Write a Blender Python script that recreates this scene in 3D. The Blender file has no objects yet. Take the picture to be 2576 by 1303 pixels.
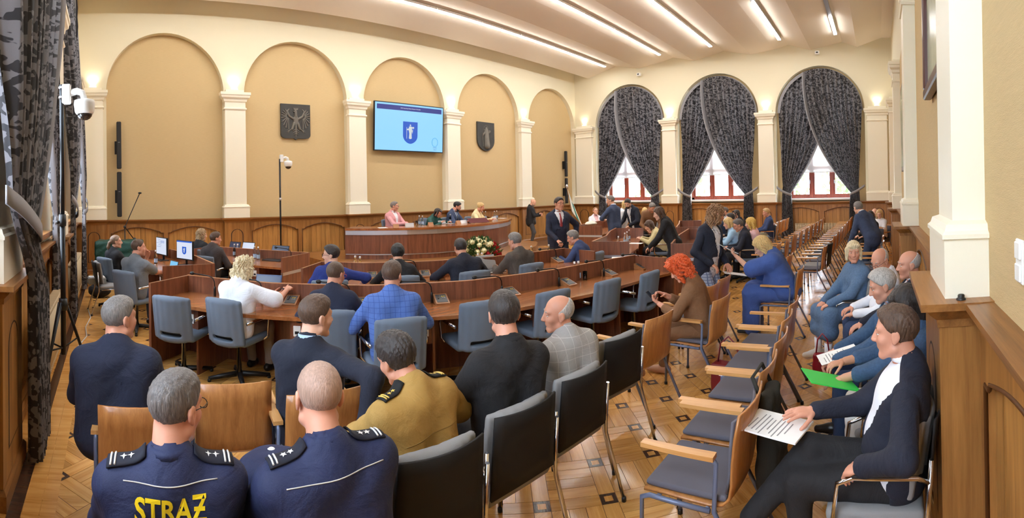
import bpy, bmesh, math, random
import numpy as np
from mathutils import Vector, Matrix, Euler
from mathutils.bvhtree import BVHTree
random.seed(7); np.random.seed(7)
SC = bpy.context.scene
COL = SC.collection
R = math.radians
EXPOSURE, SKY, SUN, LED = 1.08, 9.0, 6.0, 24.0
# ------------------------------------------------------------------ camera (phone panorama: central cylindrical)
X0, F, YH, PT, RL, H = 279.3, 1231.4, 479.2, -.0183, .0091, 1.93      # column of the back wall's normal, pixels per radian, horizon row, small tilt, eye height
MT = np.array([[1, 0, -RL], [0, 1, -PT], [RL, PT, 1.]])
cd = bpy.data.cameras.new('camera'); cam = bpy.data.objects.new('camera', cd); COL.objects.link(cam)
cd.type = 'PANO'; cd.panorama_type = 'CENTRAL_CYLINDRICAL'
cd.central_cylindrical_radius = 1.0
cd.central_cylindrical_range_u_min = -1288 / F; cd.central_cylindrical_range_u_max = 1288 / F
cd.central_cylindrical_range_v_min = (YH - 1303) / F; cd.central_cylindrical_range_v_max = YH / F
cd.clip_start = .02; cd.clip_end = 300
_r = Matrix(MT.T.tolist()) @ Euler((R(90), 0, -(1288 - X0) / F)).to_matrix()
_q = _r.to_quaternion(); _q.normalize()
cam.matrix_world = Matrix.Translation((0, 0, H)) @ _q.to_matrix().to_4x4()
SC.camera = cam
MTI = np.linalg.inv(MT)
def ray(x, y):
    a = (x - X0) / F
    return MTI @ np.array([math.sin(a), math.cos(a), (YH - y) / F])
def at(x, y, z):                      # the point at height z seen at pixel x, y
    d = ray(x, y); t = (z - H) / d[2]; return (d[0] * t, d[1] * t)
def atd(x, y, dist):                  # the point at a horizontal distance
    d = ray(x, y); t = dist / math.hypot(d[0], d[1]); return (d[0] * t, d[1] * t, H + d[2] * t)
# ------------------------------------------------------------------ view, sky, sun
SC.view_settings.view_transform = 'Standard'; SC.view_settings.look = 'None'
SC.view_settings.gamma = 1.0; SC.view_settings.use_curve_mapping = False
SC.view_settings.exposure = EXPOSURE
SC.cycles.use_denoising = True
SC.cycles.max_bounces = 8; SC.cycles.diffuse_bounces = 5; SC.cycles.glossy_bounces = 3
SC.cycles.transmission_bounces = 5; SC.cycles.transparent_max_bounces = 8
SC.cycles.sample_clamp_indirect = 6.0; SC.cycles.caustics_reflective = False; SC.cycles.caustics_refractive = False
W = bpy.data.worlds.new('sky'); SC.world = W; W.use_nodes = True
_n = W.node_tree.nodes; _l = W.node_tree.links
_bg = _n['Background']; _bg.inputs['Color'].default_value = (.72, .85, 1.0, 1); _bg.inputs['Strength'].default_value = SKY
sd = bpy.data.lights.new('sun', 'SUN'); sun = bpy.data.objects.new('sun', sd); COL.objects.link(sun)
sd.energy = SUN; sd.angle = R(1.0); sd.color = (1, .95, .86)
sun.rotation_euler = Vector((-.62, .28, -.74)).to_track_quat('-Z', 'Y').to_euler()
sun.location = (24, 2, 16)
# ------------------------------------------------------------------ object helpers
def tag(o, label=None, cat=None, group=None, kind=None):
    if label: o['label'] = label
    if cat: o['category'] = cat
    if group: o['group'] = group
    if kind: o['kind'] = kind
    return o
def empty(name, loc=(0, 0, 0), rz=0., label=None, cat=None, group=None):
    o = bpy.data.objects.new(name, None); COL.objects.link(o); o.location = loc; o.rotation_euler = (0, 0, rz)
    o.empty_display_size = .1
    return tag(o, label, cat, group)
def mesh_obj(name, V, Fc, mats, parent=None, idx=None, smooth=False, loc=None):
    me = bpy.data.meshes.new(name)
    V = np.asarray(V, dtype=np.float32).reshape(-1, 3)
    if isinstance(Fc, np.ndarray):
        nf, k = Fc.shape
        me.vertices.add(len(V)); me.vertices.foreach_set('co', V.ravel())
        me.loops.add(nf * k); me.loops.foreach_set('vertex_index', Fc.ravel().astype(np.int32))
        me.polygons.add(nf); me.polygons.foreach_set('loop_start', np.arange(0, nf * k, k, dtype=np.int32))
        me.update(calc_edges=True)
    else:
        me.from_pydata(V.tolist(), [], Fc); me.update()
    if not isinstance(mats, (list, tuple)): mats = [mats]
    for m in mats: me.materials.append(m)
    n = len(me.polygons)
    if idx is not None: me.polygons.foreach_set('material_index', np.asarray(idx, dtype=np.int32))
    if smooth is True: me.polygons.foreach_set('use_smooth', np.ones(n, dtype=bool))
    elif smooth is not False: me.polygons.foreach_set('use_smooth', np.asarray(smooth, dtype=bool))
    o = bpy.data.objects.new(name, me); COL.objects.link(o)
    if parent is not None: o.parent = parent
    if loc is not None: o.location = loc
    return o
def copy_tree(o, parent=None):
    c = o.copy(); COL.objects.link(c)
    if parent is not None: c.parent = parent
    for ch in list(o.children): copy_tree(ch, c)
    return c
def frame(d, up=(0, 0, 1)):
    d = Vector(d).normalized(); up = Vector(up)
    if abs(d.dot(up)) > .97: up = Vector((0, 1, 0)) if abs(d.y) < .9 else Vector((1, 0, 0))
    s = d.cross(up).normalized(); return d, s, s.cross(d).normalized()
class MB:
    """collects shapes for one mesh"""
    def __init__(s): s.v = []; s.f = []; s.m = []; s.sm = []
    def add(s, v, f, m=0, smooth=False):
        b = len(s.v); s.v += [tuple(p) for p in v]; s.f += [tuple(i + b for i in q) for q in f]
        s.m += [m] * len(f); s.sm += [smooth] * len(f); return s
    def box(s, c, d, rz=0., m=0, M=None, bev=0.):
        x, y, z = (k / 2 for k in d)
        if bev > 0:
            b = min(bev, x * .9, y * .9, z * .9); P = []
            for sx in (-1, 1):
                for sy in (-1, 1):
                    for sz in (-1, 1):
                        P += [(sx * x, sy * (y - b), sz * (z - b)), (sx * (x - b), sy * y, sz * (z - b)), (sx * (x - b), sy * (y - b), sz * z)]
            bm = bmesh.new(); vs = [bm.verts.new(p) for p in P]; r = bmesh.ops.convex_hull(bm, input=vs)
            bm.verts.index_update(); P = [tuple(v.co) for v in bm.verts]; Q = [[v.index for v in f.verts] for f in bm.faces]; bm.free()
        else:
            P = [(-x, -y, -z), (x, -y, -z), (x, y, -z), (-x, y, -z), (-x, -y, z), (x, -y, z), (x, y, z), (-x, y, z)]
            Q = [(0, 3, 2, 1), (4, 5, 6, 7), (0, 1, 5, 4), (1, 2, 6, 5), (2, 3, 7, 6), (3, 0, 4, 7)]
        if M is None: M = Matrix.Rotation(rz, 3, 'Z')
        c = Vector(c); return s.add([M @ Vector(p) + c for p in P], Q, m)
    def b2(s, x0, x1, y0, y1, z0, z1, m=0, bev=0.):
        return s.box(((x0 + x1) / 2, (y0 + y1) / 2, (z0 + z1) / 2), (abs(x1 - x0), abs(y1 - y0), abs(z1 - z0)), 0, m, None, bev)
    def tube(s, pts, r, n=8, m=0, cap=True, closed=False, up=(0, 0, 1), flat=1.):
        pts = [Vector(p) for p in pts]; N = len(pts); rr = r if isinstance(r, (list, tuple)) else [r] * N
        V = []; pv = None
        for i, p in enumerate(pts):
            if closed: d = pts[(i + 1) % N] - pts[i - 1]
            elif i == 0: d = pts[1] - p
            elif i == N - 1: d = p - pts[i - 1]
            else: d = (pts[i + 1] - p).normalized() + (p - pts[i - 1]).normalized()
            if d.length < 1e-9: d = Vector((0, 0, 1))
            d.normalize()
            if pv is None: _, a, b = frame(d, up)
            else:
                a = pv - d * pv.dot(d)
                if a.length < 1e-6: _, a, b = frame(d, up)
                a.normalize(); b = a.cross(d)
            pv = a
            for k in range(n):
                t = 2 * math.pi * k / n; V.append(p + a * (math.cos(t) * rr[i]) + b * (math.sin(t) * rr[i] * flat))
        Q = []
        for i in range(N if closed else N - 1):
            j = (i + 1) % N
            for k in range(n): Q.append((i * n + k, i * n + (k + 1) % n, j * n + (k + 1) % n, j * n + k))
        s.add(V, Q, m, True)
        if cap and not closed:
            b = len(s.v) - len(V)
            s.f += [tuple(b + k for k in range(n - 1, -1, -1)), tuple(b + (N - 1) * n + k for k in range(n))]; s.m += [m, m]; s.sm += [False, False]
        return s
    def lathe(s, prof, n=16, c=(0, 0, 0), m=0, smooth=True, M=None, close=True):
        V = []; Q = []; c = Vector(c)
        for r, z in prof:
            for k in range(n):
                t = 2 * math.pi * k / n; p = Vector((r * math.cos(t), r * math.sin(t), z)); V.append((M @ p if M is not None else p) + c)
        for i in range(len(prof) - 1):
            for k in range(n): Q.append((i * n + k, i * n + (k + 1) % n, (i + 1) * n + (k + 1) % n, (i + 1) * n + k))
        s.add(V, Q, m, smooth)
        if close:
            b = len(s.v) - len(V); L = len(prof) - 1
            if prof[0][0] > 1e-4: s.f.append(tuple(b + k for k in range(n - 1, -1, -1))); s.m.append(m); s.sm.append(False)
            if prof[-1][0] > 1e-4: s.f.append(tuple(b + L * n + k for k in range(n))); s.m.append(m); s.sm.append(False)
        return s
    def prism(s, pts, z0, z1, m=0, M=None, c=(0, 0, 0)):
        """polygon pts (x, y) drawn out from z0 to z1"""
        n = len(pts); V = [(x, y, z0) for x, y in pts] + [(x, y, z1) for x, y in pts]
        if sum(pts[i][0] * pts[(i + 1) % n][1] - pts[(i + 1) % n][0] * pts[i][1] for i in range(n)) < 0:
            Q = [tuple(range(n)), tuple(range(2 * n - 1, n - 1, -1))] + [(i, i + n, (i + 1) % n + n, (i + 1) % n) for i in range(n)]
        else:
            Q = [tuple(range(n - 1, -1, -1)), tuple(range(n, 2 * n))] + [(i, (i + 1) % n, (i + 1) % n + n, i + n) for i in range(n)]
        c = Vector(c)
        if M is not None: V = [M @ Vector(p) for p in V]
        return s.add([Vector(p) + c for p in V], Q, m)
    def sphere(s, c, r, n=12, m=0, sc=(1, 1, 1), M=None):
        h = n // 2; V = []; Q = []; c = Vector(c)
        for i in range(h + 1):
            a = math.pi * i / h - math.pi / 2
            for k in range(n):
                t = 2 * math.pi * k / n; p = Vector((r * sc[0] * math.cos(a) * math.cos(t), r * sc[1] * math.cos(a) * math.sin(t), r * sc[2] * math.sin(a)))
                V.append((M @ p if M is not None else p) + c)
        for i in range(h):
            for k in range(n): Q.append((i * n + k, i * n + (k + 1) % n, (i + 1) * n + (k + 1) % n, (i + 1) * n + k))
        return s.add(V, Q, m, True)
    def quad(s, a, b, c, d, m=0): return s.add([a, b, c, d], [(0, 1, 2, 3)], m)
    def build(s, name, mats, parent=None, loc=None):
        return mesh_obj(name, s.v, s.f, mats, parent, s.m, s.sm, loc)
# panels standing on a wall: build in wall coordinates (u along, w out of the wall into the room, z up)
def wallmat(side):
    if side == 'back': return lambda u, w, z: (u, YB - w, z)           # normal -Y
    if side == 'window': return lambda u, w, z: (XW - w, -u, z)        # normal -X, u = -Y
    if side == 'right': return lambda u, w, z: (-u, YR + w, z)         # normal +Y, u = -X
    if side == 'left': return lambda u, w, z: (XL + w, u, z)           # normal +X, u = Y
class WB(MB):
    """MB drawn in wall coordinates"""
    def __init__(s, side): super().__init__(); s.T = wallmat(side)
    def add(s, v, f, m=0, smooth=False): return super().add([s.T(*p) for p in v], f, m, smooth)
YB, XW, YR, XL = 12.8, 17.94, -.50, -.85
# ------------------------------------------------------------------ materials
def lin(c):
    return tuple((k / 12.92 if k <= .04045 else ((k + .055) / 1.055) ** 2.4) for k in (x / 255. for x in c))
MATS = {}
def newmat(name):
    m = bpy.data.materials.new(name); m.use_nodes = True; nt = m.node_tree
    return m, nt, nt.nodes, nt.links, nt.nodes['Principled BSDF']
def nd(ns, t, **kw):
    n = ns.new(t)
    for k, v in kw.items():
        if k.startswith('i_'):
            key = k[2:]; n.inputs[int(key) if key.isdigit() else key.replace('_', ' ')].default_value = v
        else: setattr(n, k, v)
    return n
def plain(name, c, rough=.6, metal=0., spec=.5, emit=None, es=1., bump=0., bscale=80., var=0., vscale=6., sheen=0., coat=0., alpha=1., trans=0., stretch=(1, 1, 1), vobj=0.):
    if name in MATS: return MATS[name]
    m, nt, ns, lk, b = newmat(name); c = lin(c) if max(c) > 1.01 else c
    if name.startswith(('screen', 'tv_')): c = (.02, .02, .02); es *= .46      # a display gives its own light
    b.inputs['Base Color'].default_value = (*c, 1); b.inputs['Roughness'].default_value = rough; b.inputs['Metallic'].default_value = metal
    b.inputs['Specular IOR Level'].default_value = spec; b.inputs['Sheen Weight'].default_value = sheen; b.inputs['Coat Weight'].default_value = coat
    b.inputs['Transmission Weight'].default_value = trans; b.inputs['Alpha'].default_value = alpha
    if emit: b.inputs['Emission Color'].default_value = (*(lin(emit) if max(emit) > 1.01 else emit), 1); b.inputs['Emission Strength'].default_value = es
    tc = None
    if var or bump:
        tc = nd(ns, 'ShaderNodeTexCoord'); mp = nd(ns, 'ShaderNodeMapping'); mp.inputs['Scale'].default_value = stretch; lk.new(tc.outputs['Object'], mp.inputs['Vector'])
    if var:
        n = nd(ns, 'ShaderNodeTexNoise', i_Scale=vscale, i_Detail=6.); lk.new(mp.outputs['Vector'], n.inputs['Vector'])
        r = nd(ns, 'ShaderNodeMapRange'); r.inputs[1].default_value = .25; r.inputs[2].default_value = .75; r.inputs[3].default_value = 1 - var; r.inputs[4].default_value = 1 + var
        lk.new(n.outputs[0], r.inputs[0])
        x = nd(ns, 'ShaderNodeMix', data_type='RGBA', blend_type='MULTIPLY'); x.inputs[0].default_value = 1; x.inputs[6].default_value = (*c, 1)
        lk.new(r.outputs[0], x.inputs[7]); out = x.outputs[2]
        if vobj:
            oi = nd(ns, 'ShaderNodeObjectInfo'); hs = nd(ns, 'ShaderNodeHueSaturation'); r2 = nd(ns, 'ShaderNodeMapRange'); r2.inputs[3].default_value = 1 - vobj; r2.inputs[4].default_value = 1 + vobj
            lk.new(oi.outputs['Random'], r2.inputs[0]); lk.new(r2.outputs[0], hs.inputs['Value']); lk.new(out, hs.inputs['Color']); out = hs.outputs[0]
        lk.new(out, b.inputs['Base Color'])
    if bump:
        n = nd(ns, 'ShaderNodeTexNoise', i_Scale=bscale, i_Detail=4.); lk.new(mp.outputs['Vector'], n.inputs['Vector'])
        bp = nd(ns, 'ShaderNodeBump', i_Strength=bump, i_Distance=.004); lk.new(n.outputs[0], bp.inputs['Height']); lk.new(bp.outputs[0], b.inputs['Normal'])
    MATS[name] = m; return m
def wood(name, c1, c2, axis='z', rough=.35, scale=1., coat=.0, vobj=.0, ring=9., attr=False):
    """straight grain running along an axis"""
    m, nt, ns, lk, b = newmat(name); c1 = lin(c1); c2 = lin(c2)
    tc = nd(ns, 'ShaderNodeTexCoord'); mp = nd(ns, 'ShaderNodeMapping'); s = [ring * scale] * 3; s['xyz'.index(axis)] = .55 * scale
    mp.inputs['Scale'].default_value = s; lk.new(tc.outputs['Object'], mp.inputs['Vector'])
    oi = nd(ns, 'ShaderNodeObjectInfo'); av = nd(ns, 'ShaderNodeVectorMath', operation='MULTIPLY_ADD'); av.inputs[1].default_value = (37, 17, 29)
    cb = nd(ns, 'ShaderNodeCombineXYZ')
    for k in range(3): lk.new(oi.outputs['Random'], cb.inputs[k])
    lk.new(cb.outputs[0], av.inputs[0]); lk.new(mp.outputs[0], av.inputs[2])
    n1 = nd(ns, 'ShaderNodeTexNoise', i_Scale=1.6, i_Detail=8., i_Roughness=.62, i_Distortion=.6); lk.new(av.outputs[0], n1.inputs['Vector'])
    n2 = nd(ns, 'ShaderNodeTexNoise', i_Scale=9., i_Detail=5., i_Roughness=.7); lk.new(av.outputs[0], n2.inputs['Vector'])
    mx = nd(ns, 'ShaderNodeMath', operation='MULTIPLY_ADD'); mx.inputs[1].default_value = .35; lk.new(n2.outputs[0], mx.inputs[0]); lk.new(n1.outputs[0], mx.inputs[2])
    cr = nd(ns, 'ShaderNodeValToRGB'); e = cr.color_ramp.elements; e[0].position = .46; e[0].color = (*c2, 1); e[1].position = .86; e[1].color = (*c1, 1)
    lk.new(mx.outputs[0], cr.inputs[0]); out = cr.outputs[0]
    if vobj or attr:
        hs = nd(ns, 'ShaderNodeHueSaturation'); r2 = nd(ns, 'ShaderNodeMapRange'); r2.inputs[3].default_value = 1 - vobj; r2.inputs[4].default_value = 1 + vobj
        if attr:
            at_ = nd(ns, 'ShaderNodeAttribute', attribute_name='tone'); ad = nd(ns, 'ShaderNodeMath', operation='ADD'); lk.new(at_.outputs['Fac'], ad.inputs[0]); lk.new(oi.outputs['Random'], ad.inputs[1])
            fr = nd(ns, 'ShaderNodeMath', operation='FRACT'); lk.new(ad.outputs[0], fr.inputs[0]); lk.new(fr.outputs[0], r2.inputs[0])
        else: lk.new(oi.outputs['Random'], r2.inputs[0])
        lk.new(r2.outputs[0], hs.inputs['Value']); lk.new(out, hs.inputs['Color']); out = hs.outputs[0]
    lk.new(out, b.inputs['Base Color']); b.inputs['Roughness'].default_value = rough; b.inputs['Coat Weight'].default_value = coat; b.inputs['Coat Roughness'].default_value = .12
    bp = nd(ns, 'ShaderNodeBump', i_Strength=.12, i_Distance=.002); lk.new(n2.outputs[0], bp.inputs['Height']); lk.new(bp.outputs[0], b.inputs['Normal'])
    MATS[name] = m; return m
def glass(name, c=(1, 1, 1), rough=.0):
    m, nt, ns, lk, b = newmat(name); b.inputs['Base Color'].default_value = (*c, 1); b.inputs['Roughness'].default_value = rough
    b.inputs['Transmission Weight'].default_value = 1; b.inputs['IOR'].default_value = 1.3
    MATS[name] = m; return m
def pane_glass(name):
    """thin window glass: mostly clear with a weak reflection"""
    m, nt, ns, lk, b = newmat(name); t = nd(ns, 'ShaderNodeBsdfTransparent'); g = nd(ns, 'ShaderNodeBsdfGlossy', i_Roughness=.02); x = nd(ns, 'ShaderNodeMixShader'); x.inputs[0].default_value = .06
    lk.new(t.outputs[0], x.inputs[1]); lk.new(g.outputs[0], x.inputs[2]); lk.new(x.outputs[0], ns['Material Output'].inputs[0]); MATS[name] = m; return m
# ------------------------------------------------------------------ palette of the room
cream = plain('cream_plaster', (226, 217, 190), .75, bump=.15, bscale=60)
white_trim = plain('white_trim_paint', (243, 236, 216), .5, bump=.08, bscale=40)
tan = plain('tan_grasscloth', (206, 180, 134), .8, bump=.6, bscale=30, var=.05, vscale=9, stretch=(1, 1, 14))
ceil_m = plain('ceiling_plaster', (226, 214, 198), .8, bump=.3, bscale=25)
wain = wood('oak_panelling', (176, 124, 66), (124, 80, 38), 'z', .38, .8, vobj=.05)
mould = plain('dark_oak_moulding', (92, 56, 28), .45)
board_w = wood('oak_board', (194, 142, 78), (146, 100, 48), 'z', .4, .8, vobj=.10)
wain_h = wood('oak_rail', (164, 112, 60), (110, 70, 36), 'x', .34, .8)
wain_y = wood('oak_rail_across', (164, 112, 60), (110, 70, 36), 'y', .34, .8)
desk_v = wood('walnut_veneer', (146, 92, 66), (98, 58, 42), 'z', .3, 1.3, coat=.25)
desk_t = wood('walnut_worktop', (180, 114, 64), (130, 76, 42), 'x', .22, .8, coat=.4)
desk_d = plain('dark_desk_underside', (48, 28, 22), .6)
alu = plain('brushed_aluminium', (205, 205, 212), .35, .9)
chrome = plain('chrome', (210, 210, 214), .12, 1.)
black = plain('black_plastic', (22, 22, 24), .42)
black_m = plain('black_metal', (24, 24, 27), .35, .4)
white_p = plain('white_plastic', (238, 238, 236), .4)
paper = plain('white_paper', (246, 246, 244), .8)
radm = plain('radiator_enamel', (206, 190, 158), .45)
red_frame = wood('red_brown_window_frame', (156, 74, 54), (116, 50, 38), 'z', .35)
blind_m = plain('white_blind_cloth', (244, 244, 240), .9)
pane_m = pane_glass('window_glass')
led_m = plain('led_diffuser', (255, 250, 240), .5, emit=(1, .99, .97), es=LED)
up_m = plain('uplight_diffuser', (255, 240, 210), .5, emit=(1, .93, .78), es=6.)
KS = 'structure'
# ------------------------------------------------------------------ floor: diagonal parquet with dark square inlays
par_u = wood('parquet_oak', (232, 178, 104), (196, 136, 64), 'x', .2, 1.6, coat=.25, vobj=.2, attr=True)
par_dark = wood('parquet_wenge', (84, 56, 42), (52, 34, 27), 'x', .25, 1.6, coat=.2)
fl = MB().b2(XL - .4, XW + .5, YR - .2, YB + .2, -.12, -.004).build('floor', plain('parquet_bed', (104, 66, 34), .6)); tag(fl, kind=KS)
SL, IL = .4207, .105
rot = Matrix.Rotation(R(45), 3, 'Z'); OX, OY = 2.60, 1.655
G = .0017
def plank_mesh(name, lx, ly, mat):
    mb = MB(); mb.b2(G, lx - G, G, ly - G, -.004, 0., 0); return mb
def plank_def(kind):
    return {'a': (SL - IL, IL), 'b': (SL - IL, IL)}[kind]
items = []          # (lattice i, j, du, dv, length along local x, turned)
N = 34
for i in range(-N, N + 1):
    for j in range(-N, N + 1):
        o = rot @ Vector((i * SL, j * SL, 0)); cx, cy = o.x + OX, o.y + OY
        if not (XL + .15 < cx < XW - .1 and YR + .05 < cy < YB - .05): continue
        par = (i + j) % 2
        items.append(('inlay', i, j, 0, 0, 0))
        items.append(('plank', i, j, IL / 2, -IL / 2, 0)); items.append(('plank', i, j, IL / 2, IL / 2, 1))
        for k in range(3):
            if par: items.append(('plank', i, j, IL / 2, IL / 2 + k * (SL - IL) / 3, 0))
            else: items.append(('plank', i, j, IL / 2 + (k + 1) * (SL - IL) / 3, IL / 2, 1))
def lay(it):
    k, i, j, du, dv, t = it
    p = rot @ Vector((i * SL + du, j * SL + dv, 0)); return (p.x + OX, p.y + OY, 0), R(45) + (R(90) if t else 0)
pm = MB().b2(G, SL - IL - G, G, IL - G, -.004, 0.)
plank0 = pm.build('plank', par_u, fl); plank0.data.attributes.new('tone', 'FLOAT', 'FACE')
h = IL / 2 - G; q = IL * .25
im = MB()
im.add([(-h, -h, 0), (h, -h, 0), (h, h, 0), (-h, h, 0), (-q, -q, 0), (q, -q, 0), (q, q, 0), (-q, q, 0)],
       [(0, 1, 5, 4), (1, 2, 6, 5), (2, 3, 7, 6), (3, 0, 4, 7)], 0); im.add([(-q, -q, 0), (q, -q, 0), (q, q, 0), (-q, q, 0)], [(0, 1, 2, 3)], 1)
inlay0 = im.build('inlay', [par_dark, par_u], fl)
def vis(it):
    (x, y, _), _r2 = lay(it); a = math.atan2(x, y); d = math.hypot(x, y)
    ok = -.23 < a < 1.86 and d > 2.35 and not (x < 2.2 and y < 3.2 and x > -.2) and not (1 < x < 6.6 and y > 3.1)
    return d if ok else 99 + d
stuff = {'plank': [], 'inlay': []}; first = {'plank': plank0, 'inlay': inlay0}; cnt = {'plank': 0, 'inlay': 0}
for it in sorted(items, key=vis):
    loc, rz = lay(it); kd = it[0]
    if cnt[kd] < (280 if kd == 'plank' else 220) and vis(it) < 99:
        o = first[kd] if cnt[kd] == 0 else first[kd].copy()
        if cnt[kd]: COL.objects.link(o)
        o.location = loc; o.rotation_euler = (0, 0, rz); cnt[kd] += 1
    else: stuff[kd].append((loc, rz))
for kd, nm in (('plank', 'parquet_planks'), ('inlay', 'parquet_inlays')):
    src = first[kd].data; sv = np.array([v.co[:] for v in src.vertices]); top = [(p.vertices[:], p.material_index) for p in src.polygons if kd == 'inlay' or p.normal.z > .5]
    used = sorted({v for f, _ in top for v in f}); mp_ = {v: i for i, v in enumerate(used)}; sv = sv[used]
    V = []; Fq = []; MI = []; tone = []
    for (loc, rz) in stuff[kd]:
        c, s = math.cos(rz), math.sin(rz); b = len(V) * len(used)
        V.append(np.stack([sv[:, 0] * c - sv[:, 1] * s + loc[0], sv[:, 0] * s + sv[:, 1] * c + loc[1], sv[:, 2] + loc[2]], 1)); tn = random.random()
        for f, mi in top: Fq.append([mp_[v] + b for v in f]); MI.append(mi); tone.append(tn)
    o = mesh_obj(nm, np.concatenate(V), np.array(Fq), list(src.materials), fl, MI)
    a = o.data.attributes.new('tone', 'FLOAT', 'FACE'); a.data.foreach_set('value', tone); tag(o, kind='stuff')
# border boards along the left wall and a dark line
bd = MB()
for x0, x1, m in ((XL, -.66, 0), (-.655, -.57, 1), (-.565, -.46, 0), (-.455, -.36, 0)):
    y = YR
    while y < YB:
        L = random.uniform(.9, 1.5); bd.b2(x0, x1, y, min(y + L - .002, YB), -.0035, .0008, m); y += L
bd.build('border_boards', [par_u, par_dark], fl).data.attributes.new('tone', 'FLOAT', 'FACE')
# ------------------------------------------------------------------ walls with arched bays
ZT, ZS, ZW = 7.5, 4.75, 1.40
def arch_wall(name, side, u0, u1, bays, r, depth, back=True, holes=None, seg=28):
    """bays: arch centres. holes: (half width, z0, z1) of the window opening in the back of each recess"""
    wb = WB(side); rp = []
    edges = [u0] + [(bays[i] + bays[i + 1]) / 2 for i in range(len(bays) - 1)] + [u1]
    for b, c in enumerate(bays):
        a0, a1 = edges[b], edges[b + 1]
        wb.add([(a0, 0, ZW), (c - r, 0, ZW), (c - r, 0, ZT), (a0, 0, ZT)], [(0, 1, 2, 3)]); wb.add([(c + r, 0, ZW), (a1, 0, ZW), (a1, 0, ZT), (c + r, 0, ZT)], [(0, 1, 2, 3)])
        P = [(c - r * math.cos(math.pi * k / seg), ZS + r * math.sin(math.pi * k / seg)) for k in range(seg + 1)]
        for k in range(seg):
            (ua, za), (ub, zb) = P[k], P[k + 1]
            wb.add([(ua, 0, za), (ub, 0, zb), (ub, 0, ZT), (ua, 0, ZT)], [(0, 1, 2, 3)])
            wb.add([(ua, 0, za), (ub, 0, zb), (ub, -depth, zb), (ua, -depth, za)], [(3, 2, 1, 0)], 0, True)
        for ua, fl_ in ((c - r, 1), (c + r, 0)):
            wb.add([(ua, 0, ZW - .3), (ua, 0, ZS), (ua, -depth, ZS), (ua, -depth, ZW - .3)], [(0, 1, 2, 3)] if fl_ else [(3, 2, 1, 0)])
    ob = wb.build(name, cream); tag(ob, kind=KS)
    for b, c in enumerate(bays):
        wp = WB(side); d = -depth
        if holes is None:
            wp.add([(c - r - .05, d, ZW - .3), (c + r + .05, d, ZW - .3), (c + r + .05, d, ZS + r + .1), (c - r - .05, d, ZS + r + .1)], [(0, 1, 2, 3)])
        else:
            hw, z0, z1 = holes; e = r + .05; zt = ZS + r + .1
            for (ua, ub, za, zb) in ((c - e, c - hw, 0, zt), (c + hw, c + e, 0, zt), (c - hw, c + hw, 0, z0), (c - hw, c + hw, z1, zt)):
                wp.add([(ua, d, za), (ub, d, za), (ub, d, zb), (ua, d, zb)], [(0, 1, 2, 3)])
            # reveal of the window opening
            for (p, q_) in (((c - hw, z0), (c - hw, z1)), ((c + hw, z1), (c + hw, z0)), ((c - hw, z1), (c + hw, z1)), ((c + hw, z0), (c - hw, z0))):
                wp.add([(p[0], d, p[1]), (q_[0], d, q_[1]), (q_[0], d - .3, q_[1]), (p[0], d - .3, p[1])], [(0, 1, 2, 3)], 1)
        wp.build('wallpaper_panel', [tan, white_trim], ob)
    return ob
PX = [-.389 + 3.708 * i for i in range(6)]
BC = [(PX[i] + PX[i + 1]) / 2 for i in range(5)]
wall_back = arch_wall('wall_back', 'back', XL, XW, BC, 1.57, .2)
WC = [-10.05, -6.15, -2.17]
wall_window = arch_wall('wall_right', 'window', -YB, -YR, WC, 1.66, .22, holes=(1.25, 1.5, 5.7))
LC = [1.35, 5.28, 9.35]
wall_left = arch_wall('wall_left', 'left', YR, YB, LC, 1.5, .16, holes=(1.2, 1.5, 5.7))
wr = WB('right'); wr.add([(-XW, 0, 0), (-XL, 0, 0), (-XL, 0, 4.78), (-XW, 0, 4.78)], [(0, 1, 2, 3)], 0); wr.add([(-XW, 0, 4.78), (-XL, 0, 4.78), (-XL, 0, ZT), (-XW, 0, ZT)], [(0, 1, 2, 3)], 1)
wall_front = wr.build('wall_front', [tan, cream]); tag(wall_front, kind=KS)
# ------------------------------------------------------------------ ceiling: folded plates running along the room
LY = [10.75, 8.06, 5.93, 3.40, 1.42]
prof = [(YB, 7.27), (12.05, 6.93)]
for k, y in enumerate(LY):
    prof += [(y + .42, 7.12), (y - .12, 7.24)]
    nx = LY[k + 1] if k < 4 else YR - .35
    v = y - .12 - (y - nx) * .42
    prof += [(v, 7.0)] if k < 4 else [(.75, 7.03), (YR + .35, 7.35), (YR, 7.35)]
cb_ = MB()
for (ya, za), (yb, zb) in zip(prof[:-1], prof[1:]): cb_.quad((XL - .3, ya, za), (XW + .02, ya, za), (XW + .02, yb, zb), (XL - .3, yb, zb))
cb_.b2(XL - .3, XW + .3, YR - .3, YB + .3, 7.5, 7.6)
ceiling = cb_.build('ceiling', ceil_m); tag(ceiling, kind=KS)
LIT = [(-.2, 17.3), (-.2, 16.95), (2.0, 16.8), (13.1, 16.85), (14.85, 16.65)]
ALLX = [(-.2, 17.3), (-.2, 16.95), (2.0, 16.8), (7.8, 16.85), (7.8, 16.65)]
ord_ = ['nearest the arched wall', 'second from the arched wall', 'in the middle of the five', 'fourth from the arched wall, half dark', 'nearest the right wall, mostly dark']
for k, y in enumerate(LY):
    t = empty('ceiling_light', (0, y, 7.13), 0, 'thin LED light line on the ceiling, ' + ord_[k], 'light', 'LED light lines on the folded ceiling')
    x, xe = ALLX[k]; n = max(1, round((xe - x) / 1.78)); L = (xe - x) / n
    for i in range(n):
        a, b = x + i * L, x + (i + 1) * L - .02
        MB().b2(a, b, -.06, .06, -.01, .05).build('housing', alu if k > 2 else white_p, t)
        if LIT[k][0] - .3 < (a + b) / 2 < LIT[k][1]: MB().b2(a + .01, b - .01, -.05, .05, -.03, -.01).build('diffuser', led_m, t)
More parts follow.
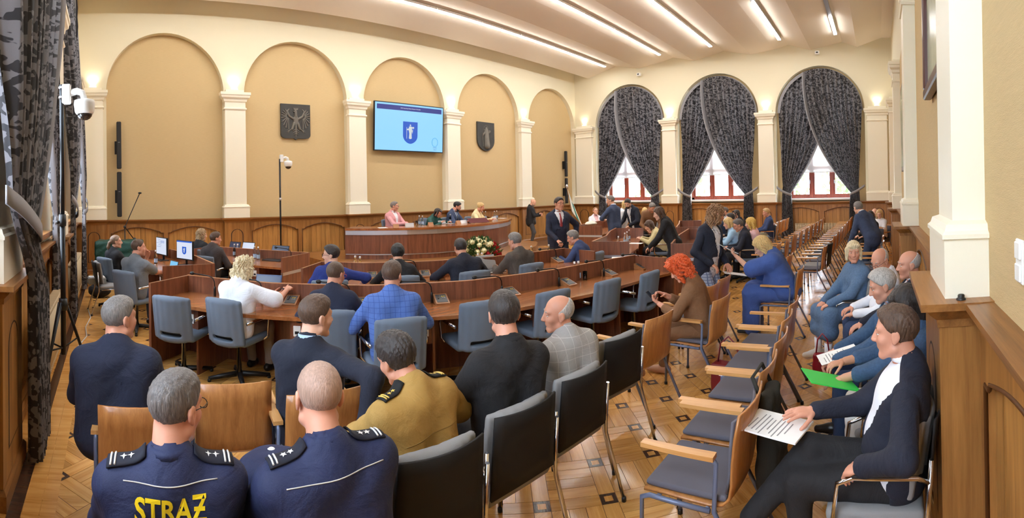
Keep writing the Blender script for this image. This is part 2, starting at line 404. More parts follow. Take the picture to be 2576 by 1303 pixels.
# ------------------------------------------------------------------ pilasters
TRIM = [0]
def loft3(wb, prof, u, m=0):
    """three-sided stack standing on a wall: prof = (z, half width, projection)"""
    V = []
    for z, hw, w in prof: V += [(u - hw, -.02, z), (u - hw, w, z), (u + hw, w, z), (u + hw, -.02, z)]
    Q = []
    for i in range(len(prof) - 1):
        for k in range(3): Q.append((i * 4 + k, i * 4 + k + 1, (i + 1) * 4 + k + 1, (i + 1) * 4 + k))
    L = (len(prof) - 1) * 4; Q += [(3, 2, 1, 0), (L, L + 1, L + 2, L + 3)]
    wb.add(V, Q, m)
def trim(name_parts):
    TRIM[0] += 1; o = empty('trim_%d' % TRIM[0]); tag(o, kind=KS); return o
UP = 0
def pilaster(side, u, hw=.285, base=1.40, cut=1., lamp=True, w0=.13):
    t = trim(0); z = base
    a = WB(side); loft3(a, [(z, hw + .07, w0 + .05), (z + .28, hw + .07, w0 + .05)], u)
    loft3(a, [(z + .28, hw + .085, w0 + .06), (z + .30, hw + .085, w0 + .06), (z + .315, hw + .06, w0 + .045), (z + .345, hw + .05, w0 + .035), (z + .36, hw, w0)], u); a.build('pedestal', white_trim, t)
    a = WB(side); loft3(a, [(z + .36, hw, w0), (4.30, hw, w0)], u); a.build('shaft', white_trim, t)
    a = WB(side); loft3(a, [(4.30, hw + .025, w0 + .02), (4.325, hw + .035, w0 + .03), (4.35, hw + .02, w0 + .02), (4.36, hw, w0), (4.50, hw, w0), (4.52, hw + .03, w0 + .025), (4.58, hw + .045, w0 + .035), (4.62, hw + .10, w0 + .075), (4.68, hw + .115, w0 + .085), (4.69, hw + .13, w0 + .10), (4.76, hw + .13, w0 + .10)], u)
    loft3(a, [(4.76, hw - .03, w0 - .02), (4.84, hw - .03, w0 - .02)], u); a.build('capital', white_trim, t)
    if lamp:
        T = wallmat(side); p = T(u, w0 * .45, 4.845)
        ul = empty('uplight', p, 0, lamp if isinstance(lamp, str) else 'warm uplight on top of a pilaster capital', 'light', 'warm uplights on the pilaster capitals')
        MB().box((0, 0, .012), (.2, .06, .024) if side in ('back', 'right') else (.06, .2, .024)).build('housing', white_p, ul)
        MB().box((0, 0, .027), (.17, .04, .006) if side in ('back', 'right') else (.04, .17, .006)).build('lens', up_m, ul)
        ld = bpy.data.lights.new('uplight_glow', 'SPOT'); lo = bpy.data.objects.new('uplight_glow', ld); COL.objects.link(lo); lo.parent = ul; lo.location = (0, 0, .05)
        ld.energy = 15; ld.color = (1, .92, .74); ld.spot_size = R(120); ld.spot_blend = .9; ld.shadow_soft_size = .05
        lo.rotation_euler = (R(180), 0, 0)
    return t
nth = ['leftmost', 'second', 'third', 'fourth', 'fifth', 'sixth']
for i, u in enumerate(PX[:5]):
    pilaster('back', u if i else -.45, lamp='warm uplight on the %s pilaster of the arched wall' % nth[i], hw=.285 if i else .26)
pilaster('window', -12.28, hw=.42, lamp='warm uplight in the corner between arched wall and windows')
pilaster('window', -8.16, lamp='warm uplight between the first and second far windows'); pilaster('window', -4.20, lamp='warm uplight between the second and third far windows'); pilaster('window', -.06, hw=.36, lamp='warm uplight beside the last far window')
for i, u in enumerate((2.56, 6.70, 11.5, 16.2)): pilaster('right', -u, lamp=False, w0=.16, hw=.26)
for u in (3.33, 7.28, 11.6): pilaster('left', u, lamp=False, hw=.26, w0=.13)
# ------------------------------------------------------------------ oak wainscot
def prof_rail(wb, prof, u0, u1, m=0):
    V = [(u0, w, z) for w, z in prof] + [(u1, w, z) for w, z in prof]; n = len(prof)
    wb.add(V, [(i, i + n, i + 1 + n, i + 1) for i in range(n - 1)] + [tuple(range(n)), tuple(range(2 * n - 1, n - 1, -1))], m)
def arch_top(a, b, z0, rise, n=14):
    """lower edge of the top rail: small shoulder then a flat arch"""
    w = b - a; s = min(.10 * w, .09); pts = [(a, z0), (a + s * .8, z0), (a + s, z0 + rise * .22)]
    for k in range(1, n):
        t = k / n; pts.append((a + s + (w - 2 * s) * t, z0 + rise * (.22 + .78 * math.sin(math.pi * t))))
    return pts + [(b - s, z0 + rise * .22), (b - s * .8, z0), (b, z0)]
def wainscot(side, u0, u1, panels, railm, w=.0, zt=ZW, cap=True, boardw=.15, brd=True):
    t = trim(0)
    wb = WB(side); wb.b2(u0, u1, -.1, w - .012, 0, zt - .05); wb.build('backing', desk_d, t)
    wb = WB(side); edges = [u0] + [e for p in panels for e in p] + [u1]
    for i in range(0, len(edges), 2):
        if edges[i + 1] - edges[i] > .01: wb.b2(edges[i], edges[i + 1], w, w + .05, .1, zt - .05)
    for a, b in panels:
        wb.b2(a, b, w, w + .05, .1, .24)
        pts = arch_top(a, b, zt - .36, .15); n = len(pts)
        for k in range(n - 1):
            (ua, za), (ub, zb) = pts[k], pts[k + 1]
            wb.add([(ua, w + .05, za), (ub, w + .05, zb), (ub, w + .05, zt - .05), (ua, w + .05, zt - .05)], [(0, 1, 2, 3)])
            wb.add([(ua, w + .05, za), (ub, w + .05, zb), (ub, w, zb), (ua, w, za)], [(3, 2, 1, 0)])
    wb.build('panel_frame', wain, t)
    for a, b in panels:
        g_ = WB(side); pts = [(a, .24)] + arch_top(a, b, zt - .36, .15) + [(b, .24)]; T_ = wallmat(side); g2 = MB(); g2.tube([T_(u, w + .05, z) for u, z in pts], .011, 5); g2.build('panel_moulding', mould, t)
    for a, b in panels:
        n = max(2, round((b - a) / boardw)); bw = (b - a) / n
        for k in range(n):
            q_ = WB(side); o = random.uniform(-.002, .002)
            q_.b2(a + k * bw + .003, a + (k + 1) * bw - .003, w - .012, w + .004 + o, .22, zt - .2); q_.build('board', board_w, t)
    wb = WB(side); prof_rail(wb, [(0, 0), (w + .07, 0), (w + .07, .1), (w + .055, .13), (w, .13)], u0, u1); wb.build('skirting', railm, t)
    if cap:
        wb = WB(side); prof_rail(wb, [(0, zt - .12), (w + .055, zt - .12), (w + .06, zt - .085), (w + .085, zt - .06), (w + .10, zt - .035), (w + .13, zt - .03), (w + .13, zt), (0, zt)], u0, u1); wb.build('cap_rail', railm, t)
    return t
def wood_pedestal(side, u, hw, railm, w=.16, zt=ZW):
    t = trim(0); wb = WB(side)
    wb.b2(u - hw, u + hw, -.02, w, 0, zt - .1); wb.build('pedestal_block', wain, t)
    a = WB(side); pw = hw * .5; pts = [(u - pw, .3), (u - pw, .95)] + [(u - pw * math.cos(math.pi * k / 10), .95 + pw * .9 * math.sin(math.pi * k / 10)) for k in range(1, 10)] + [(u + pw, .95), (u + pw, .3)]
    n = len(pts); V = [(x, w + .001, z) for x, z in pts] + [(u + (x - u) * .86, w - .02 + .022, .3 + (z - .3) * .97 + .012) for x, z in pts]
    a.add(V, [(i, (i + 1) % n, (i + 1) % n + n, i + n) for i in range(n)], 1); a.add(V[n:], [tuple(range(n - 1, -1, -1))], 0); a.build('arched_panel', [wain, desk_d], t)
    a = WB(side); loft3(a, [(0, hw + .025, w + .025), (.1, hw + .025, w + .025), (.13, hw + .005, w + .008)], u); a.build('plinth', railm, t)
    a = WB(side); loft3(a, [(zt - .12, hw + .01, w + .01), (zt - .085, hw + .012, w + .014), (zt - .05, hw + .05, w + .05), (zt - .035, hw + .06, w + .06), (zt - .028, hw + .09, w + .09), (zt + .005, hw + .09, w + .09)], u); a.build('cap', railm, t)
    return t
def two(a, b, g=.13):
    c = (a + b) / 2; return [(a + g, c - g / 2), (c + g / 2, b - g)]
for i in range(5):
    a, b = (PX[i] + .33 if i else -.135), (PX[i + 1] - .33 if i < 4 else XW - .02)
    wainscot('back', a, b, two(a, b), wain_h)
for i, u in enumerate(PX[:5]): wood_pedestal('back', u if i else -.45, .34 if i else .32, wain_h)
we = [-12.75, -12.28 + .48, -8.16 - .36, -8.16 + .36, -4.20 - .36, -4.20 + .36, -.06 - .42, .47]
for i in range(3): wainscot('window', we[i * 2 + 1], we[i * 2 + 2], two(we[i * 2 + 1], we[i * 2 + 2], .2), wain_y, w=-.0)
for u, hw in ((-12.28, .47), (-8.16, .35), (-4.2, .35), (-.06, .42)): wood_pedestal('window', u, hw, wain_y)
for a, b in ((-16.2 + .32, -11.5 - .32), (-11.5 + .32, -6.7 - .32), (-6.7 + .32, -2.56 - .32), (-2.56 + .32, -XL)): wainscot('right', a, b, [(a + .12, (a + b) / 2 - .06), ((a + b) / 2 + .06, b - .12)] if b > -6 else two(a, b), wain_h)
wainscot('right', -XW, -16.2 - .32, [(-XW + .3, -16.2 - .5)], wain_h)
for u in (2.56, 6.70, 11.5, 16.2): wood_pedestal('right', -u, .34, wain_h, w=.24)
le = [(YR, 3.0), (3.66, 6.95), (7.61, 11.27), (11.93, YB)]
for a, b in le: wainscot('left', a, b, two(a, b) if b - a > 1.5 else [(a + .12, b - .12)], wain_y)
for u in (3.33, 7.28, 11.6): wood_pedestal('left', u, .33, wain_y, w=.17)
# ------------------------------------------------------------------ windows
def translucent(name, c, t=.5, rough=.9):
    m, nt, ns, lk, b = newmat(name); b.inputs['Base Color'].default_value = (*lin(c), 1); b.inputs['Roughness'].default_value = rough
    tr = nd(ns, 'ShaderNodeBsdfTranslucent'); tr.inputs[0].default_value = (*lin(c), 1); x = nd(ns, 'ShaderNodeMixShader'); x.inputs[0].default_value = t
    lk.new(b.outputs[0], x.inputs[1]); lk.new(tr.outputs[0], x.inputs[2]); lk.new(x.outputs[0], ns['Material Output'].inputs[0]); MATS[name] = m; return m
blind_t = translucent('roller_blind_cloth', (250, 250, 248), .55)
sill_w = plain('white_sill', (240, 238, 232), .4)
def window(n, side, c, hw, depth, z0, z1, blind=2.5):
    w = empty('window_%d' % n); tag(w, kind=KS); d = depth
    a = WB(side); f = .09
    for (ua, ub, za, zb) in ((c - hw, c - hw + f, z0, z1), (c + hw - f, c + hw, z0, z1), (c - hw, c + hw, z0, z0 + f), (c - hw, c + hw, z1 - f, z1), (c - hw, c + hw, 2.62, 2.72)): a.b2(ua, ub, d, d + .09, za, zb)
    a.build('frame', red_frame, w)
    third = (2 * hw - 2 * f) / 3
    for k in (1, 2):
        a = WB(side); u = c - hw + f + third * k; a.b2(u - .045, u + .045, d - .01, d + .1, z0, z1); a.build('mullion', red_frame, w)
    for k in range(3):
        ua = c - hw + f + third * k + (.045 if k else 0); ub = c - hw + f + third * (k + 1) - (.045 if k < 2 else 0)
        for za, zb in ((z0 + f, 2.62), (2.72, z1 - f)):
            s = WB(side); e = .06
            for (p, q_, r_, t_) in ((ua, ua + e, za, zb), (ub - e, ub, za, zb), (ua + e, ub - e, za, za + e), (ua + e, ub - e, zb - e, zb)): s.b2(p, q_, d + .02, d + .075, r_, t_)
            sash = s.build('sash', red_frame, w)
            g = WB(side); g.add([(ua + e, d + .045, za + e), (ub - e, d + .045, za + e), (ub - e, d + .045, zb - e), (ua + e, d + .045, zb - e)], [(0, 1, 2, 3)]); g.build('pane', pane_m, sash)
        if k == 0 or k == 2:
            hd = WB(side); uu = ub - .03 if k == 0 else ua + .03; hd.b2(uu - .012, uu + .012, d + .075, d + .1, z0 + .55, z0 + .68); hd.build('handle', alu, w)
    s = WB(side); s.b2(c - hw - .08, c + hw + .08, d + .05, .06, z0 - .06, z0 + .0); s.build('sill', sill_w if side == 'window' else wain_y, w)
    return w
wn = 0
WT = ['nearest the arched wall', 'in the middle of the far wall', 'beside the right corner']
for i, c in enumerate(WC):
    wn += 1; window(wn, 'window', c, 1.25, -.47, 1.52, 5.7)
    T = wallmat('window'); b = empty('roller_blind', T(c, -.34, 2.5), 0, 'white roller blind half lowered in the far window ' + WT[i], 'blind', 'white roller blinds')
    MB().box((0, 0, 1.6), (.006, 2.2, 3.2)).build('cloth', blind_t, b); MB().box((0, 0, 0), (.02, 2.2, .03)).build('bottom_bar', white_p, b)
for i, c in enumerate(LC):
    wn += 1; window(wn, 'left', c, 1.2, -.42, 1.52, 5.7)
# ------------------------------------------------------------------ damask curtains
def damask(name, sc, k=1.):
    m, nt, ns, lk, b = newmat(name); uv = nd(ns, 'ShaderNodeUVMap'); mp = nd(ns, 'ShaderNodeMapping'); mp.inputs['Scale'].default_value = (sc, sc, 1); lk.new(uv.outputs[0], mp.inputs[0])
    nz = nd(ns, 'ShaderNodeTexNoise', i_Scale=1.3, i_Detail=2.); lk.new(mp.outputs[0], nz.inputs['Vector'])
    va = nd(ns, 'ShaderNodeVectorMath', operation='MULTIPLY_ADD'); va.inputs[1].default_value = (.55, .55, 0); lk.new(nz.outputs[1], va.inputs[0]); lk.new(mp.outputs[0], va.inputs[2])
    vo = nd(ns, 'ShaderNodeTexVoronoi', feature='SMOOTH_F1', i_Scale=1.0, i_Smoothness=.25, i_Randomness=.75); lk.new(va.outputs[0], vo.inputs['Vector'])
    n2 = nd(ns, 'ShaderNodeTexNoise', i_Scale=3.2, i_Detail=1.5); lk.new(va.outputs[0], n2.inputs['Vector'])
    ma = nd(ns, 'ShaderNodeMath', operation='MULTIPLY_ADD'); ma.inputs[1].default_value = k; lk.new(vo.outputs['Distance'], ma.inputs[0])
    mb_ = nd(ns, 'ShaderNodeMath', operation='MULTIPLY'); mb_.inputs[1].default_value = 9.; lk.new(n2.outputs[0], mb_.inputs[0]); lk.new(mb_.outputs[0], ma.inputs[2])
    si = nd(ns, 'ShaderNodeMath', operation='SINE'); lk.new(ma.outputs[0], si.inputs[0])
    cr = nd(ns, 'ShaderNodeValToRGB'); e = cr.color_ramp.elements; e[0].position = .42; e[0].color = (*lin((40, 38, 42)), 1); e[1].position = .51; e[1].color = (*lin((116, 113, 117)), 1)
    r = nd(ns, 'ShaderNodeMapRange'); r.inputs[1].default_value = -1; lk.new(si.outputs[0], r.inputs[0]); lk.new(r.outputs[0], cr.inputs[0])
    lk.new(cr.outputs[0], b.inputs['Base Color']); b.inputs['Roughness'].default_value = .7; b.inputs['Sheen Weight'].default_value = .1
    tr = nd(ns, 'ShaderNodeBsdfTranslucent'); lk.new(cr.outputs[0], tr.inputs[0]); x = nd(ns, 'ShaderNodeMixShader'); x.inputs[0].default_value = .16
    lk.new(b.outputs[0], x.inputs[1]); lk.new(tr.outputs[0], x.inputs[2]); lk.new(x.outputs[0], ns['Material Output'].inputs[0]); MATS[name] = m; return m
dam_far = damask('damask_small', 5.2, 17.); dam_near = damask('damask_leaf', 6.0, 13.)
grey_band = plain('grey_curtain_band', (142, 140, 144), .8, bump=.2, bscale=200)
def curtain(side, c, r, sgn, front, mat, label, wtop, wbot, ztie=1.72, cross=.40, npl=15, zbot=.03, lift=0., tie=None, cw=2.3, gw=.30, tie2=None):
    """sgn +1: tied back at the +u side. front: hangs over the other panel"""
    T = wallmat(side); base = T(c + sgn * (tie or r * .8), wbot, 0); t = empty('curtain', (base[0], base[1], 0), 0, label, 'curtain', 'damask curtains')
    NS, NT, NB = 110, 46, 16; V = []; UV = []; half = cross * r if front else -.12 * r
    ug = c + sgn * (tie or r * .80); top_s = []
    def pt(s, j):
        ut = c + sgn * (-half + (r + half) * s) if front else c + sgn * (-.30 * r + 1.30 * r * s)
        zt = ZS - .02 + math.sqrt(max(0, r * r - (ut - c) ** 2)) - (.0 if front else .03)
        gs = ug + sgn * (s - .5) * gw; zg = ztie + .26 * s
        if j <= NT:
            f = j / NT; e = f ** (2.2 - 1.1 * s)
            u = ut + (gs - ut) * e; z = zt + (zg - zt) * f; w = wtop + (wbot - wtop) * min(1, f * 1.15)
            amp = .024 + .055 * math.sin(math.pi * min(1, f * .95 + .05)) + .004
            L = math.hypot(gs - ut, zt - zg) * f
        else:
            f = (j - NT) / NB; ub = c + sgn * (tie2 or tie or r * .80); hh = min(1, f * 3); hh = hh * hh * (3 - 2 * hh); u = ug + (ub - ug) * hh + sgn * (s - .5) * (gw + (.46 - gw) * math.sqrt(f)); z = zg + (zbot - zg) * f; w = wbot; amp = .026 + .018 * f
            L = math.hypot(gs - ut, zt - zg) + (zg - zbot) * f
        ph = 2 * math.pi * npl * s + .9 * math.sin(j * .09 + s * 9)
        w += (amp * math.sin(ph) + amp * .35 * math.sin(ph * .53 + 1.3)) + ((.17 if side == 'window' else .04) if front else 0) * (1 - f ** 3 if j <= NT else 0) + lift
        return (u, w, z), (s * cw, z * 1.0)
    for j in range(NT + NB + 1):
        for i in range(NS + 1):
            p, q_ = pt(i / NS, j); P = T(*p); V.append((P[0] - base[0], P[1] - base[1], P[2])); UV.append(q_)
    W1 = NS + 1; flip = (sgn > 0) 
    Q = []
    for j in range(NT + NB):
        for i in range(NS):
            a, b, c2, d = j * W1 + i, j * W1 + i + 1, (j + 1) * W1 + i + 1, (j + 1) * W1 + i
            Q.append((a, b, c2, d) if flip else (d, c2, b, a))
    Q = np.array(Q); band = 5
    keep = np.array([(k % NS) >= band or (k // NS) >= NT + 3 for k in range(len(Q))])
    for nm, sel, mm in (('drape', keep, mat), ('edge_band', ~keep, grey_band)):
        q2 = Q[sel]; us = np.unique(q2); mp_ = -np.ones(len(V), int); mp_[us] = np.arange(len(us))
        o = mesh_obj(nm, np.array(V)[us], mp_[q2], mm, t, smooth=True)
        ul = o.data.uv_layers.new(name='UVMap'); li = np.empty(len(o.data.loops), dtype=np.int32); o.data.loops.foreach_get('vertex_index', li); ul.data.foreach_set('uv', np.array(UV, dtype=np.float32)[us][li].ravel())
    # tieback: a band round the gathered cloth, rising to the outer side
    tb = MB(); P = []
    for k in range(15):
        f = k / 14; u = ug - sgn * (gw * .5 + .03) + sgn * (gw + .26) * f; z = ztie - .06 + .30 * f + .03 * math.sin(math.pi * f) * -1; w = wbot + .075 * math.sin(math.pi * min(1, f * 1.05)) ** .5 + .01 + lift
        P.append((u, w, z))
    VV = []
    for u, w, z in P:
        for dz in (-.05, .05):
            A = T(u, w, z + dz); VV.append((A[0] - base[0], A[1] - base[1], A[2]))
    tb.add(VV, [(2 * k, 2 * k + 2, 2 * k + 3, 2 * k + 1) for k in range(14)] + [(2 * k + 1, 2 * k + 3, 2 * k + 2, 2 * k) for k in range(0)], 0, True)
    o = tb.build('tieback', grey_band, t); md = o.modifiers.new('thick', 'SOLIDIFY'); md.thickness = .012
    if front:   # fringe along the arch
        fr = MB(); VV = []; n = 60
        for k in range(n + 1):
            a = math.pi * k / n
            for dr, w in ((.035, wtop + .05), (-.085, wtop + .085 + .012 * (k % 2))):
                A = T(c - (r + dr) * math.cos(a), w, ZS - .02 + (r + dr) * math.sin(a)); VV.append((A[0] - base[0], A[1] - base[1], A[2]))
        fr.add(VV, [(2 * k, 2 * k + 1, 2 * k + 3, 2 * k + 2) for k in range(n)]); fr.build('fringe', grey_band, t)
    return t
for i, c in enumerate(WC):
    curtain('window', c, 1.56, -1, False, dam_far, 'grey damask curtain swept left in the far window ' + WT[i], -.10, .17, npl=10)
    curtain('window', c, 1.56, 1, True, dam_far, 'grey damask curtain swept right across the far window ' + WT[i], -.10, .17, npl=13)
curtain('left', 5.28, 3.1, -1, True, dam_near, 'large grey leaf-pattern curtain at the left edge of the picture', .22, .29, npl=20, tie=2.12, tie2=1.52, cross=.20, cw=4., gw=.85)
curtain('left', 5.28, 1.5, 1, False, dam_near, 'grey leaf-pattern curtain behind the black camera pole', -.02, .12, npl=13)
curtain('left', 9.35, 1.6, -1, True, dam_near, 'grey leaf-pattern curtain of the farther left window, near panel', .05, .22, npl=17, tie=1.25)
curtain('left', 9.35, 1.6, 1, False, dam_near, 'grey leaf-pattern curtain in the back left corner', .05, .26, npl=13)
# ------------------------------------------------------------------ column radiators
def radiator(side, u0, u1, z0, z1, label, w=.14):
    T = wallmat(side); b = T((u0 + u1) / 2, w, 0); t = empty('radiator', (b[0], b[1], 0), 0, label, 'radiator', 'column radiators under the windows'); n = round((u1 - u0) / .055); fin = None
    al = 1 if side in ('window', 'left') else 0
    for k in range(n):
        o = (k - (n - 1) / 2) * .055
        if fin is None:
            m = MB()
            for q_ in (-.045, .045):
                m.tube([(q_ if al else 0, 0 if al else q_, z0 + .03), (q_ if al else 0, 0 if al else q_, z1 - .03)], .017, 6)
            d = (.13, .036) if al else (.036, .13)
            m.box((0, 0, z1 - .03), (d[0], d[1], .055), bev=.014); m.box((0, 0, z0 + .03), (d[0], d[1], .055), bev=.014)
            fin = m.build('fin', radm, t); f = fin
        else: f = fin.copy(); COL.objects.link(f)
        f.location = (0, o, 0) if al else (o, 0, 0)
    for s in (-1, 1):
        L = (n - 1) / 2 * .055 * s; m = MB(); m.tube([(0, L, 0), (0, L, z0 + .03)], .012, 6) if al else m.tube([(L, 0, 0), (L, 0, z0 + .03)], .012, 6); m.build('foot', radm, t)
radiator('window', -3.15, -1.2, .10, .62, 'cream column radiator under the last far window, behind the rows of chairs')
radiator('left', 4.35, 6.35, .12, .78, 'cream column radiator along the left wall beside the camera tripod', .15)
radiator('left', 8.35, 10.4, .12, .82, 'cream column radiator near the back left corner', .15)
# ------------------------------------------------------------------ trees outside
leaf_m = translucent('leaf_green', (96, 142, 70), .4, .6); bark = plain('bark', (90, 72, 54), .9, bump=.6, bscale=20)
for k, (x, y, hh, rr) in enumerate(((27, 12.3, 8, 2.3), (29, 6.4, 7, 2.2), (26.5, .8, 8.5, 2.4), (-9.5, 11, 8, 2.6), (-10, 4, 8, 2.6))):
    t = empty('tree', (x, y, -3), 0, ['leafy green tree outside the far window nearest the arched wall', 'leafy green tree outside the middle far window', 'leafy green tree outside the far window beside the right corner', 'leafy green tree outside the farther left window', 'leafy green tree outside the nearer left window'][k], 'tree', 'trees outside the windows')
    MB().tube([(0, 0, 0), (.1, 0, hh * .6)], [.18, .08], 8).build('trunk', bark, t)
    rng = np.random.default_rng(k); n = 1500; p = rng.normal(size=(n, 3)); p /= np.linalg.norm(p, axis=1)[:, None]; p *= (rng.random((n, 1)) ** .4) * rr; p[:, 2] = p[:, 2] * 1.2 + hh * .62
    a = rng.normal(size=(n, 3)); a /= np.linalg.norm(a, axis=1)[:, None]; b = np.cross(a, rng.normal(size=(n, 3))); b /= np.linalg.norm(b, axis=1)[:, None]; s = .16
    V = np.stack([p - a * s, p + b * s * .6, p + a * s, p - b * s * .6], 1).reshape(-1, 3)
    mesh_obj('foliage', V, np.arange(4 * n).reshape(n, 4), leaf_m, t)
# ------------------------------------------------------------------ soft shapes: blended distance fields turned into one surface
def smin(a, b, k):
    h = np.clip(.5 + .5 * (b - a) / k, 0, 1); return b + (a - b) * h - k * h * (1 - h)
def prim_d(p, X, Y, Z):
    t = p[0]
    if t == 'c':
        a, b, ra, rb = np.array(p[1], float), np.array(p[2], float), p[3], p[4]; d = b - a; L = max(1e-9, float(d @ d))
        px, py, pz = X - a[0], Y - a[1], Z - a[2]; h = np.clip((px * d[0] + py * d[1] + pz * d[2]) / L, 0, 1)
        return np.sqrt((px - h * d[0]) ** 2 + (py - h * d[1]) ** 2 + (pz - h * d[2]) ** 2) - (ra + (rb - ra) * h)
    if t in ('e', 'b'):
        c, r, M = p[1], p[2], p[3]; px, py, pz = X - c[0], Y - c[1], Z - c[2]
        if M is None: u, v, w = px, py, pz
        else: u = px * M[0][0] + py * M[1][0] + pz * M[2][0]; v = px * M[0][1] + py * M[1][1] + pz * M[2][1]; w = px * M[0][2] + py * M[1][2] + pz * M[2][2]
        if t == 'e':
            k0 = np.sqrt((u / r[0]) ** 2 + (v / r[1]) ** 2 + (w / r[2]) ** 2); k1 = np.sqrt((u / r[0] ** 2) ** 2 + (v / r[1] ** 2) ** 2 + (w / r[2] ** 2) ** 2)
            return k0 * (k0 - 1) / np.maximum(k1, 1e-6)
        e = p[4] if len(p) > 4 and p[4] else .01
        q0, q1, q2 = np.abs(u) - r[0] + e, np.abs(v) - r[1] + e, np.abs(w) - r[2] + e
        return np.sqrt(np.maximum(q0, 0) ** 2 + np.maximum(q1, 0) ** 2 + np.maximum(q2, 0) ** 2) + np.minimum(np.maximum(q0, np.maximum(q1, q2)), 0) - e
    if t == 'h':        # half space behind a plane
        c, n = p[1], p[2]; return (X - c[0]) * n[0] + (Y - c[1]) * n[1] + (Z - c[2]) * n[2]
def prim_box(p, pad):
    t = p[0]
    if t == 'c':
        a, b = np.array(p[1], float), np.array(p[2], float); r = max(p[3], p[4]); return np.minimum(a, b) - r - pad, np.maximum(a, b) + r + pad
    r = np.array(p[2], float); c = np.array(p[1], float)
    if p[3] is not None: r = np.abs(np.array(p[3], float)) @ r
    return c - r - pad, c + r + pad
EDG = [(0, 1), (2, 3), (4, 5), (6, 7), (0, 2), (1, 3), (4, 6), (5, 7), (0, 4), (1, 5), (2, 6), (3, 7)]
COR = np.array([[i >> 2 & 1, i >> 1 & 1, i & 1] for i in range(8)])
def sdf(add, vox, k=.03, sub=(), ksub=.008, disp=None):
    """add/sub: primitives (kind, ..., optional blend as dict at the end)"""
    lo = np.full(3, 1e9); hi = -lo
    for p in add:
        a, b = prim_box(p, 2.2 * vox); lo = np.minimum(lo, a); hi = np.maximum(hi, b)
    n = np.ceil((hi - lo) / vox).astype(int) + 1
    ax = [(lo[i] + vox * np.arange(n[i])).astype(np.float32) for i in range(3)]
    D = np.full(n, 1.0, np.float32)
    for p in add:
        kk = p[-1]['k'] if isinstance(p[-1], dict) else k
        a, b = prim_box(p, kk + 3 * vox); i0 = np.maximum(0, np.floor((a - lo) / vox).astype(int)); i1 = np.minimum(n, np.ceil((b - lo) / vox).astype(int) + 1)
        s = tuple(slice(i0[i], i1[i]) for i in range(3))
        d = prim_d(p, ax[0][s[0]][:, None, None], ax[1][s[1]][None, :, None], ax[2][s[2]][None, None, :])
        D[s] = smin(D[s], d.astype(np.float32), kk)
    X, Y, Z = ax[0][:, None, None], ax[1][None, :, None], ax[2][None, None, :]
    if disp is not None: D = D + disp(X, Y, Z).astype(np.float32)
    for p in sub:
        kk = p[-1]['k'] if isinstance(p[-1], dict) else ksub
        if p[0] == 'w':                      # intersection of half spaces removed
            d = None
            for (c, nn) in p[1]:
                e = prim_d(('h', c, nn), X, Y, Z); d = e if d is None else np.maximum(d, e)
        else: d = prim_d(p, X, Y, Z)
        D = -smin(-D, d.astype(np.float32), kk)
    S = D < 0
    c8 = [S[i:n[0] - 1 + i, j:n[1] - 1 + j, l:n[2] - 1 + l] for i in (0, 1) for j in (0, 1) for l in (0, 1)]
    cnt = sum(c.astype(np.int8) for c in c8); act = np.argwhere((cnt > 0) & (cnt < 8))
    if len(act) == 0: return np.zeros((0, 3)), np.zeros((0, 4), int)
    vals = np.stack([D[act[:, 0] + c[0], act[:, 1] + c[1], act[:, 2] + c[2]] for c in COR], 1)
    P = np.zeros((len(act), 3), np.float32); W_ = np.zeros(len(act), np.float32)
    for i, j in EDG:
        a, b = vals[:, i], vals[:, j]; m = (a < 0) != (b < 0); t = np.where(m, a / np.where(m, a - b, 1), 0)[:, None]
        P += np.where(m[:, None], COR[i] + t * (COR[j] - COR[i]), 0); W_ += m
    V = (act + P / W_[:, None]) * vox + lo
    idx = np.full(np.array(n) - 1, -1, np.int32); idx[act[:, 0], act[:, 1], act[:, 2]] = np.arange(len(act)); Fs = []
    for A in range(3):
        B, C = (A + 1) % 3, (A + 2) % 3
        sl0 = [slice(None)] * 3; sl1 = [slice(None)] * 3; sl0[A] = slice(0, -1); sl1[A] = slice(1, None)
        s0, s1 = S[tuple(sl0)], S[tuple(sl1)]; e = np.argwhere(s0 != s1)
        e = e[(e[:, B] > 0) & (e[:, C] > 0) & (e[:, B] < n[B] - 1) & (e[:, C] < n[C] - 1)]
        if len(e) == 0: continue
        def g(db, dc):
            q = e.copy(); q[:, B] += db; q[:, C] += dc; return idx[q[:, 0], q[:, 1], q[:, 2]]
        q = np.stack([g(-1, -1), g(0, -1), g(0, 0), g(-1, 0)], 1); f = ~s0[e[:, 0], e[:, 1], e[:, 2]]
        q[f] = q[f][:, ::-1]; Fs.append(q)
    Fq = np.concatenate(Fs); Fq = Fq[(Fq >= 0).all(1)]
    return V, Fq
def join(parts):
    V = []; Q = []; M = []; b = 0
    for (v, f, m) in parts:
        if len(v) == 0: continue
        V.append(np.asarray(v)); Q.append(np.asarray(f) + b); M.append(np.full(len(f), m)); b += len(v)
    return np.concatenate(V), np.concatenate(Q), np.concatenate(M)
def soft(name, add, vox, mat, parent, k=.02, sub=(), **kw):
    V, Q = sdf(add, vox, k, sub, **kw); return mesh_obj(name, V, Q, mat, parent, smooth=True)
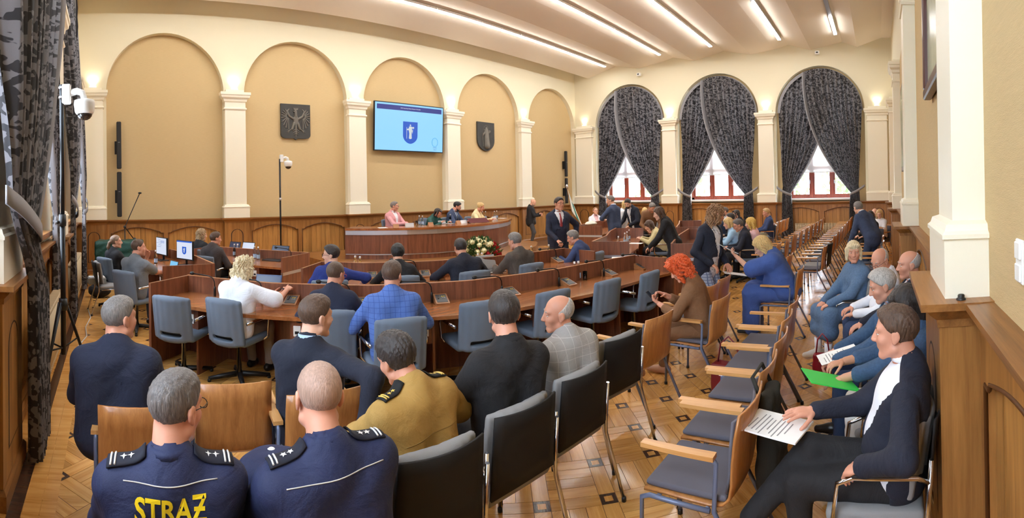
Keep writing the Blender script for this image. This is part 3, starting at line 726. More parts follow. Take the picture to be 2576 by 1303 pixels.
# ------------------------------------------------------------------ chairs (face +Y, stand at the origin)
blue_fab = plain('blue_grey_upholstery', (106, 119, 136), .85, bump=.25, bscale=400, var=.05)
grey_fab = plain('grey_upholstery', (96, 94, 104), .9, bump=.25, bscale=400, var=.05)
lgrey_fab = plain('light_grey_upholstery', (140, 138, 138), .9, bump=.25, bscale=400)
tube_grey = plain('grey_tube_paint', (112, 122, 150), .4, .3)
beech = wood('beech_plywood', (200, 138, 78), (158, 98, 52), 'z', .3, 1.4, coat=.2, vobj=.06)
beech_arm = wood('beech_armrest', (226, 172, 108), (196, 138, 78), 'y', .3, 1.4)
black_shell = plain('black_back_shell', (30, 28, 28), .68, spec=.3, bump=.1, bscale=300)
def chair_swivel():
    t = empty('swivel_chair'); tilt = R(8)
    Mx = Matrix.Rotation(tilt, 3, 'X'); M = [list(r) for r in Mx.transposed()]
    M = np.array(Mx)
    soft('seat', [('b', (0, .03, .455), (.235, .235, .038), None, .035)], .012, blue_fab, t)
    # backrest: curved padded slab with a grip slot low down
    parts = []
    for s in (-2, -1, 0, 1, 2):
        c = Mx @ Vector((s * .066, -.222 + s * s * .0068, .255)) + Vector((0, -.02, .44)); Mz = Mx @ Matrix.Rotation(R(6 * s), 3, 'Z')
        parts.append(('b', tuple(c), (.100, .031, .235), np.array(Mz), .028))
    sl = Mx @ Vector((0, -.25, .10)) + Vector((0, -.02, .44)); sd_ = Mx @ Vector((1, 0, 0))
    soft('backrest', parts, .011, blue_fab, t, .045, sub=[('b', tuple(sl), (.125, .10, .023), np.array(Mx), .02)])
    sm = MB(); sm.box(Mx @ Vector((0, -.205, .10)) + Vector((0, -.02, .44)), (.25, .010, .05), 0, 0, Mx); sm.build('grip_slot', black, t)
    for s in (-1, 1):
        m = MB(); m.tube([(s * .245, -.19, .66), (s * .275, -.10, .675), (s * .275, .13, .675), (s * .275, .165, .64), (s * .265, .155, .47), (s * .235, .12, .435)], .011, 6, flat=1.6); m.build('armrest', chrome, t)
    MB().lathe([(.028, .06), (.028, .42), (.05, .42)], 12).build('column', chrome, t)
    for k in range(4):
        a = R(45 + 90 * k); d = Vector((math.cos(a), math.sin(a), 0)); m = MB(); m.tube([d * .03 + Vector((0, 0, .07)), d * .18 + Vector((0, 0, .055)), d * .33 + Vector((0, 0, .035))], [.03, .026, .018], 6); g = m.build('foot', black, t)
        MB().lathe([(.02, 0), (.022, .02), (.016, .03)], 8, d * .32).build('glide', black, g)
    return t
def shell_surface(prof, hw, th, curve=.03, n=8):
    """bent plywood: prof = (y, z) from seat front to back top"""
    P = [Vector((0, y, z)) for y, z in prof]; V = []; N = len(P)
    for i, p in enumerate(P):
        d = (P[min(i + 1, N - 1)] - P[max(i - 1, 0)]).normalized(); nrm = Vector((0, -d.z, d.y))
        for side in (0, 1):
            for k in range(n + 1):
                s = k / n * 2 - 1; cv = curve * s * s * min(1, i / N * 1.4)
                q = p + nrm * (th * side) + Vector((s * hw * (1 - .05 * (i / N)), cv, 0)); V.append(q)
    W1 = n + 1; Q = []
    for i in range(N - 1):
        for k in range(n):
            a = i * 2 * W1 + k; b = (i + 1) * 2 * W1 + k
            Q.append((a, a + 1, b + 1, b)); Q.append((a + W1 + 1, a + W1, b + W1, b + W1 + 1))
        for k, o in ((0, 0), (n, 1)):
            a = i * 2 * W1 + k; b = (i + 1) * 2 * W1 + k; q = (a, b, b + W1, a + W1); Q.append(q if not o else q[::-1])
    for i, o in ((0, 0), (N - 1, 1)):
        for k in range(n):
            a = i * 2 * W1 + k; q = (a, a + W1, a + W1 + 1, a + 1); Q.append(q if not o else q[::-1])
    return V, Q
def chair_wood():
    t = empty('wooden_chair')
    pf = [(.24, .425), (.12, .43), (0, .425), (-.12, .42), (-.19, .43), (-.225, .46), (-.24, .52), (-.25, .62), (-.265, .74), (-.29, .86)]
    V, Q = shell_surface(pf, .232, .012); MB().add(V, Q, 0, True).build('plywood_shell', beech, t)
    soft('seat_pad', [('b', (0, .02, .449), (.222, .215, .016), None, .014)], .011, grey_fab, t)
    bp = [(-.185, .48), (-.215, .56), (-.232, .68), (-.258, .82)]; V, Q = shell_surface(bp, .215, .014, .035); MB().add(V, Q, 0, True).build('back_pad', grey_fab, t)
    for s in (-1, 1):
        x = s * .245
        m = MB(); m.tube([(x, .255, .012), (x, .245, .385), (x, .20, .405), (x, -.12, .40)], .0125, 8); m.build('front_leg', tube_grey, t)
        m = MB(); m.tube([(x, -.335, .012), (x, -.14, .40), (x, -.155, .63), (x, -.13, .655)], .0125, 8); m.build('rear_leg', tube_grey, t)
        m = MB(); m.prism([(-.025, .235), (.025, .235), (.028, -.15), (-.028, -.15)], .650, .672, c=(x, 0, 0)); m.build('armrest', beech_arm, t)
        for y in (.255, -.335): MB().lathe([(.016, 0), (.016, .022), (.012, .03)], 8, (x, y, 0)).build('rubber_foot', black, t)
    m = MB(); m.tube([(-.245, .16, .402), (.245, .16, .402)], .011, 6); m.build('crossbar', tube_grey, t); m = MB(); m.tube([(-.245, -.10, .40), (.245, -.10, .40)], .011, 6); m.build('crossbar', tube_grey, t)
    return t
def chair_black(arms=True):
    t = empty('padded_chair')
    soft('seat', [('b', (0, .03, .45), (.235, .225, .034), None, .03)], .012, lgrey_fab, t)
    parts = []; Mx = Matrix.Rotation(R(10), 3, 'X')
    for s in (-2, -1, 0, 1, 2):
        Mz = Mx @ Matrix.Rotation(R(6 * s), 3, 'Z'); parts.append(('b', (s * .060, -.200 + s * s * .0075, .685), (.095, .02, .182), np.array(Mz), .018))
    soft('back_pad', parts, .011, lgrey_fab, t, .04)
    V, Q = shell_surface([(-.218, .47), (-.236, .56), (-.258, .68), (-.282, .80), (-.296, .872)], .222, -.012, .045); MB().add(V, [q[::-1] for q in Q], 0, True).build('back_shell', black_shell, t)
    for s in (-1, 1):
        x = s * .25
        m = MB(); m.tube([(x, .25, .012), (x, .235, .40), (x, .19, .425), (x, -.16, .425)], .0115, 8); m.build('front_leg', chrome, t)
        m = MB(); m.tube([(x, -.33, .012), (x, -.205, .40), (x, -.205, .46), (x, -.225, .72)], .0115, 8); m.build('rear_leg', chrome, t)
        for y in (.25, -.33): MB().lathe([(.015, 0), (.015, .022), (.012, .03)], 8, (x, y, 0)).build('rubber_foot', black, t)
        if arms:
            m = MB(); m.tube([(x, -.215, .62), (s * .275, -.16, .655), (s * .278, .12, .66), (s * .275, .19, .63), (s * .262, .22, .42)], .0115, 8); a = m.build('armrest', chrome, t)
            m = MB(); m.box((s * .278, -.0, .674), (.042, .26, .02), bev=.008); m.build('arm_pad', black, a)
    m = MB(); m.tube([(-.25, .12, .425), (.25, .12, .425)], .01, 6); m.build('crossbar', chrome, t)
    return t
PROTO = {}
def place(kind, xy, yaw, label, group, z=0.):
    fn = {'swivel': chair_swivel, 'wood': chair_wood, 'black': chair_black, 'blackn': lambda: chair_black(False)}[kind]
    if kind not in PROTO: o = PROTO[kind] = fn()
    else: o = copy_tree(PROTO[kind])
    o.location = (xy[0], xy[1], z); o.rotation_euler = (0, 0, R(yaw)); return tag(o, label, 'chair', group)
# ------------------------------------------------------------------ people
def skin_mat(name, c): return plain(name, c, .48, bump=.05, bscale=150, var=.06, vscale=14)
skin_a = skin_mat('skin_light', (224, 172, 146)); skin_b = skin_mat('skin_ruddy', (214, 152, 126)); skin_c = skin_mat('skin_tanned', (198, 142, 112))
eye_w = plain('eye_white', (236, 232, 226), .25); iris = plain('iris', (58, 48, 42), .2); lip = plain('lips', (184, 104, 92), .45)
def hairm(name, c, var=.35): return plain(name, c, .48, bump=.8, bscale=240, var=var + .1, vscale=150, sheen=.1, stretch=(1, 1, .13))
H_grey = hairm('hair_grey', (122, 116, 112)); H_silver = hairm('hair_silver', (176, 170, 164)); H_dark = hairm('hair_dark', (46, 36, 32)); H_black = hairm('hair_black', (26, 22, 22)); H_brown = hairm('hair_brown', (84, 60, 44))
H_blond = hairm('hair_blond', (212, 178, 118), .3); H_fair = hairm('hair_fair', (196, 160, 108), .3); H_pale = hairm('hair_pale_blond', (222, 204, 166), .25); H_red = hairm('hair_orange', (214, 88, 34), .3); H_light = hairm('hair_light_brown', (146, 108, 74)); H_stub = hairm('hair_stubble', (168, 134, 116), .15); H_saltpep = hairm('hair_salt_pepper', (96, 88, 84), .5)
def cloth(name, c, rough=.85, var=.08, bump=.3, bscale=220., sheen=.0, vscale=9):
    m = plain(name, c, rough, var=var, bump=bump, bscale=bscale, sheen=sheen, vscale=vscale); ns = m.node_tree.nodes; lk = m.node_tree.links
    n = nd(ns, 'ShaderNodeTexNoise', i_Scale=7., i_Detail=3., i_Distortion=1.6); tc = nd(ns, 'ShaderNodeTexCoord'); lk.new(tc.outputs['Object'], n.inputs['Vector']); fine = [q for q in ns if q.type == 'BUMP'][0]
    bp = nd(ns, 'ShaderNodeBump', i_Strength=.55, i_Distance=.02); lk.new(n.outputs[0], bp.inputs['Height']); lk.new(fine.outputs[0], bp.inputs['Normal']); lk.new(bp.outputs[0], ns['Principled BSDF'].inputs['Normal']); return m
navy = cloth('navy_wool', (34, 40, 62)); navy2 = cloth('dark_navy_wool', (28, 32, 48)); slate = cloth('slate_blue_wool', (58, 72, 102)); blackw = cloth('black_wool', (30, 29, 32)); midblue = cloth('mid_blue_wool', (50, 66, 108))
whites = cloth('white_shirt', (236, 238, 246), .8, .03); bluesh = cloth('light_blue_shirt', (176, 200, 232), .8, .03); jeans = cloth('blue_denim', (50, 66, 98), .9, .2); greytr = cloth('grey_trousers', (140, 126, 116)); darktr = cloth('dark_trousers', (32, 32, 38))
shoe_b = plain('black_leather', (20, 19, 20), .3); shoe_w = plain('white_trainer', (226, 222, 214), .6); sole_m = plain('shoe_sole', (60, 56, 52), .7)
def V3(*a): return Vector(a)
def rotm(yaw=0, pitch=0, roll=0):   # yaw left, pitch down, roll right, degrees
    return Matrix.Rotation(R(yaw), 3, 'Z') @ Matrix.Rotation(-R(pitch), 3, 'X') @ Matrix.Rotation(R(roll), 3, 'Y')
def ik(a, b, l1, l2, pole):
    d = b - a; L = d.length; L2 = min(L, (l1 + l2) * .995); d = d.normalized(); b = a + d * L2
    x = (l1 * l1 - l2 * l2 + L2 * L2) / (2 * L2); h = math.sqrt(max(1e-6, l1 * l1 - x * x))
    p = pole - d * pole.dot(d); p = p.normalized() if p.length > 1e-5 else V3(0, 0, -1)
    return a + d * x + p * h, b
def wrinkle(a):
    def f(X, Y, Z):
        q = np.sin(X * 9 + 2.1 * np.sin(Y * 7 + Z * 5)) + np.sin(Y * 8 - Z * 6 + 1.7)
        return a * (.55 * np.sin(Z * 38 + X * 21 + 2.6 * q) * np.clip(.5 + .5 * np.sin(X * 13 - Z * 9 + Y * 7), 0, 1) + .5 * np.sin(X * 24 - Z * 29 + Y * 17 + 2 * q))
    return f
LOD = [(.0062, .0068, .0150, .006), (.0096, .0098, .0212, .0086), (.012, .012, .027, .011)]
def hand_prims(o, f, n, right, curl, S=1., thumb=.6, spread=.0, point=False):
    f = f.normalized(); n = (n - f * n.dot(f)).normalized(); t = f.cross(n) if right else n.cross(f); out = []
    M = np.array([[t[i], f[i], n[i]] for i in range(3)])
    out.append(('e', tuple(o + f * .048 * S), (.041 * S, .056 * S, .0165 * S), M)); out.append(('c', tuple(o - f * .05 * S), tuple(o + f * .02 * S), .0245 * S, .024 * S))
    for k, L in enumerate((.070, .078, .072, .056)):
        p = o + f * (.088 - .005 * abs(k - 1.2)) * S + t * (.031 - .0205 * k) * S; d = (f + t * (.12 - .09 * k) * (1 + spread)).normalized(); a = 0
        cc = .12 if (point and k == 0) else curl
        out.append(('c', tuple(p - f * .03 * S), tuple(p), .011 * S, .0105 * S))
        for j, fr in enumerate((.46, .30, .24)):
            a += cc * (R(52), R(72), R(42))[j]; dd = d * math.cos(a) + n * math.sin(a); q = p + dd * L * fr * S; rr = (.0095, .0086, .0076, .0066)
            out.append(('c', tuple(p), tuple(q), rr[j] * S, rr[j + 1] * S, {'k': .003})); p = q
    p = o + f * .022 * S + t * .026 * S; d = (f * .62 + t * .72 + n * .25).normalized()
    for j, L in enumerate((.040, .033, .027)):
        q = p + d * L * S; out.append(('c', tuple(p), tuple(q), (.0135, .0108, .0098)[j] * S, (.0108, .0098, .008)[j] * S, {'k': .004})); p = q; d = (d + f * .28 + n * thumb * .55 - t * .30).normalized()
    return out
def head_prims(hp, Rh, s=1., fem=False, fat=0.):
    M = np.array(Rh); E = lambda c, r, k=.02: ('e', tuple(hp(*c)), tuple(x * s for x in r), M, {'k': k}); C = lambda a, b, ra, rb, k=.015: ('c', tuple(hp(*a)), tuple(hp(*b)), ra * s, rb * s, {'k': k})
    j = .95 if fem else 1.04
    A = [E((0, -.014, .037), (.077, .098, .087)), E((0, .030, -.036), (.058 * j + fat * .01, .066, .076), .03), C((-.047 * j, .004, -.066), (-.016, .064, -.100), .021 + fat * .008, .019), C((.047 * j, .004, -.066), (.016, .064, -.100), .021 + fat * .008, .019), C((-.012, .072, -.100), (.012, .072, -.100), .0175, .0175),
         C((0, .086, .020), (0, .110, -.026), .0105, .0125, .012), E((-.011, .101, -.030), (.008, .010, .007), .006), E((.011, .101, -.030), (.008, .010, .007), .006),
         C((-.042, .070, .032), (.042, .070, .032), .013, .013, .02), E((-.042, .060, -.022), (.021, .022, .022)), E((.042, .060, -.022), (.021, .022, .022)),
         E((0, .084, -.0555), (.021, .0115, .0055), .005), E((0, .083, -.0655), (.019, .0115, .0065), .005)]
    for sx in (-1, 1):
        A += [E((sx * .079, -.008, -.002), (.0075, .021, .031), .006), E((sx * .084, -.016, .004), (.006, .016, .026), .006), E((sx * .078, .0, -.028), (.006, .010, .012), .006)]
    Sb = [('e', tuple(hp(sx * .034, .102, .009)), (.018 * s, .0145 * s, .0105 * s), M, {'k': .008}) for sx in (-1, 1)] + [('e', tuple(hp(sx * .090, -.004, .0)), (.006 * s, .010 * s, .016 * s), M, {'k': .004}) for sx in (-1, 1)]
    Sb.append(('c', tuple(hp(-.017, .098, -.0605)), tuple(hp(.017, .098, -.0605)), .0022 * s, .0022 * s, {'k': .003}))
    return A, Sb
def hair_prims(style, hp, Rh, s=1., v=0., cut=None):
    """returns add, sub, noise amplitude, noise frequency"""
    M = np.array(Rh); E = lambda c, r, k=.02: ('e', tuple(hp(*c)), tuple(x * s for x in r), M, {'k': k}); C = lambda a, b, ra, rb, k=.02: ('c', tuple(hp(*a)), tuple(hp(*b)), ra * s, rb * s, {'k': k})
    Hs = lambda c, n: ('w', [(tuple(hp(*c)), tuple(-(Rh @ Vector(n).normalized())))], {'k': .004})
    face = Hs((0, .060, .070), (0, .80, -.62)); front = Hs((0, .078, .09), (0, .95, -.30)); nape = Hs((0, -.06, -.088), (0, .42, -1))
    ear = [E((sx * .088, .030, -.028), (.034, .040, .048)) for sx in (-1, 1)]
    if style == 'bald': return [], [], 0, 0
    if style in ('short', 'buzz', 'fringe', 'wave'):
        t = {'short': .010, 'buzz': .0035, 'fringe': .0045, 'wave': .013}[style] + v
        A = [E((0, -.015, .038), (.077 + t, .098 + t, .087 + t * 1.15))]
        if style in ('short', 'wave'): A.append(E((0, .012, .078), (.066, .078, .052 + t * .7)))
        S_ = [face, nape] + ear
        if style == 'fringe': S_.append(Hs((0, -.02, .052), (0, .62, .78)))
        return A, S_, {'short': .0018, 'buzz': .0006, 'fringe': .001, 'wave': .0032}[style], 75
    if style == 'receding':
        return [E((0, -.015, .038), (.083, .104, .093))], [Hs((0, .025, .075), (0, .85, -.42)), face, nape] + ear, .002, 60
    A = [E((0, -.018, .042), (.090 + v, .110 + v, .100 + v))]; S_ = [Hs((0, .070, .062), (0, .86, -.50))]
    if style == 'bob':
        for sx in (-1, 1): A += [C((sx * .078, -.005, .03), (sx * .080, .004, -.085), .030 + v, .024 + v), C((sx * .055, -.07, .02), (sx * .050, -.066, -.105), .040 + v, .032 + v)]
        A += [C((0, -.085, .02), (0, -.078, -.11), .042 + v, .034 + v), C((-.05, .066, .088), (.045, .078, .078), .022, .018)]; return A, [Hs((0, .085, .045), (0, .92, -.40))], .0028, 60
    if style in ('long', 'wavy'):
        L = -.27 if style == 'long' else -.20
        for sx in (-1, 1): A += [C((sx * .074, .000, .03), (sx * .085, .010, L * .55), .028 + v, .026 + v), C((sx * .085, .010, L * .55), (sx * .080, .025, L), .026 + v, .016 + v), C((sx * .055, -.07, .02), (sx * .062, -.078, L), .040 + v, .026 + v)]
        A += [C((0, -.085, .02), (0, -.095, L), .042 + v, .028 + v)]; return A, [Hs((0, .082, .060), (0, .92, -.40))], .006 if style == 'long' else .011, 38 if style == 'long' else 26
    if style == 'curly':
        for sx in (-1, 1): A += [E((sx * .075, .0, -.02), (.042, .055, .085)), E((sx * .06, -.06, -.06), (.05, .05, .075))]
        A += [E((0, -.07, -.05), (.07, .055, .095)), E((0, .02, .10), (.075, .08, .05))]; return A, [Hs((0, .080, .055), (0, .93, -.36))], .012, 24
    if style == 'shaggy':
        for sx in (-1, 1): A += [C((sx * .076, .02, .05), (sx * .088, .045, -.10), .034, .028), C((sx * .06, -.055, .02), (sx * .07, -.055, -.13), .045, .035)]
        A += [C((0, -.085, .02), (0, -.085, -.13), .05, .036), E((0, .04, .10), (.078, .07, .045)), C((-.055, .078, .085), (.055, .085, .075), .026, .022)]; return A, [Hs((0, .098, .035), (0, .96, -.28))], .010, 34
    if style == 'pony':
        A = [E((0, -.015, .038), (.083, .104, .093)), E((0, -.12, -.005), (.026, .026, .03)), C((0, -.13, -.01), (0, -.15, -.09), .026, .030), C((0, -.15, -.09), (0, -.13, -.19), .030, .010)]; return A, [Hs((0, .056, .072), (0, .82, -.58)), Hs((0, 0, -.05), (0, .7, -1))], .002, 70
    if style == 'updo':
        A = [E((0, -.015, .038), (.084, .105, .095)), E((0, -.085, .06), (.05, .05, .05))]; return A, [face, nape], .003, 60
    return A, S_, .004, 40
def person(label, xy, yaw, hpx=None, seat=.46, s=1., lean=4, side=0, twist=0, head=(0, 0, 0), aL=(-.14, .33, .66), aR=(.14, .33, .66), poleL=(-.7, -.6, -.5), poleR=(.7, -.6, -.5), hand=None, legs='sit', top=None, low=None, shoes=shoe_b, skin=skin_a,
           hair='short', hairc=None, hv=0., glasses=None, w=1., belly=1., fem=False, lod=1, z=0., fat=0., beard=None, group='people in the hall', cat='person', dress=None, hc_up=0., sock=None, neck_c=None):
    xy = xy or (0, 0); vh, vr, vc, vhd = LOD[lod]; t = empty('person', (xy[0], xy[1], z), R(yaw), label, cat, group); hairc = hairc or H_brown; hand = hand or {}
    top = dict(dict(mat=navy, kind='jacket', sleeve='long', v=None, under=None, tie=None, collar=None, loose=0.), **(top or {})); low = low or darktr
    Hc = V3(0, -.06 if seat else 0, seat + .085 * s) if seat else V3(0, 0, .93 * s)
    Rt = rotm(twist, lean, side); tor = lambda x, y, z_: Hc + Rt @ (V3(x, y, z_) * s)
    piv = tor(0, .018 + .0004 * lean, .550 + hc_up); Rh = rotm(*head); hs = s * (.97 if fem else 1.) ** 1
    hs = .5 + .5 * hs; hc = piv + Rh @ V3(0, .022, .092) * hs; hp = lambda x, y, z_: hc + Rh @ (V3(x, y, z_) * hs)
    if hpx:                       # stand or sit where the top of the head is seen at this photo position
        tp_ = hp(0, -.01, .130); q = at(hpx[0], hpx[1], tp_.z + z); o_ = Matrix.Rotation(R(yaw), 3, 'Z') @ V3(tp_.x, tp_.y, 0); xy = (q[0] - o_.x, q[1] - o_.y); t.location = (xy[0], xy[1], z)
    shw = .164 * w * (.92 if fem else 1.); arms = []
    for sx, tg, pole in ((-1, aL, poleL), (1, aR, poleR)):
        sh = tor(sx * shw, -.012, .415); e, wr_ = ik(sh, V3(*tg), .295 * s, .262 * s, V3(*pole)); arms.append((sh, e, wr_))
    hips = [Hc + V3(sx * .092 * s, 0, -.015) for sx in (-1, 1)]; lg = []
    if legs == 'sit': tgt = [(V3(-.12, .40, .095), V3(-.1, 1, .35)), (V3(.12, .40, .095), V3(.1, 1, .35))]
    elif legs == 'stand': tgt = [(V3(-.10, .0, .09), V3(0, 1, 0)), (V3(.10, .03, .09), V3(0, 1, 0))]
    elif legs == 'walk': tgt = [(V3(-.09, .22, .09), V3(0, 1, 0)), (V3(.09, -.20, .12), V3(0, 1, 0))]
    elif legs == 'cross': tgt = [(V3(-.06, .34, .095), V3(-.1, 1, .4)), (V3(-.20, .58, .30), V3(-.05, .8, .9))]
    else: tgt = [(V3(*a), V3(*b)) for a, b in legs]
    for hpj, (an, pole) in zip(hips, tgt): k, an2 = ik(hpj, an, .435 * s, .425 * s, pole); lg.append((hpj, k, an2))
    T3 = lambda v: tuple(v)
    # --- body: one skin surface
    A, Sb = head_prims(hp, Rh, hs, fem, fat); A.append(('c', T3(hp(0, -.028, -.055)), T3(tor(0, -.012, .49)), .052 * s * (.88 if fem else 1.06), .060 * s * (.9 if fem else 1.08), {'k': .02}))
    parts = [sdf(A, vh, .015, Sb) + (0,)]
    core = [('c', T3(tor(0, -.01, .10)), T3(tor(0, -.01, .42)), .075 * s, .085 * s), ('c', T3(tor(0, -.012, .40)), T3(tor(0, -.012, .53)), .07 * s, .05 * s)]
    for sh, e, wr_ in arms: core += [('c', T3(tor(0, -.01, .43)), T3(sh), .05 * s, .045 * s), ('c', T3(sh), T3(e), .046 * s, .039 * s), ('c', T3(e), T3(wr_), .040 * s, .027 * s)]
    for hj, k, an in lg: core += [('c', T3(Hc), T3(hj), .07 * s, .07 * s), ('c', T3(hj), T3(k), .068 * s, .048 * s), ('c', T3(k), T3(an), .048 * s, .032 * s)]
    parts.append(sdf(core, .028 if top['sleeve'] not in ('short', 'flutter', 'elbow', 'three') and not dress else .017, .02) + (0,))
    for i, (sh, e, wr_) in enumerate(arms):
        hd = hand.get('LR'[i], {}); f = V3(*hd['f']) if 'f' in hd else (wr_ - e).normalized(); n = V3(*hd.get('n', (0, -.1, -1)))
        if abs(f.normalized().dot(n.normalized())) > .95: n = V3(0, 1, .2)
        parts.append(sdf(hand_prims(wr_, f, n, i == 1, hd.get('curl', .35), s * (.93 if fem else 1.02), point=hd.get('point', False)), vhd, .005) + (0,))
    em = MB()
    for sx in (-1, 1): em.sphere(hp(sx * .0325, .0752, .0085), .0118 * hs, 12, 1); em.sphere(hp(sx * .0325, .0825, .0085), .0060 * hs, 8, 2); em.sphere(hp(sx * .0325, .0748, .0152), .0128 * hs, 12, 0, (1.12, 1, .82), Rh); em.sphere(hp(sx * .0325, .0748, -.0005), .0122 * hs, 12, 0, (1.1, 1, .68), Rh)
    em.sphere(hp(0, .0885, -.0608), .0165 * hs, 10, 3, (1, .28, .36), Rh)
    V, Q, Mi = join(parts); n0 = len(V)
    faces = [tuple(q) for q in Q]; V = np.concatenate([V, np.array([tuple(p) for p in em.v])]); Q4 = [q if len(q) == 4 else q for q in em.f]
    Q = np.concatenate([Q, np.array(Q4) + n0]); Mi = np.concatenate([Mi, np.array(em.m)])
    mesh_obj('body', V, Q, [skin, eye_w, iris, lip], t, Mi, True)
    # --- hair
    Ah, Sh, amp, fq = hair_prims(hair, hp, Rh, hs, hv); inv = np.array(Rh).T; c0 = np.array(hc)
    def strands(X, Y, Z):
        dx, dy, dz = X - c0[0], Y - c0[1], Z - c0[2]
        px = inv[0][0] * dx + inv[0][1] * dy + inv[0][2] * dz; py = inv[1][0] * dx + inv[1][1] * dy + inv[1][2] * dz; pz = inv[2][0] * dx + inv[2][1] * dy + inv[2][2] * dz
        ph = np.arctan2(px, py + .03); r = amp * np.sin(ph * fq * .7 + 5 * np.sin(pz * 28 + ph * 2)) + amp * .7 * np.sin(px * fq * 4 + pz * 22 + 3 * np.sin(py * 40))
        if hair in ('curly', 'wavy', 'shaggy'): r = r + amp * .9 * np.sin(px * 95 + 4 * np.sin(pz * 70)) * np.sin(pz * 85 + 3 * np.sin(py * 75))
        return r
    if Ah:
        V, Q = sdf(Ah, vr, .02, Sh, disp=strands); mesh_obj('hair', V, Q, hairc, t, smooth=True)
    if not fem or lod < 2:
        for sx in (-1, 1):
            m = MB(); m.tube([hp(sx * .018, .0905, .030), hp(sx * .032, .0885, .036), hp(sx * .048, .076, .031)], [.0035 * hs, .0042 * hs, .002 * hs], 6); m.build('eyebrow', hairc if hair not in ('bald',) else H_grey, t)
    if beard:
        Ab = [('e', tuple(hp(0, .052, -.085)), (.050 * hs, .045 * hs, .042 * hs), np.array(Rh), {'k': .02}), ('c', tuple(hp(-.052, .02, -.06)), tuple(hp(-.03, .066, -.09)), .018 * hs, .020 * hs), ('c', tuple(hp(.052, .02, -.06)), tuple(hp(.03, .066, -.09)), .018 * hs, .020 * hs)] if beard != 'moustache' else []
        Ab += [('c', tuple(hp(-.026, .092, -.052)), tuple(hp(.026, .092, -.052)), .0085 * hs, .0085 * hs)]
        V, Q = sdf(Ab, max(vr * .8, .004), .012, [('e', tuple(hp(0, .095, -.0625)), (.018 * hs, .02 * hs, .007 * hs), np.array(Rh))]); mesh_obj('beard' if beard != 'moustache' else 'moustache', V, Q, hairc, t, smooth=True)
    if glasses:
        g = MB()
        for sx in (-1, 1):
            c = [hp(sx * .033 + .023 * math.cos(a), .112 - .004 * abs(math.cos(a)), .006 + .017 * math.sin(a)) for a in [2 * math.pi * k / 14 for k in range(14)]]
            g.tube(c, .0016 * hs, 5, closed=True); g.tube([hp(sx * .056, .108, .012), hp(sx * .079, .06, .014), hp(sx * .084, -.005, .012), hp(sx * .083, -.02, -.005)], .0016 * hs, 5)
        g.tube([hp(-.011, .113, .010), hp(0, .115, .013), hp(.011, .113, .010)], .0016 * hs, 5); g.build('glasses', glasses, t)
    # --- upper garment
    lo = top['loose']; tw = w * (.93 if fem else 1.); tp = []
    def torso(o):
        P = [('c', T3(tor(sx * .078 * tw, -.004, .03)), T3(tor(sx * .092 * tw, -.006, .35)), (.100 + o) * s * (.5 + .5 * belly), (.106 + o) * s, {'k': .05}) for sx in (-1, 1)]
        P += [('c', T3(tor(0, -.016, .452)), T3(tor(-.150 * tw, -.014, .418)), (.060 + o) * s, (.056 + o) * s, {'k': .06}), ('c', T3(tor(0, -.016, .452)), T3(tor(.150 * tw, -.014, .418)), (.060 + o) * s, (.056 + o) * s, {'k': .06}),
              ('e', T3(tor(0, .012 + .03 * belly, .15)), ((.150 * tw + o) * s, (.118 * belly + o) * s, .17 * s), np.array(Rt), {'k': .05}), ('e', T3(tor(0, .022, .33)), ((.145 * tw + o) * s, (.105 + o) * s, .13 * s), np.array(Rt), {'k': .05}),
              ('c', T3(tor(0, -.018, .43)), T3(tor(0, -.015, .505)), (.082 + o) * s, (.056 + o) * s, {'k': .06})]
        if fem: P += [('e', T3(tor(sx * .070, .085, .315)), (.068 * s, .062 * s, .068 * s), np.array(Rt), {'k': .03}) for sx in (-1, 1)]
        P.append(('e', T3(Hc + V3(0, -.01, .0)), ((.172 * tw + o) * s, (.128 + o) * s * (.6 + .4 * belly), .125 * s), None, {'k': .05}))
        if not seat: P.append(('e', T3(Hc + V3(0, 0, -.09)), ((.172 * tw + o) * s, (.125 + o) * s, .15 * s), None, {'k': .05}))
        return P
    def sleeves(o, kind):
        P = []
        for sh, e, wr_ in arms:
            if kind == 'none': continue
            if kind in ('short', 'flutter'): q = sh + (e - sh) * (.72 if kind == 'short' else .9); P.append(('c', T3(sh), T3(q), (.068 + o) * s, (.064 + o + (.012 if kind == 'flutter' else 0)) * s, {'k': .035})); continue
            P.append(('c', T3(sh), T3(e), (.059 + o) * s, (.050 + o) * s, {'k': .04}))
            fr = {'long': .95, 'elbow': .25, 'three': .6}[kind]; P.append(('c', T3(e), T3(e + (wr_ - e) * fr), (.050 + o) * s, (.050 + o - .012 * fr) * s, {'k': .03}))
        return P
    ctr = T3(tor(0, -.015, .52)); subs = [('e', tuple(tor(0, .012, .535)), (.056 * s, .060 * s, .05 * s), np.array(Rt), {'k': .008})]
    jack = torso((.021 if top['v'] else .012) + lo) + sleeves(.006 + lo, top['sleeve'])
    if top['kind'] == 'jacket':
        for k in range(9):       # folded collar round the nape
            a0, a1 = [R(-30 + 240 * q / 9) for q in (k, k + 1)]; f = lambda a: T3(tor(.080 * math.cos(a), -.016 - .062 * math.sin(a), .487 + .022 * math.sin(a)))
            jack.append(('c', f(a0), f(a1), .016 * s, .016 * s, {'k': .012}))
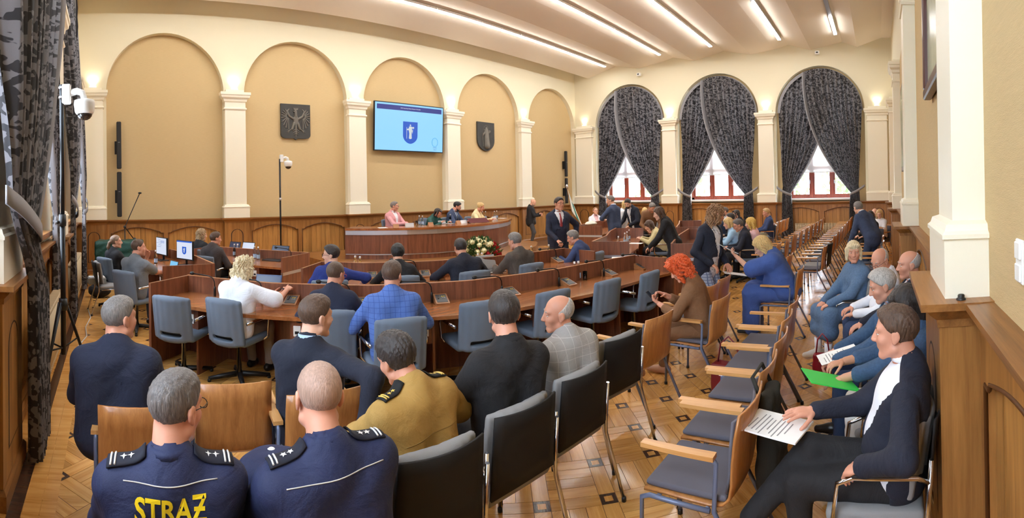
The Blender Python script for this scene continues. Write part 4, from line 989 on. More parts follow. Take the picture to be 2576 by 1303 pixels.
    if top['v']:
        zb, hw = top['v']; n1 = Rt @ V3(1, 0, 0); zz = .53 - zb; nn = Rt @ V3(zz, 0, -hw).normalized(); nn2 = Rt @ V3(-zz, 0, -hw).normalized(); c0_ = tor(0, 0, zb)
        subs.append(('w', [(T3(c0_), T3(nn)), (T3(c0_), T3(nn2)), (T3(tor(0, .02, 0)), T3(Rt @ V3(0, -1, 0)))], {'k': .012}))
        if top.get('open'):  # unbuttoned: a strip left open down to the hem
            ow = top['open']; subs.append(('w', [(T3(tor(ow, 0, 0)), T3(Rt @ V3(1, 0, .06))), (T3(tor(-ow, 0, 0)), T3(Rt @ V3(-1, 0, .06))), (T3(tor(0, .02, 0)), T3(Rt @ V3(0, -1, 0))), (T3(tor(0, 0, zb + .08)), T3(Rt @ V3(0, 0, 1)))], {'k': .012}))
    if top['v']:        # lapel opening cut from the trunk only, sleeves joined on
        tr_ = [p for p in jack if p not in sleeves(.006 + lo, top['sleeve'])]; va, qa = sdf(tr_, vc * .9, .04, subs, disp=wrinkle(.003)); vb, qb = sdf(sleeves(.006 + lo, top['sleeve']), vc, .04, disp=wrinkle(.0035)); V, Q, _m = join([(va, qa, 0), (vb, qb, 0)])
    else: V, Q = sdf(jack, vc, .04, subs, disp=wrinkle(.0035 if lod < 2 else .002))
    mesh_obj({'jacket': 'jacket', 'shirt': 'shirt', 'blouse': 'blouse', 'dress': 'dress', 'sweater': 'cardigan', 'vest': 'vest'}[top['kind']], V, Q, top['mat'], t, smooth=True)
    if top['under']:
        un = torso(.0); V, Q = sdf(un, vc * .9, .04, subs[:1]); mesh_obj('shirt', V, Q, top['under'], t, smooth=True)
    if top['under2']if 'under2' in top else None:
        V, Q = sdf(torso(.0075), vc * .9, .04, subs[:1] + [('w', [(T3(tor(0, 0, .24)), T3(Rt @ V3(.29, 0, -.10).normalized())), (T3(tor(0, 0, .24)), T3(Rt @ V3(-.29, 0, -.10).normalized())), (T3(tor(0, .02, 0)), T3(Rt @ V3(0, -1, 0)))], {'k': .003})]); mesh_obj('waistcoat', V, Q, top['under2'], t, smooth=True)
    cm = top['collar'] or top['under']
    if cm:
        m = MB(); ring = []; n = 18
        for dz, rr in ((0, .066), (.042, .0615), (.048, .065), (.016, .0735)):
            ring.append([tor(rr * math.cos(a) * .98, -.012 + rr * math.sin(a) * 1.02, .503 + dz * .85 - .006 * math.sin(a)) for a in [R(100 + 340 * k / n) for k in range(n + 1)]])
        VV = [p for r_ in ring for p in r_]; m.add(VV, [(i * (n + 1) + k, i * (n + 1) + k + 1, (i + 1) * (n + 1) + k + 1, (i + 1) * (n + 1) + k) for i in range(3) for k in range(n)], 0, True); o = m.build('collar', cm, t); md = o.modifiers.new('thick', 'SOLIDIFY'); md.thickness = .003
    if top['tie']:
        m = MB(); P = [tor(0, y, z_) for y, z_ in ((.066, .475), (.095, .44), (.125, .38), (.137 + .02 * (belly - 1), .30), (.142 + .05 * (belly - 1), .20), (.14, .10))]; m.tube(P, [.017 * s, .012 * s, .019 * s, .026 * s, .032 * s, .03 * s], 8, flat=.35, up=tuple(Rt @ V3(0, 1, 0))); m.build('tie', top['tie'], t)
    # --- lower garment
    if dress:
        V, Q = sdf(dress(Hc, s, lg, tor), vc, .05, disp=wrinkle(.006)); mesh_obj('skirt', V, Q, top['mat'] if top['kind'] == 'dress' else low, t, smooth=True)
    else:
        P = [('e', T3(Hc + V3(0, -.005, -.02)), (.165 * w * s, .120 * s * (.6 + .4 * belly), .115 * s), None, {'k': .05})]
        for hj, k, an in lg: P += [('c', T3(hj), T3(k), .088 * s, .066 * s, {'k': .045}), ('c', T3(k), T3(an + (k - an) * .04), .064 * s, .052 * s, {'k': .03})]
        V, Q = sdf(P, vc * 1.2, .04, disp=wrinkle(.004)); mesh_obj('trousers', V, Q, low, t, smooth=True)
    for i, (hj, k, an) in enumerate(lg):
        d = V3(*(top.get('toe', {}).get('LR'[i], (.12 * (-1, 1)[i], 1, 0 if an.z < .13 else -.25)))).normalized(); hl = an - d * .045 + V3(0, 0, -.045); to = an + d * .165 * s + V3(0, 0, -.055)
        V, Q = sdf([('c', T3(hl), T3(hl + (to - hl) * .55), .040, .040, {'k': .02}), ('c', T3(hl + (to - hl) * .5), T3(to), .040, .029, {'k': .02}), ('c', T3(an + V3(0, 0, .0)), T3(an + V3(0, 0, -.04)), .042, .042, {'k': .02})], .013 if lod < 2 else .018, .02, [('h', (0, 0, an.z - .0845), (0, 0, 1))] if an.z < .13 else ())
        mesh_obj('shoe', V, Q, shoes, t, smooth=True)
        if sock is not None: m = MB(); m.tube([an + V3(0, 0, -.02), an + (k - an) * .3], [.040 * s, .047 * s], 10); m.build('sock', sock, t)
    return t, dict(xy=xy, yaw=yaw, hc=hc, hp=hp, tor=tor, arms=arms, lg=lg, Rt=Rt, Rh=Rh, Hc=Hc)
# ------------------------------------------------------------------ curved desk rows
socket_m = plain('white_socket', (236, 234, 228), .4); btn_y = plain('yellow_button', (220, 190, 60), .5); console_wood = wood('console_wood', (176, 122, 78), (138, 90, 52), 'x', .4)
lipm = plain('edge_lipping', (186, 132, 96), .3)
def offset_line(P, d):
    P = [Vector((x, y)) for x, y in P]; out = []
    for i, p in enumerate(P):
        a = (p - P[i - 1]).normalized() if i else (P[1] - p).normalized(); b = (P[i + 1] - p).normalized() if i < len(P) - 1 else a
        na, nb = Vector((a.y, -a.x)), Vector((b.y, -b.x)); n = (na + nb).normalized(); out.append(p + n * (d / max(.5, n.dot(na))))
    return out
def desk_row(name, label, far, depth=.72, zt=.75, zs=.95, z0=0., ends=(1, 1), sockets=True, strip=False, wt=None, group='council desks', cat='desk', legs=True, end_strip=False):
    """far: line of the upright screen, walked so that the user side is on the right hand"""
    far = [Vector((x, y)) for x, y in far]; near = offset_line([tuple(p) for p in far], depth); inner = offset_line([tuple(p) for p in far], .03); c = far[0].copy()
    t = empty(name, (c.x, c.y, z0), 0, label, cat, group); L = lambda p: (p.x - c.x, p.y - c.y)
    for i in range(len(far) - 1):
        m = MB(); m.prism([L(inner[i]), L(inner[i + 1]), L(near[i + 1]), L(near[i])], zt - .035, zt); m.build('worktop', wt or desk_t, t)
        m = MB(); m.prism([L(far[i]), L(far[i + 1]), L(inner[i + 1]), L(inner[i])], .0, zs); sp_ = m.build('screen_panel', desk_v, t); m = MB(); m.prism([L(far[i]), L(far[i + 1]), L(inner[i + 1]), L(inner[i])], zs, zs + .006); m.build('edge_lipping', lipm, sp_)
        if strip:
            o2 = offset_line([tuple(far[i]), tuple(far[i + 1])], -.004); m = MB(); m.prism([L(far[i]), L(far[i + 1]), L(o2[1]), L(o2[0])], zt - .05, zt - .01); m.build('metal_strip', alu, t)
        if legs:
            q = near[i] * .5 + near[i + 1] * .5; f = inner[i] * .5 + inner[i + 1] * .5; d = (f - q).normalized(); q = q + d * .06; s_ = Vector((d.y, -d.x)) * .0125
            m = MB(); m.prism([L(q - s_), L(q + s_), L(f + s_), L(f - s_)], 0, zt - .035); lp = m.build('leg_panel', desk_v, t)
            if sockets:
                tg = Vector((-d.y, d.x)); cc = q + tg * .085 + d * .02
                m = MB(); a = math.atan2(d.y, d.x) - math.pi / 2; m.box((L(cc)[0], L(cc)[1], zt - .16), (.14, .02, .23), a); bx = m.build('socket_box', desk_v, t)
                m = MB(); c2 = cc - d * .013; m.box((L(c2)[0], L(c2)[1], zt - .15), (.075, .008, .105), a, bev=.003); pl = m.build('socket', socket_m, bx)
                m = MB(); c3 = cc - d * .018; m.box((L(c3)[0], L(c3)[1], zt - .165), (.042, .004, .028), a); m.build('socket_port', black, bx)
    for k, on in ((0, ends[0]), (-1, ends[1])):
        if not on: continue
        d = (near[k] - far[k]).normalized(); n = Vector((d.y, -d.x)) * .0175 * (1 if k == 0 else -1); e = near[k] + d * .02
        m = MB(); m.prism([L(far[k] - n), L(e - n), L(e + n), L(far[k] + n)], 0, zs); ep = m.build('end_panel', desk_v, t)
        if end_strip:
            nn = n * 1.25; m = MB(); a, b = far[k] + d * .03, e; m.prism([L(a - nn), L(b - nn), L(b + nn), L(a + nn)], zs - .30, zs - .25); m.build('metal_strip', alu, ep)
    return t, far, near
near_far = [(.98, 6.22), (1.80, 5.35), (2.70, 4.66), (3.72, 4.15), (4.85, 3.88), (6.0, 3.74), (6.55, 3.62)]
D1, f1, n1 = desk_row('council_desk', 'long curved walnut council desk nearest the camera', near_far)
e = MB(); a = at(1597, 643, .95); b = at(1735, 652, .95)
sec_far = [(3.08, 6.75), (3.55, 6.25), (4.35, 5.80), (5.2, 5.48), (6.2, 5.28), (6.85, 5.18)]
D2, f2, n2 = desk_row('council_desk', 'second curved walnut council desk in front of the flowers', sec_far, depth=.70)
D3, f3, n3 = desk_row('clerk_desk', 'walnut desk with two laptops and low side panel at the left', [(2.15, 10.1), (2.85, 9.1), (3.49, 8.2)], depth=.85, zs=.92, end_strip=True)
D4, f4, n4 = desk_row('computer_desk', 'walnut desk carrying two monitors and a small laptop', [(1.2, 9.75), (1.48, 8.55), (1.58, 7.42)], depth=.80, zs=.92)
D5, f5, n5 = desk_row('council_desk', 'right-hand walnut desk wing covered with papers and bottles', [(10.6, 6.35), (9.75, 6.0), (8.7, 5.45), (7.62, 5.08)][::1], depth=-.66, zs=1.0, end_strip=True)
D6, f6, n6 = desk_row('council_desk', 'walnut desk wing partly hidden behind the man in the dark blazer', [(10.8, 4.45), (9.3, 4.05), (7.75, 3.52)], depth=-.62, zs=1.0, end_strip=True)
D7, f7, n7 = desk_row('council_desk', 'far walnut desk beside the middle far window', [(13.6, 5.9), (12.4, 5.4), (11.2, 4.95)], depth=-.62, zs=1.0, end_strip=True, sockets=False)
D8, f8, n8 = desk_row('council_desk', 'walnut desk end with white clothes lying on it, beside the flag', [(13.6, 8.6), (12.2, 8.2), (10.95, 7.85)], depth=-.72, zs=1.0, end_strip=True, sockets=False)
# ------------------------------------------------------------------ platform and presidium
ZD = .38
pf = [(5.55, 10.75), (6.1, 10.22), (6.75, 9.78), (7.45, 9.48), (8.2, 9.36), (9.0, 9.40), (9.75, 9.60), (10.5, 9.98), (11.2, 10.5)]
def arc_off(d): return offset_line(pf, d)
plat = empty('platform', (8.4, 11, 0), 0, 'low oak platform under the curved presiding table', 'platform')
for k, (d, zz) in enumerate(((1.15, .19), (.80, ZD))):
    o = arc_off(d); poly = [(4.95 - .25 * (1 - k), 12.7), (4.95 - .25 * (1 - k), o[0].y + .35)] + [tuple(p) for p in o] + [(11.95 + .25 * (1 - k), o[-1].y + .3), (11.95 + .25 * (1 - k), 12.7)]
    MB().prism([(x - 8.4, y - 11) for x, y in poly], 0 if k == 0 else .19, zz).build('step', wain_h, plat)
pres = empty('presidium_table', (8.4, 10, ZD), 0, 'curved walnut presiding table with silver band under the coats of arms', 'table')
Lp = lambda p: (p[0] - 8.4, p[1] - 10)
zt = .76; inn = arc_off(-.78); frn = arc_off(-.09)
m = MB(); m.prism([Lp(p) for p in pf] + [Lp(p) for p in inn[::-1]], zt - .055, zt); m.build('tabletop', desk_t, pres)
fo = arc_off(-.05)
for i in range(0, len(pf) - 1, 2):
    bk = arc_off(-.12)
    q = [Lp(fo[j]) for j in range(i, min(i + 3, len(pf)))]; r_ = [Lp(bk[j]) for j in range(i, min(i + 3, len(pf)))]
    g = .004; m = MB(); m.prism(q + r_[::-1], .13, zt - .17); m.build('front_panel', desk_v, pres)
    m = MB(); m.prism(q + r_[::-1], 0, .105); m.build('plinth', desk_v, pres)
al = arc_off(-.035); bk = arc_off(-.10)
m = MB(); m.prism([Lp(p) for p in al] + [Lp(p) for p in bk[::-1]], zt - .165, zt - .06); m.build('silver_band', alu, pres)
m = MB(); m.prism([Lp(p) for p in al] + [Lp(p) for p in bk[::-1]], .107, .128); m.build('lower_strip', alu, pres)
for k in (0, -1):
    a, b = Vector(pf[k]) , inn[k]; d = (b - a).normalized(); n = Vector((d.y, -d.x)) * .02
    m = MB(); m.prism([Lp(a + d * .06 - n), Lp(b - n), Lp(b + n), Lp(a + d * .06 + n)], 0, zt - .055); m.build('end_panel', desk_v, pres)
# ------------------------------------------------------------------ small things
bott_g = glass('bottle_glass', (.80, .90, .96), .08); water_lbl = plain('bottle_label', (170, 196, 224), .5); cap_w = plain('bottle_cap', (236, 236, 238), .4)
def once(fn):
    st = {}
    def f(loc, rz, label, cat, group, **k):
        if 'o' not in st: st['o'] = fn(**k); o = st['o']
        else: o = copy_tree(st['o'])
        o.location = loc; o.rotation_euler = (0, 0, rz); return tag(o, label, cat, group)
    return f
def _bottle():
    t = empty('water_bottle'); MB().lathe([(.030, 0), (.033, .006), (.033, .11), (.031, .135), (.021, .175), (.0135, .205), (.0135, .235)], 12).build('glass', bott_g, t)
    MB().lathe([(.0337, .03), (.0337, .10)], 12, close=False).build('paper_label', water_lbl, t); MB().lathe([(.0155, .222), (.0155, .25), (.012, .253)], 10).build('cap', cap_w, t); return t
bottle = once(_bottle)
def _glass():
    t = empty('drinking_glass'); MB().lathe([(.028, 0), (.031, .12), (.029, .12), (.026, .008), (0, .008)], 12).build('tumbler', bott_g, t); return t
tumbler = once(_glass)
def _console():
    t = empty('voting_console'); m = MB(); w_, d_ = .075, .095; P = [(-w_, -d_, 0), (w_, -d_, 0), (w_, d_, 0), (-w_, d_, 0), (-w_, -d_, .018), (w_, -d_, .018), (w_, d_, .085), (-w_, d_, .085)]
    m.add(P, [(0, 3, 2, 1), (4, 5, 6, 7), (0, 1, 5, 4), (1, 2, 6, 5), (2, 3, 7, 6), (3, 0, 4, 7)]); m.build('wooden_box', console_wood, t); M = Matrix.Rotation(math.atan2(.067, .19), 3, 'X')
    m = MB(); m.box((0, 0, .0535), (.118, .155, .004), 0, 0, M); p = m.build('keypad', plain('console_face', (70, 72, 74), .5), t)
    m = MB(); m.box(Vector((-.035, .02, .064)), (.02, .075, .012), 0, 0, M, .003); m.build('card_slot', black, t)
    for x, y in ((.012, .03), (.035, .03), (.012, .0), (.035, .0)): MB().box(M @ Vector((x, y, 0)) + Vector((0, 0, .057)), (.014, .012, .005), 0, 0, M).build('button', btn_y if y > .01 else plain('grey_button', (150, 150, 150), .5), t)
    return t
console = once(_console)
def _mic():
    t = empty('gooseneck_microphone'); MB().lathe([(.016, 0), (.014, .10), (.008, .115)], 10).build('stem', black, t)
    P = [(0, 0, .11), (-.005, 0, .17), (-.03, 0, .215), (-.09, 0, .235), (-.20, .0, .242), (-.33, .01, .245)]; m = MB(); m.tube(P, .0068, 6); m.build('gooseneck', black_m, t)
    m = MB(); m.sphere((-.352, .012, .246), .024, 10, 0, (1.4, 1, 1)); m.build('foam_head', black, t); return t
mic = once(_mic)
def along(line, frac, off):      # point on a desk line: frac 0..1, offset to the user side, heading
    P = [Vector(p) for p in line]; Ls = [(P[i + 1] - P[i]).length for i in range(len(P) - 1)]; d = frac * sum(Ls)
    for i, l in enumerate(Ls):
        if d <= l or i == len(Ls) - 1:
            u = (P[i + 1] - P[i]).normalized(); p = P[i] + u * min(d, l); n = Vector((u.y, -u.x)); return p + n * off, math.atan2(u.y, u.x)
        d -= l
def snap(line, x, y, z, off):    # the place on the desk line nearest to a photo position
    q = Vector(at(x, y, z)); best = min((k / 400 for k in range(401)), key=lambda f: (along(line, f, off)[0] - q).length); return along(line, best, off)
CL = ['by the empty left end of the near desk', 'beside the blonde woman in white', 'beside the man in the dark blue suit with red glasses', 'right of the blue checked jacket', 'behind the dark-haired man in black', 'behind the bald man in grey', 'right of the two bottles on the near desk', 'at the right end of the near desk']
for k, (x, y) in enumerate(((572, 735), (735, 728), (893, 752), (1075, 750), (1241, 737), (1387, 717), (1503, 693), (1592, 672))):
    p, a = snap(f1, x, y, .75, .10); mic((p.x, p.y, .75), a, 'black gooseneck microphone ' + CL[k], 'microphone', 'gooseneck microphones on the desks')
for k, (x, y) in enumerate(((748, 752), (918, 757), (1100, 748), (1260, 733), (1408, 712), (1520, 690), (1608, 668))):
    p, a = snap(f1, x, y, .76, .15); console((p.x, p.y, .75), a, 'wooden voting console ' + CL[k + 1], 'console', 'voting consoles on the desks')
for k, (x, y) in enumerate(((935, 692), (1062, 684), (1375, 655))):
    p, a = snap(f2, x, y, .76, .15); console((p.x, p.y, .75), a, 'wooden voting console on the second desk, ' + ('leftmost', 'middle', 'rightmost')[k], 'console', 'voting consoles on the desks')
for k, (x, y) in enumerate(((1045, 690), (1380, 655))):
    p, a = snap(f2, x, y, .76, .09); mic((p.x, p.y, .75), a, 'black gooseneck microphone on the second desk, ' + ('left', 'right')[k], 'microphone', 'gooseneck microphones on the desks')
mic((3.2, 8.35, .75), R(-56), 'black gooseneck microphone behind the open laptop at the left', 'microphone', 'gooseneck microphones on the desks')
def put(fn, x, y, z, label, cat, group, rz=0.): p = at(x, y, z); return fn((p[0], p[1], z), rz, label, cat, group)
BG = 'glass water bottles'
for x, y, z, lb in ((1446, 706, .75, 'left one of two water bottles alone on the near desk'), (1456, 704, .75, 'right one of two water bottles alone on the near desk'), (894, 684, .75, 'left of two water bottles behind the man with the moustache'), (906, 686, .75, 'right of two water bottles behind the man with the moustache'),
                    (1203, 678, .75, 'water bottle left of the silver laptop, nearer the flowers'), (1213, 676, .75, 'water bottle touching the silver laptop'), (1337, 655, .75, 'water bottle beside the grey cardigan man'), (1381, 651, .75, 'water bottle in front of the man in the navy suit writing'),
                    (590, 645, .75, 'water bottle next to the clerk laptop, left'), (598, 645, .75, 'water bottle next to the clerk laptop, right'), (641, 652, .75, 'water bottle between two clerk laptops, left'), (650, 654, .75, 'water bottle between two clerk laptops, right'), (392, 664, .75, 'water bottle beside the left monitor')):
    put(bottle, x, y, z, lb, 'bottle', BG)
for x, y, z, lb in ((1472, 705, .75, 'empty tumbler beside the two bottles on the near desk'), (1392, 656, .75, 'empty tumbler beside the man in the navy suit writing')): put(tumbler, x, y, z, lb, 'glass', 'drinking glasses')
for k, (x, y) in enumerate(((1055, 566), (1063, 567), (1133, 562), (1143, 561), (1214, 552), (1222, 552), (1244, 551), (1250, 550))):
    put(bottle, x, y, ZD + .76, 'water bottle on the presiding table, ' + ['leftmost', 'second from the left', 'third from the left, by the bearded man', 'fourth from the left, by the bearded man', 'fifth, by the red folder', 'sixth, by the red folder', 'seventh, near the right end', 'rightmost'][k], 'bottle', BG)
put(tumbler, 1048, 568, ZD + .76, 'tumbler in front of the man in the pink jacket', 'glass', 'drinking glasses')
nameplate = plain('clear_nameplate', (196, 198, 200), .15); 
def _np():
    t = empty('name_plate'); m = MB(); m.add([(-.11, -.04, 0), (.11, -.04, 0), (.11, 0, .09), (-.11, 0, .09), (-.11, .04, 0), (.11, .04, 0)], [(0, 1, 2, 3), (2, 5, 4, 3), (0, 3, 4), (1, 5, 2)]); m.build('folded_card', nameplate, t); return t
npl = once(_np)
def _npw():
    t = empty('wooden_stand'); m = MB(); m.add([(-.07, -.05, 0), (.07, -.05, 0), (.07, .0, .09), (-.07, .0, .09), (-.07, .05, 0), (.07, .05, 0)], [(0, 1, 2, 3), (2, 5, 4, 3), (0, 3, 4), (1, 5, 2)]); m.build('wedge', console_wood, t); return t
npw = once(_npw)
for k, (x, y) in enumerate(((1030, 570), (1111, 563), (1166, 562), (1242, 552))): put(npl, x, y, ZD + .76, 'grey name card standing on the presiding table, ' + ['leftmost', 'second', 'third', 'rightmost'][k], 'name card', 'name cards', R(-25 + 12 * k))
for k, (x, y) in enumerate(((996, 573), (1083, 568), (1152, 563))): put(npw, x, y, ZD + .76, 'wooden wedge on the presiding table, ' + ['leftmost', 'middle', 'rightmost'][k], 'console', 'wooden wedges', R(-25 + 12 * k))
# laptops and monitors
scr_blue = plain('screen_blue', (110, 190, 235), .3, emit=lin((120, 196, 240)), es=1.0); scr_white = plain('screen_white', (225, 232, 250), .3, emit=lin((222, 230, 250)), es=.95); scr_dark = plain('screen_dusk', (40, 50, 84), .3, emit=lin((48, 58, 92)), es=.8)
lap_dark = plain('laptop_dark', (36, 38, 44), .4); lap_blue = plain('laptop_navy_lid', (32, 52, 92), .35, .2); lap_silver = plain('laptop_silver', (176, 180, 184), .4, .3)
def laptop(loc, yaw, label, body, screen, lid=105, w=.34, d=.235):
    """user sits on the -Y side and sees the screen"""
    t = empty('laptop', loc, yaw, label, 'laptop', 'laptops'); m = MB(); m.box((0, 0, .009), (w, d, .018), bev=.004); m.build('base', body, t)
    m = MB(); m.box((0, -.02, .0185), (w * .86, d * .5, .002)); m.build('keyboard', black, t); M = Matrix.Rotation(R(lid - 90) * -1, 3, 'X'); h0 = Vector((0, d / 2, .016))
    m = MB(); m.box(h0 + M @ Vector((0, 0, d / 2)), (w, .010, d), 0, 0, M, .003); l = m.build('lid', body, t); m = MB(); m.box(h0 + M @ Vector((0, -.0062, d / 2)), (w * .93, .002, d * .88), 0, 0, M); m.build('screen', screen, l); return t
def tp(x, y, z): p = at(x, y, z); return (p[0], p[1], z)
laptop(tp(662, 748, .75), R(-42), 'open laptop with dark blue lid in front of the blonde woman in white', lap_blue, plain('navy_idle_screen', (26, 46, 88), .25), 108)
laptop(tp(1240, 684, .75), R(-8), 'silver laptop in front of the man in the grey cardigan', lap_silver, lap_silver, 112)
laptop(tp(690, 655, .75), R(-55), 'dark laptop showing a dusk landscape at the left desk', lap_dark, scr_dark, 112, .40, .26)
laptop(tp(612, 640, .75), R(-58), 'white tablet-like laptop between the clerks', lap_dark, scr_white, 108); laptop(tp(577, 638, .75), R(-62), 'dark laptop used by the woman with wavy hair', lap_dark, scr_dark, 108)
laptop(tp(420, 690, .75), R(-70), 'small laptop with light blue screen in front of the man in grey', lap_dark, scr_blue, 104, .26, .19)
def monitor(loc, yaw, label, scr, w=.46, h=.34):
    t = empty('monitor', loc, yaw, label, 'monitor', 'desktop monitors'); MB().box((0, 0, .008), (.24, .18, .016), bev=.004).build('base', black, t); m = MB(); m.tube([(0, .03, .01), (0, .03, .18)], .022, 8); m.build('stand', black, t)
    MB().box((0, 0, .10 + h / 2), (w, .035, h), bev=.006).build('bezel', black, t); MB().box((0, -.019, .105 + h / 2), (w - .035, .003, h - .035)).build('screen', scr, t); return t
mo1 = monitor(tp(408, 655, .75), R(-70), 'left monitor showing a document window', scr_white); mo2 = monitor(tp(466, 668, .75), R(-60), 'right monitor showing the blue coat of arms', scr_white)
def shield_pts(w, h, n=10):
    P = [(-w / 2, h / 2), (w / 2, h / 2), (w / 2, -h * .12)]
    for k in range(1, n): t_ = k / n; P.append((w / 2 * (1 - t_ ** 1.9), -h * .12 - h * .38 * (1 - (1 - t_) ** 1.5)))
    return P + [(0, -h / 2)] + [(-x, y) for x, y in P[:1:-1]]
blue_arms = plain('screen_arms_blue', (20, 96, 200), .3, emit=lin((16, 90, 205)), es=1.); figm = plain('screen_figure', (225, 232, 235), .3, emit=lin((222, 230, 232)), es=.9)
Mxz = Matrix(((1, 0, 0), (0, 0, -1), (0, 1, 0)))       # draw in x, y; stand up facing -Y
def figure(mb, cx, cz, s, y, m=0):
    """small standing robed figure with staff and halo, drawn flat"""
    q = lambda pts: mb.add([(cx + x * s, y, cz + z_ * s) for x, z_ in pts], [tuple(range(len(pts)))], m)
    q([(.05 * math.cos(a) + .0, .40 + .06 * math.sin(a)) for a in [2 * math.pi * k / 10 for k in range(10)]]); q([(-.10, .33), (-.13, .12), (-.08, -.10), (-.11, -.40), (.0, -.44), (.11, -.40), (.09, -.10), (.13, .10), (.10, .33)])
    q([(-.25, .28), (-.28, .28), (-.28, -.42), (-.25, -.42)]); q([(-.10, .22), (-.27, .16), (-.26, .10), (-.10, .10)]); q([(.10, .22), (.26, .20), (.28, .30), (.20, .32), (.10, .28)]); q([(.12, .05), (.20, .18), (.16, -.12)])
ms = MB(); ms.prism(shield_pts(.115, .135), 0, .001, M=Mxz, c=(0, -.021, .265)); sh_ = ms.build('coat_of_arms', blue_arms, mo2); fm = MB(); figure(fm, 0, .272, .10, -.0225); fm.build('emblem_figure', figm, sh_)
MB().box((0, -.0207, .42), (.42, .001, .022)).build('title_bar', blue_arms, mo2)
for k in range(5): MB().box((-.10 + .05 * (k % 2), -.0207, .40 - .035 * k), (.14 + .05 * (k % 3), .001, .008)).build('text_line', plain('screen_text', (150, 165, 200), .5, emit=lin((150, 165, 200)), es=1.), mo1)
MB().box((.06, -.0207, .36), (.16, .001, .05)).build('dialog_box', plain('screen_panel_blue', (176, 190, 226), .4, emit=lin((176, 190, 226)), es=1.), mo1)
# ------------------------------------------------------------------ everybody in the hall
pink = cloth('pink_linen', (222, 160, 164)); green_sh = cloth('dark_green_satin', (16, 78, 72), .45); mustard = cloth('mustard_uniform', (176, 138, 72), .8); unif = cloth('navy_uniform', (30, 38, 74), .75); greychk = cloth('light_grey_check_wool', (168, 164, 160)); brownj = cloth('brown_linen', (124, 86, 56)); cardig = cloth('grey_brown_knit', (84, 76, 70), .95, .12, .6, 120); greytee = cloth('grey_melange', (116, 122, 130), .9, .12); blackt = cloth('black_cotton', (30, 30, 34)); tanj = cloth('sand_jacket', (206, 190, 142)); beige = cloth('cream_cardigan', (232, 214, 166)); lblue = cloth('pale_blue_jacket', (160, 196, 226)); pinkt = cloth('pale_pink_top', (240, 196, 200)); denim_d = cloth('denim_dress', (88, 114, 146), .9, .16, .5, 300., .0, 60); denim_j = cloth('denim_jacket', (60, 84, 114), .9, .18, .5, 300., .0, 60); royal = cloth('royal_blue_gauze', (66, 92, 158), .9, .1); brownsu = cloth('charcoal_brown_suit', (62, 54, 54)); royshirt = cloth('royal_blue_shirt', (38, 56, 130)); khaki = cloth('khaki_trousers', (176, 168, 140)); plaid = None
def check(name, base, line, sc=22., wd=.06):
    m, nt, ns, lk, b = newmat(name); tc = nd(ns, 'ShaderNodeTexCoord'); sp = nd(ns, 'ShaderNodeSeparateXYZ'); lk.new(tc.outputs['Object'], sp.inputs[0]); outs = []
    for k in (0, 2):
        a = nd(ns, 'ShaderNodeMath', operation='MULTIPLY'); a.inputs[1].default_value = sc; lk.new(sp.outputs[k], a.inputs[0]); f = nd(ns, 'ShaderNodeMath', operation='FRACT'); lk.new(a.outputs[0], f.inputs[0]); l = nd(ns, 'ShaderNodeMath', operation='LESS_THAN'); l.inputs[1].default_value = wd; lk.new(f.outputs[0], l.inputs[0]); outs.append(l)
    mx = nd(ns, 'ShaderNodeMath', operation='MAXIMUM'); lk.new(outs[0].outputs[0], mx.inputs[0]); lk.new(outs[1].outputs[0], mx.inputs[1]); x = nd(ns, 'ShaderNodeMix', data_type='RGBA'); x.inputs[6].default_value = (*lin(base), 1); x.inputs[7].default_value = (*lin(line), 1); lk.new(mx.outputs[0], x.inputs[0]); lk.new(x.outputs[2], b.inputs['Base Color']); b.inputs['Roughness'].default_value = .85
    n = nd(ns, 'ShaderNodeTexNoise', i_Scale=7., i_Detail=3., i_Distortion=1.6); lk.new(tc.outputs['Object'], n.inputs['Vector']); bp = nd(ns, 'ShaderNodeBump', i_Strength=.5, i_Distance=.02); lk.new(n.outputs[0], bp.inputs['Height']); lk.new(bp.outputs[0], b.inputs['Normal']); MATS[name] = m; return m
bluechk = check('blue_check_jacket', (84, 116, 186), (54, 80, 148), 22., .07); plaid = check('grey_plaid', (158, 166, 184), (96, 104, 132), 26., .22); greychk = check('grey_window_check', (166, 163, 160), (196, 194, 190), 16., .05)
def spots(name, c1, c2, sc=30., lo=.48):
    m, nt, ns, lk, b = newmat(name); tc = nd(ns, 'ShaderNodeTexCoord'); n = nd(ns, 'ShaderNodeTexNoise', i_Scale=sc, i_Detail=2., i_Distortion=1.2); lk.new(tc.outputs['Object'], n.inputs['Vector']); cr = nd(ns, 'ShaderNodeValToRGB'); e = cr.color_ramp.elements; e[0].position = lo; e[0].color = (*lin(c1), 1); e[1].position = lo + .05; e[1].color = (*lin(c2), 1); lk.new(n.outputs[0], cr.inputs[0]); lk.new(cr.outputs[0], b.inputs['Base Color']); b.inputs['Roughness'].default_value = .85; MATS[name] = m; return m
animal_m = spots('animal_print', (52, 52, 54), (150, 150, 148)); tee_print = spots('printed_tee', (60, 60, 72), (226, 228, 236), 22., .36)
red_g = plain('red_frames', (196, 40, 44), .3); tie_red = plain('red_tie', (150, 44, 52), .5)
desk_arms = dict(aL=(-.20, .36, .80), aR=(.20, .36, .80)); fist = {'L': dict(curl=.7), 'R': dict(curl=.7)}
GR = 'people in the hall'; P_ = {}
